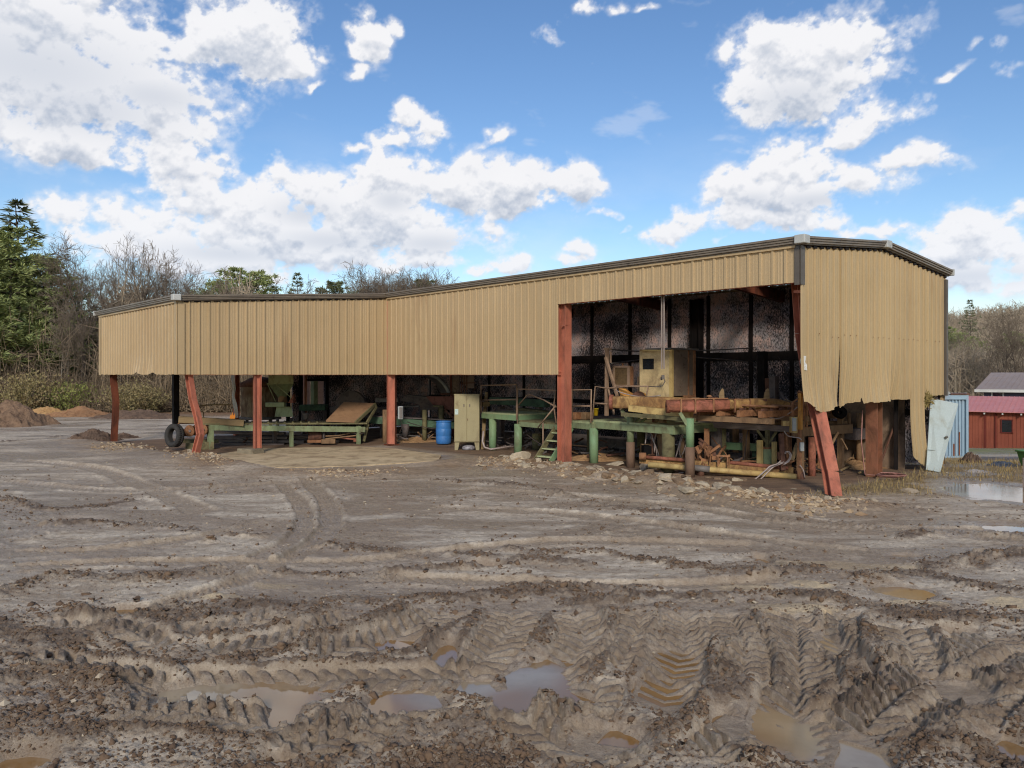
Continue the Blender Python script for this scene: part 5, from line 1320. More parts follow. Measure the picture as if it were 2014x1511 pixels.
# --- operator cab
vc = 2.3; uc0, uc1 = u_at(1259, vc), u_at(1320, vc); vc1 = v_at(1367, uc1); zc0, zc1 = 1.30, EYE - (688 - HY) / F * B(uc1, vc).y
CABY = worn('cab_yellow', (216, 192, 144), (200, 174, 126), (118, 94, 72), 1.0, 1.1, (1, 1, 1), .6, .1, .25)
CABD = worn('cab_dusty_glass', (128, 112, 96), (108, 92, 80), (76, 62, 54), .8, 1.6, (1, 1, .5), .35, .1, .4)
t = root('operator_cab', 'weathered yellow operator cab with one square window above the catwalk', 'cab', B(uc1, vc, zc0))
wz0, wz1 = EYE - (727 - HY) / F * B(uc0, vc).y, EYE - (706 - HY) / F * B(uc0, vc).y; wu0, wu1 = u_at(1264, vc), u_at(1287, vc)
mb = MB()
def fpan(mb, ua, ub, za, zb_, v_, th=.05): mb.box(B((ua + ub) / 2, v_, (za + zb_) / 2), (ub - ua, th, zb_ - za), ROTU)
fpan(mb, uc0, wu0, zc0, zc1, vc); fpan(mb, wu1, uc1, zc0, zc1, vc); fpan(mb, wu0, wu1, zc0, wz0, vc); fpan(mb, wu0, wu1, wz1, zc1, vc)
mb.build('front_panel', CABY, t)
mb = MB(); mb.box(B(uc0, (vc + vc1) / 2, (zc0 + zc1) / 2), (.05, vc1 - vc, zc1 - zc0), ROTU); mb.box(B((uc0 + uc1) / 2, vc1, (zc0 + zc1) / 2), (uc1 - uc0, .05, zc1 - zc0), ROTU); mb.build('side_panel', CABD, t)
MB().box(B((wu0 + wu1) / 2, vc + .01, (wz0 + wz1) / 2), (wu1 - wu0, .012, wz1 - wz0), ROTU).build('window', GLASS if 'GLASS' in globals() else SOOTM, t)
mb = MB(); mb.box(B(uc1 + .01, vc + .0, (zc0 + zc1) / 2), (.09, .09, zc1 - zc0), ROTU); mb.build('corner_post', YEL, t)
mb = MB(); mb.box(B(uc1, vc1 - .05, (zc0 + zc1) / 2), (.05, .1, zc1 - zc0), ROTU); mb.box(B(uc1, (vc + vc1) / 2 + .25, (zc0 + zc1) / 2), (.03, .05, zc1 - zc0), ROTU); mb.box(B(uc1, (vc + vc1) / 2 + .3, zc0 + .35), (.03, .6, .7), ROTU); mb.build('side_frame', RUST, t)
MB().box(B(uc1 - .012, (vc + vc1) / 2, (zc0 + zc1) / 2 + .35), (.012, vc1 - vc - .1, (zc1 - zc0) * .66), ROTU).build('side_glass', CABD, t)
mb = MB(); mb.box(B((uc0 + uc1) / 2 + .16, (vc + vc1) / 2, zc1 + .03), (uc1 - uc0 - .2, vc1 - vc + .2, .05), ROTU); mb.build('roof', GREYM, t)
mb = MB(); mb.box(B((uc0 + uc1) / 2, (vc + vc1) / 2, zc0 + .02), (uc1 - uc0, vc1 - vc, .04), ROTU); mb.build('floor', RUSTD, t)
mb = MB(); mb.box(B(uc1 - .4, vc + .45, zc0 + .3), (.4, .4, .5), ROTU); mb.box(B(uc1 - .55, vc + .65, zc0 + .75), (.1, .4, .6), ROTU); mb.build('seat', SOOTM, t, bevel=.04)
mb = MB(); mb.tube(pts((1301, 748, 22.6), (1301, 742, 22.6)), .03, 6); mb.box(W(1304, 742, 22.5), (.08, .06, .12)); mb.tube(pts((1304, 742, 22.5), (1308, 750, 22.5), (1303, 759, 22.4), (1290, 761, 22.3), (1275, 760, 22)), .014, 6); mb.build('conduit', GREYM, t)
for (px, py) in ((1262, 702),): MB().beam(W(1259, 689, 23.4), W(1321, 690, 22.4), .04, .04).build('top_rail', YEL, t)
# --- radiator box
va_ = 2.4; ua0, ua1 = u_at(1208, va_), u_at(1238, va_); za1 = EYE - (721 - HY) / F * B(ua0, va_).y; za0 = EYE - (760 - HY) / F * B(ua0, va_).y; va1 = v_at(1246, ua1)
t = root('radiator', 'square brown radiator in a pale frame left of the operator cab', 'radiator', B(ua1, va_, za0))
mb = MB(); mb.box(B((ua0 + ua1) / 2, (va_ + va1) / 2, (za0 + za1) / 2), (ua1 - ua0, va1 - va_, za1 - za0), ROTU); mb.build('core', RUST, t)
mb = MB()
for ua, ub, za, zb_ in ((ua0, ua1, za1 - .04, za1 + .02), (ua0, ua1, za0, za0 + .05), (ua0 - .02, ua0 + .05, za0, za1), (ua1 - .05, ua1 + .02, za0, za1)): fpan(mb, ua, ub, za, zb_, va_ - .02, .06)
mb.build('frame', RAIL, t); fp = MB(); fpan(fp, ua0 + .05, ua1 - .05, za0 + .05, za1 - .04, va_ - .008, .02); fp.build('grille', MESHM, t)
MB().tube([B(ua0 + .25, va_ + .1, za1), B(ua0 + .25, va_ + .1, za1 + .1)], .03, 8).build('filler_cap', RUST, t)
mb = MB(); mb.beam(B(ua1 + .1, va_ + .3, za0 - .55), B(ua1 + .1, va_ + .3, za0 + .3), .05); mb.beam(B(ua0 + .1, va_ + .3, za0 - .55), B(ua0 + .1, va_ + .3, za0 + .1), .05); mb.build('stand', RAIL, t)
# --- leaning mast
t = root('steel_mast', 'brown steel mast with diagonal brace left of the radiator', 'mast', W(1194, 816, 23.3))
mb = MB(); mb.beam(W(1194, 686, 24), W(1193, 818, 24), .09); mb.build('pole', RAIL, t); mb = MB(); mb.beam(W(1191, 703, 23.9), W(1226, 818, 23.2), .07); mb.beam(W(1196, 765, 23.9), W(1208, 815, 23.3), .05); mb.build('brace', RAIL, t)
mb = MB(); mb.beam(W(1201, 692, 23.9), W(1201, 714, 23.9), .04); mb.beam(W(1188, 686, 24), W(1203, 686, 24), .06); mb.build('bracket', RAIL, t)
mb = MB(); mb.tube(pts((1195, 687, 24), (1230, 690, 25.5), (1258, 691, 27)), .022, 6); mb.tube(pts((1203, 715, 24), (1258, 708, 27)), .022, 6); mb.build('cross_pipe', GREYM, t)
mb = MB(); mb.tube(pts((1370, 690, 24), (1420, 688, 25), (1475, 685, 26)), .018, 6); mb.tube(pts((1368, 703, 24), (1420, 707, 25), (1470, 712, 26)), .018, 6)
tag(mb.build('pipe_run', GREYM, loc=W(1420, 700, 25)), 'two thin pipes running from the operator cab across the sooty wall', 'pipes')
# --- orange gear guard
t = root('gear_guard', 'orange yellow humped gear guard below the radiator', 'machine guard', W(1245, 782, 22.6)); mb = MB()
mb.prism(pts((1216, 764, 22.8), (1230, 765, 22.8), (1238, 772, 22.8), (1246, 776, 22.8), (1258, 770, 22.8), (1270, 776, 22.8), (1272, 786, 22.8), (1222, 786, 22.8)), (.1, .5, 0)); mb.build('shell', ORY, t, bevel=.02)
c = W(1256, 784, 22.5); mb = MB(); mb.lathe(c, [(.02, -.06), (.2, -.06), (.2, .06), (.02, .06)], 20, Vector((-.3, -1, 0))); mb.build('gear', RUSTD, t)
# --- the two big log deck beams
t = root('log_deck_beam', 'long rusty yellow square beam lying behind the red ended beam', 'beam', W(1250, 800, 22.0))
mb = MB(); mb.beam(W(1206, 791, 22.4), W(1345, 794, 21.4), .34, .34); mb.build('box_beam', RUSTY, t, bevel=.06)
mb = MB(); mb.lathe(W(1203, 791, 22.4), [(.02, -.05), (.21, -.05), (.21, .05), (.02, .05)], 18, Vector((1, -.3, 0))); mb.build('end_flange', RUSTR, t, True)
t = root('log_turner_boom', 'big rusty boom, red at its left end and yellow to the right', 'boom', W(1400, 815, 20.6))
def boom(mb, st):
    prev = None
    for px, pt, pb_, Y, hw in st:
        a = W(px, pt, Y); b = W(px, pb_, Y); n = len(mb.v); ins_ = (a.z - b.z) * .18
        ring = [a + Vector((0, -hw * .6, 0)), a + Vector((0, hw, 0)), b + Vector((0, hw, 0)), b + Vector((0, -hw * .6, 0)), b + Vector((0, -hw, ins_)), a + Vector((0, -hw, -ins_))]
        mb.v += [tuple(q) for q in ring]
        if prev is not None:
            for j in range(6): mb.f.append((prev + j, prev + (j + 1) % 6, n + (j + 1) % 6, n + j))
        else: mb.f.append(tuple(n + j for j in range(6))[::-1])
        prev = n
    mb.f.append(tuple(prev + j for j in range(6))); return mb
boom(MB(), [(1313, 791, 809, 20.5, .17), (1322, 788, 811, 20.5, .2), (1400, 786, 810, 20.6, .2), (1432, 786, 807, 20.7, .2)]).build('red_arm', RUSTR, t, bevel=.02)
boom(MB(), [(1432, 786.5, 806.5, 20.7, .19), (1480, 784, 805, 20.8, .19), (1518, 783.5, 802, 20.9, .18), (1535, 786, 801, 21.0, .16), (1552, 792, 799, 21.1, .12)]).build('yellow_arm', RUSTY, t, bevel=.02)
mb = MB(); mb.lathe(W(1313, 800, 20.5), [(.03, -.06), (.17, -.06), (.17, .03), (.03, .03)], 18, Vector((-1, .0, 0))); mb.build('end_flange', RUSTR, t, True)
for px in (1420, 1509):
    mb = MB(); q = [(px - 6, 785), (px - 5, 774), (px - 1, 766), (px + 2, 764), (px + 4, 768), (px + 5, 785)]; mb.prism([W(a, b, 20.75) for a, b in q], (0, .06, 0)); mb.build('log_horn', WOOD, t)
mb = MB(); mb.lathe(W(1395, 786, 20.5), [(.03, 0), (.03, .07), (.08, .075), (.05, .11), (0, .12)], 12); mb.build('filler_cap', RUST, t)
for a, b, w_, h_ in ((W(1240, 803, 21.8), W(1360, 816, 20.8), .25, .16), (W(1235, 800, 22.2), W(1315, 806, 21.4), .1, .06), (W(1440, 808, 21.0), W(1500, 806, 21.2), .25, .09)): MB().beam(a, b, w_, h_).build('under_beam', YEL, t)
mb = MB(); mb.beam(W(1488, 798, 20.9), W(1512, 832, 21), .08, .16); mb.prism(pts((1500, 802, 20.85), (1515, 804, 20.85), (1519, 831, 20.9), (1507, 834, 20.9)), (0, .25, 0)); mb.build('hanging_arm', RUST, t)
for px in (1428, 1469): MB().tube([W(px, 808, 21.5), W(px, 832, 21.5)], .09, 12).build('bearing_post', SOOTM, t, True)
bt = bpy.data.objects['log_turner_boom']
for px, Yb2 in ((1340, 20.5), (1368, 20.55), (1404, 20.6), (1446, 20.7), (1476, 20.8)):
    mb = MB(); mb.prism([W(px - 1.5, 785, Yb2 - .23), W(px + 1.5, 785, Yb2 - .23), W(px + 1.5, 811, Yb2 - .23), W(px - 1.5, 811, Yb2 - .23)], (0, .45, 0)); mb.build('weld_band', RUST, bt)
rr = random.Random(5)
for k in range(7):
    px = rr.uniform(1325, 1530); q = W(px, rr.uniform(783, 789), 20.75); MB().box(q, (rr.uniform(.06, .2), rr.uniform(.1, .25), rr.uniform(.03, .10)), rr.uniform(0, 3)).build('deck_lug', rr.choice((RUST, RUSTD, WOODD)), bt)
mb = MB(); mb.tube([W(1318, 786, 20.35), W(1380, 784.5, 20.4), W(1432, 784, 20.5)], .018, 6); mb.build('edge_pipe', RUST, bt)
# --- rusty log deck: skid rails running back into the bay
t = root('log_deck', 'rusty log deck of parallel skid rails running back behind the boom', 'log deck', B(12.6, 2.6, 0))
for u in (11.5, 12.1, 12.7, 13.3, 13.9, 14.5):
    mb = MB(); mb.beam(B(u, 1.4, 1.62), B(u, 5.4, 1.62), .10, .16); mb.build('skid_rail', RUST, t)
    mb = MB()
    for k in range(9): mb.box(B(u, 1.6 + .43 * k, 1.73), (.07, .2, .06), ROTU)
    mb.build('chain', RUSTD, t)
for v in (1.5, 3.2, 5.2): MB().beam(B(11.3, v, 1.46), B(14.8, v, 1.46), .14, .14).build('cross_beam', WOODD, t)
for u, v in ((11.4, 1.6), (14.7, 3.0), (11.4, 5.2), (14.7, 5.2), (13.0, 3.2)): MB().beam(B(u, v, -.05), B(u, v, 1.42), .14).build('leg', WOODD, t)
for k in range(5): MB().tube([B(11.3 + .02 * k, 1.9 + k * .7, 1.82), B(14.7, 1.9 + k * .7, 1.80)], .03, 7).build('shaft', RUST, t)
t = root('bar_rack', 'rack of thin upright rusty bars between the boom tip and the orange column', 'rack', B(15.2, 1.0, 0))
for px, pt, pb_, Y in ((1538, 795, 838, 21.4), (1546, 800, 840, 21.3), (1553, 793, 845, 21.2), (1581, 785, 845, 20.6), (1587, 790, 842, 20.8), (1600, 800, 845, 21.0), (1612, 808, 845, 21.4)): MB().beam(W(px, pt, Y), W(px, pb_, Y), .045).build('bar', RUST, t)
MB().beam(W(1535, 797, 21.4), W(1618, 806, 21.2), .05).build('rail', RUST, t); a = W(1538, 838, 21.4); MB().beam(a, Vector((a.x, a.y, 0)), .07).build('leg', RUST, t); a = W(1612, 845, 21.4); MB().beam(a, Vector((a.x, a.y, 0)), .07).build('leg', RUST, t)
MB().beam(W(1535, 842, 21.4), W(1618, 846, 21.4), .10, .08).build('rail', WOODD, t)
t = root('motor', 'rusty electric motor with finned casing on the deck beside the cab', 'motor', W(1375, 815, 22.6)); c = W(1378, 806, 22.6)
mb = MB(); mb.lathe(c - UD * .3, [(0, 0), (.17, 0), (.19, .03), (.19, .5), (.15, .56), (0, .56)], 16, UD); mb.build('casing', GREYM, t, True)
for k in range(6): MB().lathe(c - UD * (.22 - .08 * k), [(.2, 0), (.215, .01), (.2, .02)], 16, UD).build('fin', RUSTD, t)
MB().box(c - Z * .2, (.5, .3, .08), ROTU).build('base', RUST, t)
t = root('gear_motor', 'second rusty motor with a pulley under the roll case middle', 'motor', W(620, 862, 29.6)); c = W(620, 858, 29.6)
mb = MB(); mb.lathe(c, [(0, -.25), (.16, -.25), (.17, .2), (.1, .26), (0, .26)], 16, Vector((1, .2, 0))); mb.build('casing', RUSTD, t, True); MB().lathe(c, [(.02, .28), (.2, .28), (.17, .31), (.2, .34), (.02, .34)], 18, Vector((1, .2, 0))).build('pulley', SOOTM, t, True); MB().box(c - Z * .18, (.5, .3, .1)).build('base', RUST, t)
rcs = bpy.data.objects['roll_case']
for k in range(15):
    p0 = rl(400 + k * 16, 833, .05); p1 = rl(400 + k * 16, 830, 1.2); MB().tube([p0 + Z * .01, p1 + Z * .01], .045, 8).build('roller', OLIVE, rcs, True)
# --- two stout green posts carrying the deck
for px, yb_, yt, lab, ybr in ((1240, 922, 815, 'stout round green post with muddy foot under the left of the log deck', 870), (1357, 941, 823, 'stout round green post with muddy foot nearest the viewer under the boom', 880)):
    p = G(px, yb_ - 2); Yp = p.y; t = thing('support_post', lab, 'post', p)
    zt_ = EYE - (yt - HY) / F * Yp; zm = EYE - (ybr - HY) / F * Yp
    mb = MB(); mb.tube([Vector((p.x, p.y, zm)), Vector((p.x, p.y, zt_))], .105, 16); mb.build('upper', GREENB if px > 1300 else GREEN, t, True)
    mb = MB(); mb.tube([Vector((p.x, p.y, -.1)), Vector((p.x, p.y, zm + .01))], .12, 16); mb.build('foot', worn('muddy_foot%d' % px, (122, 98, 80), (104, 82, 68), (70, 54, 46), .8, 2, (1, 1, .5), .85, .25, .15), t, True)
    a = Vector((p.x, p.y - .02, zt_ - .28)); MB().beam(a, a + Vector((-.26, 0, .42)), .05, .09).build('knee_brace', GREEN, t)
    if px < 1300:
        for q in ((.38, .36), (.24, .5)): MB().beam(Vector((p.x + .05, p.y + .05, zt_ - .45)), Vector((p.x + q[0] + .1, p.y + .15, zt_ - .45 + q[1])), .06).build('knee_brace', GREEN, t)
mb = MB(); mb.beam(W(1225, 815, 22.0), W(1365, 826, 20.2), .16, .1); tag(mb.build('header_beam', OLIVE, loc=W(1300, 822, 21)), 'olive steel header resting on the two stout green posts', 'beam')
# --- hydraulic carriage on the floor
t = root('carriage_frame', 'long rusty yellow hydraulic carriage lying on the floor behind the rocks', 'carriage', G(1420, 935))
def cl(px, py, dz=0): k = (px - 1260) / 310; return W(px, py, 20.9 - 1.0 * k + dz)
mb = MB(); mb.tube([cl(1275, 914), cl(1566, 938)], .075, 12); mb.build('lower_tube', YEL, t, True)
mb = MB(); mb.tube([cl(1364, 920.5, -.01), cl(1396, 923.5, -.01)], .085, 12); mb.build('sleeve', GREYM, t, True)
mb = MB(); mb.beam(cl(1258, 905, .2), cl(1560, 925, .3), .14, .16); mb.build('frame_rail', RUSTY, t)
for a, b in ((cl(1266, 899, .1), cl(1354, 906, .1)), (cl(1436, 910, .2), cl(1550, 921, .25))): MB().tube([a, b], .05, 10).build('cylinder_rod', RUSTR, t, True)
mb = MB(); mb.lathe(cl(1264, 898, .05), [(.02, -.09), (.1, -.09), (.1, .09), (.02, .09)], 16, Vector((1, -.2, 0))); mb.build('cylinder_end', RUST, t, True)
for px, py in ((1376, 928), (1572, 938)):
    mb = MB(); mb.lathe(cl(px, py, .1), [(.02, -.06), (.15, -.06), (.16, -.03), (.16, .03), (.15, .06), (.02, .06)], 20, Vector((-1, -.25, 0))); mb.build('wheel', RUSTD, t, True)
mb = MB()
for a in (1412, 1431): mb.tube([cl(a, 917, .05), cl(a, 897, .05), cl(a + 3, 895, .1), cl(a + 3, 914, .2)], .022, 6)
mb.tube([cl(1409, 897, .05), cl(1436, 898, .05)], .03, 6); mb.build('guard_hoop', RUST, t)
mb = MB()
rr = random.Random(8)
for i in range(16):
    a = Vector(cl(rr.uniform(1376, 1402), rr.uniform(880, 915), rr.uniform(0, .3))); d = Vector((rr.gauss(0, .1), rr.gauss(0, .05), rr.gauss(.05, .12))); mb.beam(a, a + d, rr.uniform(.02, .06), rr.uniform(.05, .12))
mb.build('torn_plates', RUST, t)
mb = MB(); mb.prism([cl(1378, 862, .3), cl(1408, 888, .3), cl(1408, 902, .3), cl(1396, 900, .3), cl(1374, 872, .3)], (0, .08, 0)); mb.beam(cl(1374, 863, .3), cl(1409, 887, .3), .1, .03); mb.build('blade_plate', RUSTD, t)
for px0, py0, py1, w_ in ((1390, 843, 880, .1), (1376, 876, 930, .09), (1310, 925, 934, .1)): MB().beam(cl(px0, py0, .8), Vector((cl(px0, py0, .8).x, cl(px0, py0, .8).y, .0)), w_).build('stanchion', RUST, t)
# hydraulic valve stands with hoses (left pair)
t = root('valve_stand', 'rusty upright valve stand draped with hoses between the two green posts', 'machine', G(1290, 906))
mb = MB(); mb.beam(W(1288, 822, 22.4), W(1284, 895, 22.2), .13, .13); mb.build('column', RUSTD, t); mb = MB(); mb.box(W(1297, 855, 22.2), (.16, .2, .16)); mb.beam(W(1300, 862, 22.2), W(1302, 902, 22.2), .14, .16); mb.build('cylinder', WOODD, t)
mb = MB(); mb.prism(pts((1290, 822, 22.2), (1297, 820, 22.2), (1296, 829, 22.2), (1288, 834, 22.2)), (0, .12, 0)); mb.build('lever', WOOD, t)
mb = MB(); mb.box(W(1271, 884, 22.4), (.3, .3, .3)); mb.build('housing', WOODD, t); MB().box(W(1271.5, 884, 21.99), (.2, .5, .2)).build('housing_hole', BLACK, t)
for i, pp in enumerate(([(1277, 838), (1284, 862), (1290, 882), (1292, 899)], [(1287, 890), (1288, 864), (1293, 849), (1299, 846), (1304, 853), (1307, 866), (1304, 885)], [(1272, 842), (1271, 858), (1269, 873)], [(1279, 858), (1287, 872), (1294, 890), (1297, 899)], [(1285, 875), (1287, 890), (1290, 900)])):
    MB().tube([W(a, b, 22.0 + .04 * i) for a, b in smooth_pts(pp, 4)], .018, 6).build('hose', HOSE if i < 4 else HOSED, t, True)
t = root('valve_stand', 'lower valve stand with two looping hoses just left of the nearest green post', 'machine', G(1341, 908))
mb = MB(); mb.beam(W(1342, 858, 21.8), W(1341, 903, 21.8), .08, .1); mb.build('column', WOODD, t); mb = MB(); mb.box(W(1346, 856, 21.7), (.14, .16, .14)); mb.build('valve', DGREEN, t)
for i, pp in enumerate(([(1329, 900), (1335, 878), (1340, 858), (1346, 851), (1350, 856)], [(1340, 903), (1336, 886), (1340, 865), (1346, 853)], [(1341, 896), (1347, 882), (1351, 868), (1351, 858)])):
    MB().tube([W(a, b, 21.6 + .03 * i) for a, b in smooth_pts(pp, 4)], .018, 6).build('hose', HOSE, t, True)
# gearbox group on the right of the carriage
t = root('power_unit', 'green gear housing on pale posts with a brace frame above the carriage', 'machine', G(1510, 922))
mb = MB(); mb.box(W(1509, 900, 21.2), (.30, .3, .50)); mb.build('housing', GREEN, t, bevel=.02); mb = MB(); mb.box(W(1509, 881, 21.2), (.32, .32, .04)); mb.build('housing_lid', RUST, t)
for px in (1494.5, 1523): MB().beam(W(px, 866 if px < 1500 else 869, 21.0), Vector((W(px, 870, 21.0).x, 21.0, .15)), .1 if px > 1500 else .12).build('post', YEL, t)
mb = MB(); mb.beam(W(1509, 846, 21.2), W(1509, 880, 21.2), .09); mb.beam(W(1489, 846, 21.2), W(1508, 872, 21.2), .06); mb.beam(W(1529, 846, 21.2), W(1511, 872, 21.2), .06); mb.build('brace_frame', OLIVE, t)
t = root('cross_beam', 'long sooty brown wooden beam crossing under the boom', 'beam', W(1480, 840, 21.3)); mb = MB(); mb.beam(W(1375, 834, 22.4), W(1556, 844, 21.0), .2, .16); mb.build('beam', WOODG, t, bevel=.01)
for px in (1404, 1414): a = W(px, 838, 22.2); MB().beam(a, Vector((a.x, a.y, 0)), .12).build('leg', SOOTM, t)
a = W(1552, 846, 21.0); MB().beam(a, Vector((a.x, a.y, 0)), .1).build('leg', RUST, t)
t = root('green_beam', 'dull green box beam lying low in the dark behind the power unit', 'beam', W(1450, 895, 22.3)); mb = MB(); mb.beam(W(1416, 876, 22.8), W(1490, 880, 22.0), .25, .2); mb.build('beam', GREENB, t, bevel=.01)
for px, Y in ((1420, 22.8), (1486, 22.1)): a = W(px, 880, Y); MB().beam(a, Vector((a.x, a.y, 0)), .14).build('leg', DGREEN, t)
# red clamp cylinder with white hose bundle
t = root('clamp_cylinder', 'dark red upright clamp cylinder with a bundle of pale hoses spilling out', 'machine', G(1538, 930)); mb = MB()
mb.beam(W(1536, 853, 20.3), W(1540, 926, 20.1), .11, .12); mb.prism(pts((1530, 890, 20.2), (1545, 888, 20.2), (1548, 905, 20.2), (1542, 912, 20.2), (1532, 905, 20.2)), (0, .1, 0)); mb.build('body', RUSTD, t)
mb = MB(); mb.beam(W(1545, 853, 20.4), W(1546, 900, 20.3), .06); mb.build('rod', RUST, t)
for i, pp in enumerate(([(1542, 909), (1525, 914), (1508, 925), (1492, 938), (1476, 946)], [(1540, 911), (1522, 918), (1510, 929), (1500, 939), (1490, 947)], [(1543, 892), (1550, 890), (1554, 898), (1549, 907), (1543, 911)], [(1545, 889), (1552, 889), (1556, 897), (1551, 908), (1541, 914)], [(1536, 906), (1528, 913), (1515, 917), (1505, 926), (1484, 944)])):
    MB().tube([W(a, b, 20.0 - .03 * i) for a, b in smooth_pts(pp, 4)], .017, 6).build('hose', HOSE, t, True)
# orange control column
t = root('control_column', 'orange yellow upright column carrying a grey control box and hose', 'column', G(1572, 942)); p = G(1574, 940); Yk = 19.9
mb = MB(); mb.beam(W(1574, 773, Yk), W(1574, 845, Yk), .085, .085); mb.build('upper_column', ORY, t); mb = MB(); mb.beam(W(1572, 840, Yk + .02), Vector((W(1573, 940, Yk).x, Yk, -.05)), .08, .08); mb.build('lower_column', RUST, t)
mb = MB(); mb.box(W(1560.5, 836, Yk), (.16, .14, .40)); mb.build('control_box', YEL, t, bevel=.01); MB().box(W(1562, 835, Yk - .09), (.1, .05, .33)).build('control_panel', LGREY, t, bevel=.01); MB().box(W(1545, 833, Yk + .05), (.17, .12, .13)).build('junction_box', YEL, t, bevel=.01)
MB().box(W(1577, 879, Yk - .08), (.10, .08, .22)).build('meter', LGREY, t, bevel=.015)
for i, pp in enumerate(([(1542, 848), (1549, 857), (1560, 860), (1572, 862), (1576, 866)], [(1573, 915), (1580, 925), (1583, 940)], [(1540, 945), (1550, 953), (1565, 956)])): MB().tube([W(a, b, Yk - .1) for a, b in smooth_pts(pp, 4)], .014, 6).build('hose', HOSE, t, True)
mb = MB(); mb.tube([W(1568, 772, Yk), W(1587, 777, Yk)], .02, 6); mb.tube([W(1573, 773, Yk - .02), W(1575, 770, Yk - .02)], .06, 8); mb.tube([W(1559, 792, Yk), W(1559, 838, Yk), ], .03, 6); mb.tube([W(1558, 792, Yk), W(1570, 784, Yk)], .02, 6); mb.build('bracket', RUST, t)
MB().beam(W(1569, 872, Yk + .2), W(1557, 905, Yk + .2), .09).build('brace', WOOD, t)
# timber trestle on the right
t = root('timber_trestle', 'brown timber trestle frame behind the kicked red corner post', 'trestle', B(15.0, 1.6, 0))
mb = MB(); mb.beam(W(1562, 850, 20.6), W(1672, 843, 22.0), .16, .24); mb.beam(W(1500, 832, 21.6), W(1668, 832, 22.4), .2, .1); mb.build('beam', WOODD, t)
for px, yt, yb_, Y, w_ in ((1597, 860, 937, 20.5, .17), (1690, 812, 922, 22.6, .16), (1623, 808, 850, 21.6, .06), (1670, 812, 850, 22.0, .08)):
    a = W(px, yt, Y); MB().tube([a, Vector((a.x, a.y, 0 if yb_ > 900 else W(px, yb_, Y).z))], w_ * .55, 12).build('post', WOODD if px != 1597 else RUSTR, t, True)
for a, b in (((1525, 826), (1540, 806)), ((1558, 838), (1580, 815)), ((1578, 815), (1604, 832)), ((1551, 800), (1549, 822)), ((1586, 790), (1586, 815)), ((1635, 875), (1648, 850)), ((1568, 905), (1580, 870))): MB().beam(W(*a, 21.2), W(*b, 21.2), .05, .06).build('brace', WOODD, t)
mb = MB(); mb.lathe(W(1651, 811, 21.5), [(.05, -.2), (.17, -.2), (.17, .2), (.05, .2)], 18, Vector((-.3, -1, 0))); tag(mb.build('roller', BLACK, t, True), None)
# junk inside: posts, sheets
for px, v_, zt_, w_, m_, lab in ((1500, 5.5, 3.3, .22, SOOTP, 'charred black post standing before the sooty rear wall'), (1511, 5.0, 2.5, .14, RUSTD, 'short red brown post right of the charred post'), (1522, 5.0, 2.55, .2, SOOTM, 'short black steel box post beside the red brown post')):
    p = B(u_at(px, v_), v_, 0); tt = thing('stub_post', lab, 'post', p); mb = MB(); mb.beam(p, p + Z * zt_, w_); mb.build('post', m_, tt); MB().box(p + Z * .02, (w_ * 2, w_ * 2, .04), ROTU).build('base_plate', SOOTM, tt)
t = root('sooty_pump', 'black hose tangle and pump by the rear wall right of the stub posts', 'machine', B(13.6, 5.2, 0)); pz = B(u_at(1545, 5.2), 5.2, 1.9); mb = MB()
mb.tube([pz + UD * (-.5 + .25 * i) + Z * (.25 * math.sin(i * 1.7)) for i in range(7)], .06, 8); mb.tube([pz + UD * .5 - Z * .1, pz + UD * .55 - Z * 1.9], .09, 8); mb.build('hose', SOOTM, t, True); mb = MB(); mb.box(pz - Z * 1.0, (1.2, .5, 1.6), ROTU); mb.build('body', BLACK, t, bevel=.05)
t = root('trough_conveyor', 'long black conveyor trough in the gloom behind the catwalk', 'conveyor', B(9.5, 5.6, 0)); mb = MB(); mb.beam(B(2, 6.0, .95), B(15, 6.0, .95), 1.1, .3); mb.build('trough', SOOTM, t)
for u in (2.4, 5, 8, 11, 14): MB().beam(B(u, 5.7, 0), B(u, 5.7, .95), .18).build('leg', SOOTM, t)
mb = MB(); mb.beam(B(7.5, 4.9, .30), B(12.8, 3.6, .30), .16, .14); mb.beam(B(7.0, 4.3, .12), B(12.2, 2.9, .12), .2, .1); tag(mb.build('skid_rail', SOOTM, loc=B(10, 4, .2)), 'sooty rails lying on the floor in the dark under the cab', 'rails')
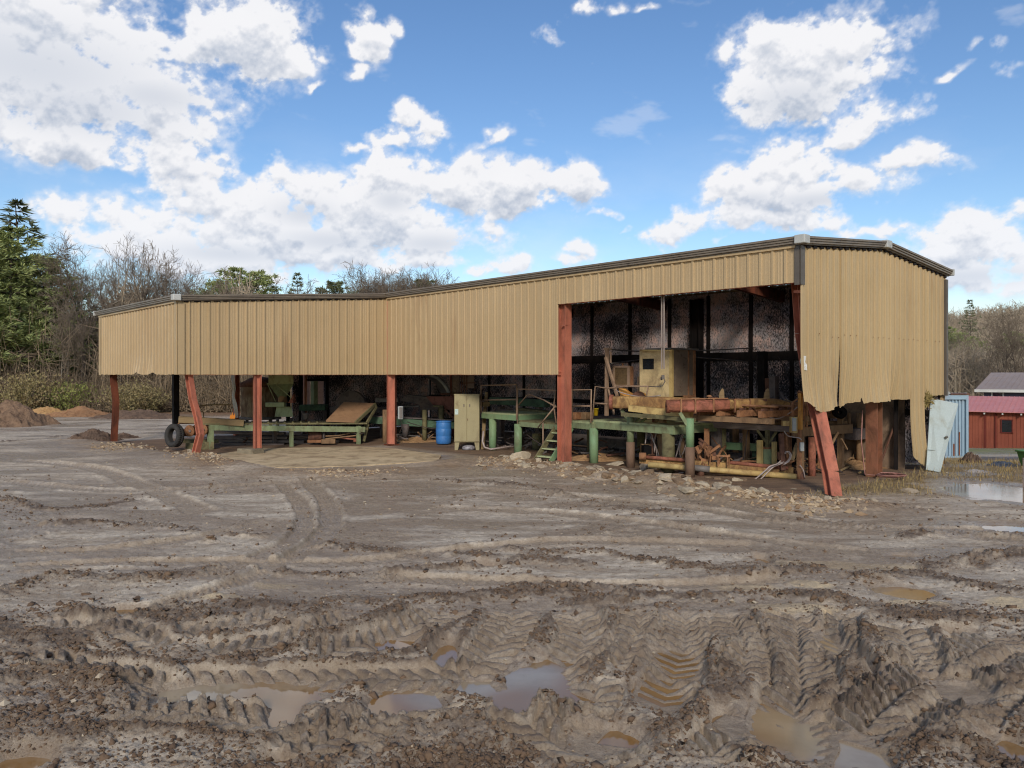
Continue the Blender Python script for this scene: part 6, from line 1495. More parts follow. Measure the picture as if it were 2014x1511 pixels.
# clutter: cables, chains, scrap and sawdust about the machines
rr = random.Random(90)
def cable(p, q, sag, n=9):
    return [p + (q - p) * (i / (n - 1)) - Z * sag * math.sin(math.pi * i / (n - 1)) + Vector((rr.gauss(0, .01), rr.gauss(0, .01), 0)) for i in range(n)]
for (x0, y0, Y0), (x1, y1, Y1), sag, m_, lab in (((1236, 806, 22), (1330, 815, 21.6), .12, HOSED, 'dark cable sagging under the left boom'), ((1330, 812, 21), (1430, 810, 21.2), .22, HOSE, 'pale hose drooping under the red boom'), ((1432, 808, 21), (1500, 812, 21.2), .25, HOSED, 'dark hose hanging under the yellow boom'), ((1500, 815, 21), (1568, 800, 20.2), .2, HOSE, 'pale cable looping to the orange column'), ((1400, 860, 22), (1440, 905, 21.5), .02, RUST, 'thin rusty rod leaning by the torn plates'), ((1470, 846, 21.6), (1462, 915, 21.4), .0, HOSED, 'cable dropping from the crossing beam'), ((1270, 925, 21.4), (1345, 930, 20.8), .06, HOSE, 'pale hose trailing along the ground under the carriage'), ((1330, 934, 21), (1362, 936, 20.6), .03, HOSED, 'dark hose end on the ground by the nearest green post'), ((1530, 700, 24), (1555, 760, 23.5), -.1, HOSED, 'thin cable hanging down the sooty wall'), ((1490, 690, 26), (1488, 770, 26), .0, HOSED, 'straight cable beside the charred post'), ((1210, 768, 22.8), (1300, 778, 22), .1, HOSE, 'pale hose lying over the gear guard'), ((660, 842, 30), (716, 852, 29.8), .1, HOSED, 'dark hose under the chute plate'), ((800, 830, 30.8), (905, 842, 30.6), .15, HOSED, 'cable along the low dark table'), ((1036, 855, 26), (1098, 890, 25.5), .05, HOSED, 'cable in the shade behind the stair'), ((1100, 780, 25.5), (1190, 790, 24.5), .2, HOSED, 'cable drooping behind the tall red post')):
    tag(MB().tube(cable(W(x0, y0, Y0), W(x1, y1, Y1), sag), .016, 5).build('cable', m_, None, True, loc=W(x0, y0, Y0)), lab, 'cable')
def scrap(px, py, Y, n, spread, mats, lab, seed, hmax=.35):
    r_ = random.Random(seed); c = W(px, py, Y); c.z = .02; tt = thing('scrap_pile', lab, 'scrap', c)
    for j, m_ in enumerate(mats):
        mb = MB()
        for _ in range(n):
            a = c + Vector((r_.gauss(0, spread), r_.gauss(0, spread * .6), abs(r_.gauss(0, hmax * .5)))); d = Vector((r_.gauss(0, 1), r_.gauss(0, .6), r_.gauss(0, .45))).normalized() * r_.uniform(.15, .55)
            if r_.random() < .5: mb.beam(a, a + d, r_.uniform(.03, .10), r_.uniform(.02, .06))
            else: mb.tube([a, a + d * .5 + Vector((0, 0, r_.uniform(-.05, .08))), a + d], r_.uniform(.012, .035), 6)
        mb.build(('bar_stack', 'rod_stack', 'offcut_stack')[j], m_, tt)
scrap(1330, 905, 22.2, 9, .5, (RUST, RUSTD, WOODD), 'scrap bars heaped between the two green posts', 1)
scrap(1440, 915, 21.6, 10, .55, (RUST, SOOTM, WOOD), 'scrap rods lying behind the hoop guard', 2)
scrap(1600, 925, 21.2, 8, .35, (RUST, WOODD, HOSED), 'scrap tangle at the foot of the red wooden post', 3)
scrap(1700, 915, 22.8, 9, .5, (WOODD, WOOD, RUST), 'splintered boards on the floor of the right bay', 4, .2)
scrap(1110, 890, 26.0, 8, .5, (SOOTM, RUSTD, WOODD), 'dark scrap behind the tall red post', 5)
scrap(1200, 880, 25.0, 9, .6, (SOOTM, GREYM, RUSTD), 'grey scrap in the gloom under the right catwalk', 6)
scrap(1000, 870, 28.5, 9, .6, (SOOTM, GREYM, WOODG), 'grey scrap in the gloom under the left catwalk', 7)
scrap(830, 862, 31.6, 8, .6, (WOODG, GREYM, WOODD), 'offcuts under the low dark table', 8)
scrap(500, 868, 30.0, 7, .7, (WOODG, WOODD, RUSTD), 'offcuts beside the boards under the roll case', 9, .15)
scrap(1560, 800, 21.6, 7, .25, (WOODD, RUST, WOOD), 'tangle of thin bars above the trestle', 10)
bpy.data.objects['scrap_pile.009'].location.z = 1.55
# crowbar leaning and coil of hose on the ground at the right bay
mb = MB(); mb.tube([B(L1 - .9, 6.0, .1), B(L1 - .6, 6.25, 1.25)], .03, 6); tag(mb.build('iron_bar', RUSTD, loc=B(L1 - .9, 6, .1)), 'iron bar leaning inside the right end bay', 'bar')
c = G(1757, 943); mb = MB(); pp = []
for i in range(90): a = i * .24; r_ = .20 + .07 * math.sin(i * .21) + .006 * (i % 7); pp.append(c + Vector((r_ * 1.35 * math.cos(a), r_ * 1.35 * math.sin(a), .06 + .0009 * i)))
mb.tube(pp, .014, 6); mb.tube([c + Vector((-.3, .1, .08)), c + Vector((-.55, .35, .08)), c + Vector((-.62, .4, .9)), c + Vector((-.6, .38, 1.7))], .014, 6)
tag(mb.build('hose_coil', worn('pink_hose', (168, 120, 108), (150, 104, 94), (104, 74, 64), .5, 4, (1, 1, 1), .6, .05, .3), None, True, loc=c), 'coil of faded red hose on the ground by the brown end post', 'hose')
# --- white door leaning by the gable's torn strip
t = root('door', 'pale flush steel door leaning tilted against the gable corner', 'door', G(1848, 929))
Yd0 = F * 2.6 / (927 - HY); a, b, c_, d = W(1829, 784, 22.2), W(1884, 795, 22.1), W(1848, 930, 21.3), W(1820, 925, 21.5)
u_ = (b - a); w_ = u_.cross(d - a).normalized() * -.045
mb = MB(); mb.prism([a, b, c_, d], w_); mb.build('leaf', DOORM, t, bevel=.006)
kb = W(1860, 861, 21.66); n_ = w_.normalized()
if n_.y > 0: n_ = -n_
mb = MB(); mb.lathe(kb, [(.035, 0), (.035, .012), (.015, .02), (.015, .045), (.032, .055), (.032, .08), (.0, .09)], 16, n_); mb.build('knob', worn('brass_steel', (170, 166, 158), None, (110, 104, 96), .3, 4, (1, 1, 1), .3, .02, .6, 40, .8), t, True)
mb = MB(); mb.beam(W(1822, 884, 21.62), W(1857, 889, 21.55), .008, .012); mb.build('dent', worn('crease', (150, 154, 146), None, (120, 116, 100), .3, 4, (1, 1, 1), .6, 0, .2), t)
rr = random.Random(12); st = Sticks()
for i in range(420):
    p = W(1816 + abs(rr.gauss(0, 7)), 779 + rr.gauss(0, 3) + abs(rr.gauss(0, 8)), 21.9 + rr.uniform(-.15, .1)); dd = Vector((rr.gauss(0, .1), rr.gauss(0, .05), rr.gauss(0, .08))); pass
    x = Vector((rr.gauss(0, .01), .004, rr.gauss(0, .01))); st.leaf += [tuple(p), tuple(p + dd * .5 + x), tuple(p + dd), tuple(p + dd * .5 - x)]
tag(st.mesh('bird_nest', worn('dry_grass', (146, 130, 84), (126, 110, 70), (92, 80, 52), .5, 4, (1, 1, 1), .95, 0, .05)), 'clump of dry nest grass caught above the leaning door', 'nest')
# --- shipping container behind the gable
t = root('shipping_container', 'pale blue ribbed shipping container with rust streaks behind the door', 'container', W(1883, 908, 29.5))
Yk = 29.5; x0, x1 = W(1851, 800, Yk).x, W(1903, 800, Yk).x; z0, z1 = EYE - (908 - HY) / F * Yk, EYE - (776 - HY) / F * Yk
kd = Vector((.50, .866, 0)); kr = math.atan2(-.08, 1)
mb = MB(); n = 7; prev = None; w_ = (x1 - x0)
prof_ = []
for i in range(n):
    s = i / n
    for ds, dy in ((0, 0), (.25, 0), (.40, .05), (.75, .05), (.9, 0)): prof_.append((x0 + .06 + (w_ - .12) * min(1, s + ds / n), dy))
prof_.append((x1 - .06, 0))
for x, dy in prof_: mb.v += [(x, Yk + dy, z0 + .2), (x, Yk + dy, z1 - .18)]
for i in range(len(prof_) - 1): mb.f.append((2 * i, 2 * i + 2, 2 * i + 3, 2 * i + 1))
mb.build('end_panel', CONT, t)
mb = MB(); mb.box(((x0 + x1) / 2, Yk, z1 - .1), (w_, .12, .18)); mb.box(((x0 + x1) / 2, Yk, z0 + .1), (w_, .12, .2)); mb.box((x0 + .04, Yk, (z0 + z1) / 2), (.09, .13, z1 - z0)); mb.box((x1 - .04, Yk, (z0 + z1) / 2), (.09, .13, z1 - z0)); mb.build('frame', CONT, t, bevel=.008)
o3 = Vector((x1, Yk + .05, 0)); o4 = Vector((x0, Yk + .05, 0)); mb = MB(); mb.prism([Vector((x0 + .02, Yk + .07, z1 - .06)), Vector((x1 - .02, Yk + .07, z1 - .06)), Vector((x1 - .02, Yk + .07, z1 - .06)) + kd * 5.8, Vector((x0 + .02, Yk + .07, z1 - .06)) + kd * 5.8], (0, 0, -(z1 - z0) + .15)); mb.build('body', CONT, t)
RS = worn('rust_streak', (136, 84, 62), (118, 70, 52), (92, 56, 44), .8, 5, (1, 1, .3), .9, .2, .1)
for px, ya, yb_, w2 in ((1876, 873, 897, .05), (1887, 850, 896, .045)): mb = MB(); mb.box(W(px, (ya + yb_) / 2, Yk - .006), (w2, .012, (yb_ - ya) / F * Yk)); mb.build('rust_streak', RS, t)
mb = MB(); mb.box(W(1883, 775, Yk + .1), (.7, .4, .05)); mb.build('top_plate', RUSTD, t)
mb = MB(); mb.prism(pts((1853, 758, 26), (1870, 774, 26), (1862, 778, 26), (1853, 778, 26)), (0, .06, 0)); mb.beam(W(1857, 765, 26), Vector((W(1857, 765, 26).x, 26, -.2)), .05); t2 = root('sheet_metal', 'pale triangular sheet and pipe scrap behind the gable corner trim', 'scrap', W(1858, 778, 26)); mb.build('sheet', LGREY, t2)
mb = MB(); mb.box(W(1857, 771, 25.8), (.16, .2, .22)); mb.tube(pts((1855, 776, 25.8), (1857, 784, 25.8)), .03, 6); mb.build('bracket', SOOTM, t2)
# --- green bin and dark post at the right edge, dark tarp
p = W(2036, 920, 22.6); t = thing('wheelie_bin', 'green plastic bin at the right edge of the yard', 'bin', (p.x, p.y, p.z)); mb = MB()
a = [Vector((p.x - .25, p.y - .25, p.z)), Vector((p.x + .25, p.y - .25, p.z)), Vector((p.x + .25, p.y + .25, p.z)), Vector((p.x - .25, p.y + .25, p.z))]; ctr = p.copy(); b = [ctr + (q - ctr) * 1.3 + Z * .42 for q in a]
frust(mb, a, b); GB = worn('green_plastic', (96, 140, 66), (84, 126, 60), (66, 84, 48), .4, 3, (1, 1, 1), .5, .03, .3); mb.build('body', GB, t, bevel=.02); mb = MB(); mb.box(ctr + Z * .45, (.72, .72, .06)); mb.build('lid', GB, t, bevel=.02)
p = W(2013.5, 958, 18.3); mb = MB(); mb.beam(Vector((p.x, p.y, -.15)), Vector((p.x, p.y, EYE - (902 - HY) / F * p.y)), .035); mb.box((p.x, p.y, EYE - (902 - HY) / F * p.y), (.045, .045, .03)); tag(mb.build('stake', WOODG, loc=p), 'dark stake at the right edge in front of the green bin', 'stake')
def mound(name, label, cat, px, py, Y, w_, d_, h_, mat, seed, kind=None, rough=.18, n=64):
    c = W(px, py, Y); c.z = ground_h(c.x, c.y) - .03
    g = np.linspace(-1.15, 1.15, n); gx, gy = np.meshgrid(g, g); gx = gx.ravel(); gy = gy.ravel()
    rr_ = np.sqrt(gx ** 2 + gy ** 2) + .22 * fbm(gx * 2.2 + seed, gy * 2.2, 3, seed)
    z = np.clip(1 - rr_, -.12, 1) ** 1.0; z = np.where(rr_ < 1, (1 - rr_) ** .9, -.05)
    z = z + rough * (fbm(gx * 6 + seed, gy * 6, 5, seed + 3, .62) * ss(1.1, .8, rr_))
    V = np.stack([c.x + gx * w_, c.y + gy * d_, c.z + z * h_], 1)
    i = (np.arange(n - 1)[:, None] * n + np.arange(n - 1)[None, :]); q = np.stack([i, i + 1, i + n + 1, i + n], -1).reshape(-1, 4)
    keep = [tuple(int(k) for k in f) for f in q if rr_[f].min() < 1.05]
    o = mesh_obj(name, V, keep, mat, smooth=False, loc=c); return tag(o, label, cat, None, kind)
CHIP = worn('wood_chips', (138, 112, 90), (110, 90, 74), (84, 66, 56), .8, 2.5, (1, 1, 1), .95, .8, .1, 12)
CLAY = worn('orange_clay', (152, 116, 86), (128, 98, 74), (116, 80, 56), .7, 1.5, (1, 1, 1), .95, .6, .1, 10)
DIRT = worn('dark_dirt', (112, 92, 78), (92, 76, 66), (64, 54, 48), .8, 2.5, (1, 1, 1), .95, .8, .1, 12)
mound('chip_heap', 'tall cone of brown wood chips at the left edge', 'heap', 24, 828, 41, 1.95, 2.0, 1.42, CHIP, 3, None, .16, 90)
mound('clay_bank', 'low orange brown clay bank before the woods', 'bank', 158, 822, 50, 2.2, 1.2, .62, CLAY, 8, None, .3, 80)
mound('clay_bank', 'thin ochre strip of clay just right of the chip heap', 'bank', 92, 818, 54, 1.7, 1.0, .55, worn('ochre_clay', (182, 146, 102), (164, 128, 88), (150, 106, 66), .5, 1.5, (1, 1, 1), .95, .5, .1, 10), 11, None, .25, 60)
mound('dirt_heap', 'dark low dirt bank under the far end of the wing', 'heap', 275, 820, 48, 3.2, 1.4, .55, DIRT, 14, None, .3, 80)
mound('dirt_heap', 'small dark dirt heap with sticks at the rusty far post', 'heap', 185, 862, 31.5, .95, .9, .45, DIRT, 17, None, .3, 60)
mound('dirt_heap', 'small dark dirt lump right of the rusty far post', 'heap', 243, 857, 33, .7, .5, .22, DIRT, 19, None, .3, 40)
mound('rubbish_heap', 'dark grey rubbish and tarp by the blue container', 'heap', 1910, 912, 25.5, .35, .5, .35, DIRT, 23, None, .4, 40)
SAW = worn('sawdust', (172, 136, 98), (150, 116, 84), (112, 86, 64), .6, 3, (1, 1, 1), .95, .7, .1, 16)
mound('sawdust_heap', 'low sawdust heap under the right catwalk', 'heap', 1180, 900, 24.6, 1.3, .8, .22, SAW, 41, None, .3, 40)
mound('sawdust_heap', 'low sawdust heap behind the hydraulic carriage', 'heap', 1400, 912, 22.4, 1.5, .9, .25, SAW, 43, None, .3, 40)
mound('sawdust_heap', 'low sawdust heap in the right end bay', 'heap', 1680, 915, 22.6, .9, .9, .2, SAW, 45, None, .3, 40)
mound('sawdust_heap', 'low sawdust heap beside the blue drum', 'heap', 820, 868, 31.2, 1.0, .7, .2, SAW, 47, None, .3, 40)
mound('tarp', 'crumpled dark blue tarp lying in the mud near the green bin', 'tarp', 1972, 921, 22.9, .5, .35, .16, worn('dark_tarp', (70, 76, 88), (56, 62, 72), (44, 46, 52), .6, 4, (1, 1, 1), .5, .3, .3), 29, None, .5, 40)
mound('tarp', 'pale crumpled plastic sheet on the straw below the container', 'tarp', 1921, 932, 21.4, .5, .3, .08, worn('pale_sheet', (164, 156, 150), (146, 138, 134), (112, 102, 96), .6, 4, (1, 1, 1), .5, .3, .3), 31, None, .6, 40)
# --- rocks and broken concrete
ROCKM = [worn('rock_a', (168, 152, 130), (146, 130, 110), (110, 92, 74), .6, 4, (1, 1, 1), .9, .4, .15), worn('rock_b', (184, 168, 144), (162, 146, 122), (130, 116, 96), .5, 4, (1, 1, 1), .9, .35, .15), worn('rock_c', (142, 118, 94), (122, 102, 82), (92, 74, 58), .6, 4, (1, 1, 1), .9, .4, .15)]
def rock_mesh(seed, flat=.6, blocky=False):
    r = random.Random(seed); import bmesh
    bm = bmesh.new(); bmesh.ops.create_icosphere(bm, subdivisions=2, radius=1)
    planes = [(Vector((r.gauss(0, 1), r.gauss(0, 1), r.gauss(0, 1))).normalized(), r.uniform(.45, .8)) for _ in range(9 if not blocky else 6)]
    if blocky: planes = [(Vector(d), .62) for d in ((1, 0, 0), (-1, 0, 0), (0, 1, 0), (0, -1, 0), (0, 0, 1), (.2, .1, -1))]
    for v in bm.verts:
        for d, k in planes:
            e = v.co.dot(d.normalized())
            if e > k: v.co -= d.normalized() * (e - k)
        v.co += Vector((r.gauss(0, .03), r.gauss(0, .03), r.gauss(0, .03))); v.co.z *= flat
    me = bpy.data.meshes.new('rock'); bm.to_mesh(me); bm.free(); return me
RM = [rock_mesh(i, (.55, .7, .5, .6, .45, .65)[i % 6], i in (2, 5)) for i in range(6)]
for i, me in enumerate(RM): me.materials.append(ROCKM[i % 3])
def rock(px, py, size, k, label, group=None, z=0, sc=(1, 1, 1)):
    p = G(px, py); o = bpy.data.objects.new('rock', RM[k]); C.objects.link(o); h = ground_h(p.x, p.y)
    o.location = (p.x, p.y, h + size * .08 * sc[2] + z); o.scale = (size * sc[0], size * sc[1], size * sc[2]); r = random.Random(int(px * 7 + py)); o.rotation_euler = (r.uniform(-.25, .25), r.uniform(-.25, .25), r.uniform(0, 6.28))
    return tag(o, label, 'rock', group)
rock(1272, 924, .32, 0, 'big grey boulder beside the left green post', None, .05, (1.1, 1, 1.2))
rock(1022, 913, .26, 1, 'pale rounded boulder left of the stair foot', None, .02, (1.5, 1, 1))
rock(992, 908, .20, 4, 'smaller pale rock touching the rounded boulder', None)
rock(1208, 915, .26, 4, 'flat tan slab right of the tall red post', None, 0, (1.4, 1, .8))
rock(1150, 921, .30, 2, 'flat tan slab in front of the tall red post', None, 0, (1.6, 1, .6))
rock(1424, 972, .14, 1, 'whitest oblong block in the rubble below the nearest green post', None, .06, (1.5, .8, .8))
rock(1502, 968, .16, 1, 'white lump lying apart right of the rubble', None, 0)
rock(1349, 946, .15, 2, 'white slab tilted at the foot of the nearest green post', None, .1, (1.6, .8, .6))
rock(1300, 935, .10, 5, 'small blue grey block in front of the carriage', None, .05, (1.5, .8, .7))
rock(1276, 938, .18, 5, 'angular grey stone leaning below the big boulder', None, .08)
rock(1580, 988, .10, 5, 'squared grey block left of the kicked post foot', None, .03)
rock(1628, 984, .10, 1, 'white stone at the kicked post foot', None, .02)
rock(1650, 990, .10, 5, 'squared stone right of the kicked post foot', None, .02)
rock(1788, 971, .17, 0, 'yellowish rock on the straw right of the kicked post', None, .02, (1.4, 1, .9))
rock(1840, 925, .10, 2, 'stone at the foot of the leaning door', None)
rr = random.Random(31)
def scatter(n, fx, fy, s0, s1, lab, grp):
    for i in range(n): rock(fx(), fy(), rr.uniform(s0, s1) * rr.uniform(.6, 1.1), rr.randrange(6), lab, grp, 0, (rr.uniform(.8, 1.5), rr.uniform(.8, 1.2), rr.uniform(.7, 1.1)))
def ax_(a, b): return lambda: rr.uniform(a, b)
sx = [0]
def fx1(): sx[0] = rr.uniform(1140, 1480); return sx[0]
def fy1(): return 930 + (sx[0] - 1140) * .125 + rr.gauss(0, 9)
scatter(150, fx1, fy1, .06, .24, 'broken stone in the rubble bank below the carriage', 'rubble bank below the carriage')
def fx2(): sx[0] = rr.uniform(925, 1140); return sx[0]
def fy2(): return 912 + (sx[0] - 925) * .07 + rr.gauss(0, 6)
scatter(60, fx2, fy2, .05, .18, 'broken stone in the rubble strip left of the tall red post', 'rubble strip left of the tall red post')
def fx3(): sx[0] = rr.uniform(1480, 1720); return sx[0]
def fy3(): return 975 + (sx[0] - 1480) * .06 + rr.gauss(0, 8)
scatter(30, fx3, fy3, .03, .10, 'small stone scattered around the kicked post', 'stones around the kicked post')
def fx4(): sx[0] = rr.uniform(235, 420); return sx[0]
def fy4(): return 873 + (sx[0] - 235) * .17 + rr.gauss(0, 5)
scatter(40, fx4, fy4, .04, .16, 'pale broken stone along the edge before the bent post', 'stones before the bent post')
for (x0, y0, x1, y1, lab) in ((155, 866, 178, 857, 'pale bare stick lying on the small dirt heap'), (186, 856, 194, 861, 'short pale stick on the small dirt heap'), (1655, 925, 1700, 905, 'loose splintered plank inside the right bay'), (1690, 930, 1735, 926, 'loose grey lath in front of the brown end post')):
    a, b = G(x0, y0, .06), G(x1, y1, .06); 
    if y1 < 1300 and y0 > 1300: b = a + Vector((.01, .02, .12))
    tag(MB().tube([a, (a + b) / 2 + Vector((.01, .02, .02)), b], [.03, .025, .012] if y0 < 1000 else [.015, .012, .006], 6).build('stick', WOOD if y0 < 1000 else SOOTP, loc=a), lab, 'stick')
# crumbly clods broken out by the tyres
def unit_lump():
    import bmesh
    bm = bmesh.new(); bmesh.ops.create_icosphere(bm, subdivisions=1, radius=1); bm.verts.ensure_lookup_table()
    v = np.array([tuple(q.co) for q in bm.verts]); f = np.array([[q.index for q in w.verts] for w in bm.faces]); bm.free(); return v, f
ulv, ulf = unit_lump()
def lumps(name, x, y, z, s, mat, label, seed, flat=(.45, .9), jit=.16):
    r = np.random.default_rng(seed); n = len(x); a = r.uniform(0, 6.28, n)
    V = ulv[None] * np.stack([r.uniform(.7, 1.5, n), r.uniform(.7, 1.2, n), r.uniform(*flat, n)], 1)[:, None] * s[:, None, None] + r.normal(0, 1, (n, len(ulv), 3)) * (s * jit)[:, None, None]
    c, q = np.cos(a)[:, None], np.sin(a)[:, None]
    V = np.stack([V[..., 0] * c - V[..., 1] * q + x[:, None], V[..., 0] * q + V[..., 1] * c + y[:, None], V[..., 2] + z[:, None]], -1).reshape(-1, 3)
    Fq = (ulf[None] + (np.arange(n) * len(ulv))[:, None, None]).reshape(-1, 3)
    me = bpy.data.meshes.new(name); me.vertices.add(len(V)); me.vertices.foreach_set('co', V.astype(np.float32).ravel())
    me.loops.add(Fq.size); me.loops.foreach_set('vertex_index', Fq.ravel().astype(np.int32)); me.polygons.add(len(Fq)); me.polygons.foreach_set('loop_start', (np.arange(len(Fq)) * 3).astype(np.int32)); me.update(calc_edges=True)
    me.materials.append(mat); o = bpy.data.objects.new(name, me); C.objects.link(o); return tag(o, label, kind='stuff')
r = np.random.default_rng(61); n = 300000
gy = 4.9 * (21 / 4.9) ** (r.random(n) ** 1.25); gx = r.uniform(-.70, .70, n) * gy; hh = ground_fields(gx, gy)
ok = (r.random(n) < np.clip(hh[10] ** 1.6 * (.25 + 1.1 * ss(-.2, .35, fbm(gx * 2.3, gy * 2.3, 4, 67))), 0, 1) * .62 + .012) & (hh[0] > WATER + .012) & (hh[7] < .2); gx, gy, gh = gx[ok], gy[ok], hh[0][ok]
sz = np.clip(r.lognormal(-4.95, .62, len(gx)), .004, .038) * (.8 + .035 * gy)
lumps('mud_clods', gx, gy, gh + sz * .05, sz, worn('crumbly_mud', (122, 99, 78), (100, 80, 63), (76, 60, 48), .6, 4, (1, 1, 1), .85, .6, .3, 60), 'crumbly dark mud clods broken up along the ruts', 5, (.4, 1.0), .30)
# gravel strewn in the mud
r = np.random.default_rng(6); n = 3000
gy = 4.9 * (24 / 4.9) ** r.random(n); gx = r.uniform(-.68, .68, n) * gy; hh = ground_fields(gx, gy); ok = (hh[0] > WATER + .01) & (hh[7] < .3); gx, gy, gh = gx[ok], gy[ok], hh[0][ok]
mbv = []; mbf = []; base = np.array([(1, 0, 0), (-1, 0, 0), (0, 1, 0), (0, -1, 0), (0, 0, 1), (0, 0, -1)]); fcs = [(0, 2, 4), (2, 1, 4), (1, 3, 4), (3, 0, 4), (2, 0, 5), (1, 2, 5), (3, 1, 5), (0, 3, 5)]
for i in range(len(gx)):
    s = min(.03, r.lognormal(-4.9, .5)) * (.7 + gy[i] * .05); a = r.uniform(0, 6.28); m_ = base * np.array([r.uniform(.7, 1.5), r.uniform(.7, 1.2), r.uniform(.5, .9)]) * s; m_ = m_ + r.normal(0, s * .15, (6, 3))
    cs, sn = math.cos(a), math.sin(a); k = len(mbv)
    for q in m_: mbv.append((gx[i] + q[0] * cs - q[1] * sn, gy[i] + q[0] * sn + q[1] * cs, gh[i] + q[2] + s * .25))
    mbf += [tuple(k + j for j in f) for f in fcs]
tag(mesh_obj('gravel', mbv, mbf, leafmat('pebbles', (160, 142, 118), (132, 110, 88), (184, 170, 148), 3) if 'leafmat' in globals() else ROCKM[0]), 'small pale pebbles strewn over the mud', kind='stuff')
# crumbled rubble along the bank
q = smooth_pts(gpts(EDGE), 4); L_ = [math.hypot(b[0] - a[0], b[1] - a[1]) for a, b in zip(q, q[1:])]
rr = random.Random(77); mbv = []; mbf = []
for i in range(11000):
    k = rr.choices(range(len(L_)), L_)[0]; t_ = rr.random(); x = q[k][0] + (q[k + 1][0] - q[k][0]) * t_ + rr.gauss(0, .5); y = q[k][1] + (q[k + 1][1] - q[k][1]) * t_ + rr.gauss(0, .42) + .25 * math.sin(x * 1.9)
    if rr.random() < .62 * (1 - .5 * math.sin(x * 1.3 + 1)) * (1 if x > -1 else 1.25): continue
    mbv.append((x, y, min(.09, rr.lognormvariate(-3.6, .55)) * (1.2 if x > 1 else .8)))
a_ = np.array(mbv); gh = ground_fields(a_[:, 0], a_[:, 1])[0]; V = []; r = np.random.default_rng(8)
for i in range(len(a_)):
    s = a_[i, 2]; m_ = base * np.array([rr.uniform(.8, 1.7), rr.uniform(.7, 1.2), rr.uniform(.4, .9)]) * s + r.normal(0, s * .2, (6, 3)); a = rr.uniform(0, 6.28); cs, sn = math.cos(a), math.sin(a); k = len(V)
    for p_ in m_: V.append((a_[i, 0] + p_[0] * cs - p_[1] * sn, a_[i, 1] + p_[0] * sn + p_[1] * cs, gh[i] + p_[2] + s * .02))
    mbf += [tuple(k + j for j in f) for f in fcs]
tag(mesh_obj('rubble', V, mbf, leafmat('rubble_mix', (164, 140, 110), (134, 106, 80), (188, 170, 142), 2)), 'crumbled small rubble strewn along the bank before the shed', kind='stuff')
# dry grass at the right
st = Sticks(); r = np.random.default_rng(12); n = 16000; gy = r.uniform(16.5, 34, n); gx = r.uniform(.34, .70, n) * gy; f_ = ground_fields(gx, gy); ok = r.random(n) < f_[5] * .9 + f_[8] * .35
gx, gy, gh = gx[ok], gy[ok], f_[0][ok]; n = len(gx); l = r.uniform(.05, .20, n); az = r.uniform(0, 6.28, n); tl = r.uniform(.2, 1.1, n); w_ = .006
p = np.stack([gx, gy, gh - .01], 1); tip = p + np.stack([np.cos(az) * np.sin(tl), np.sin(az) * np.sin(tl), np.cos(tl)], 1) * l[:, None]; sd_ = np.stack([-np.sin(az), np.cos(az), np.zeros(n)], 1) * w_
st.leaf = np.stack([p - sd_, p + sd_, tip + sd_ * .2, tip - sd_ * .2], 1).reshape(-1, 3).tolist()
tag(st.mesh('dry_grass', leafmat('straw', (172, 146, 98), (148, 124, 82), (128, 116, 74), 1.5)), 'dry straw coloured grass by the gable end', kind='stuff')
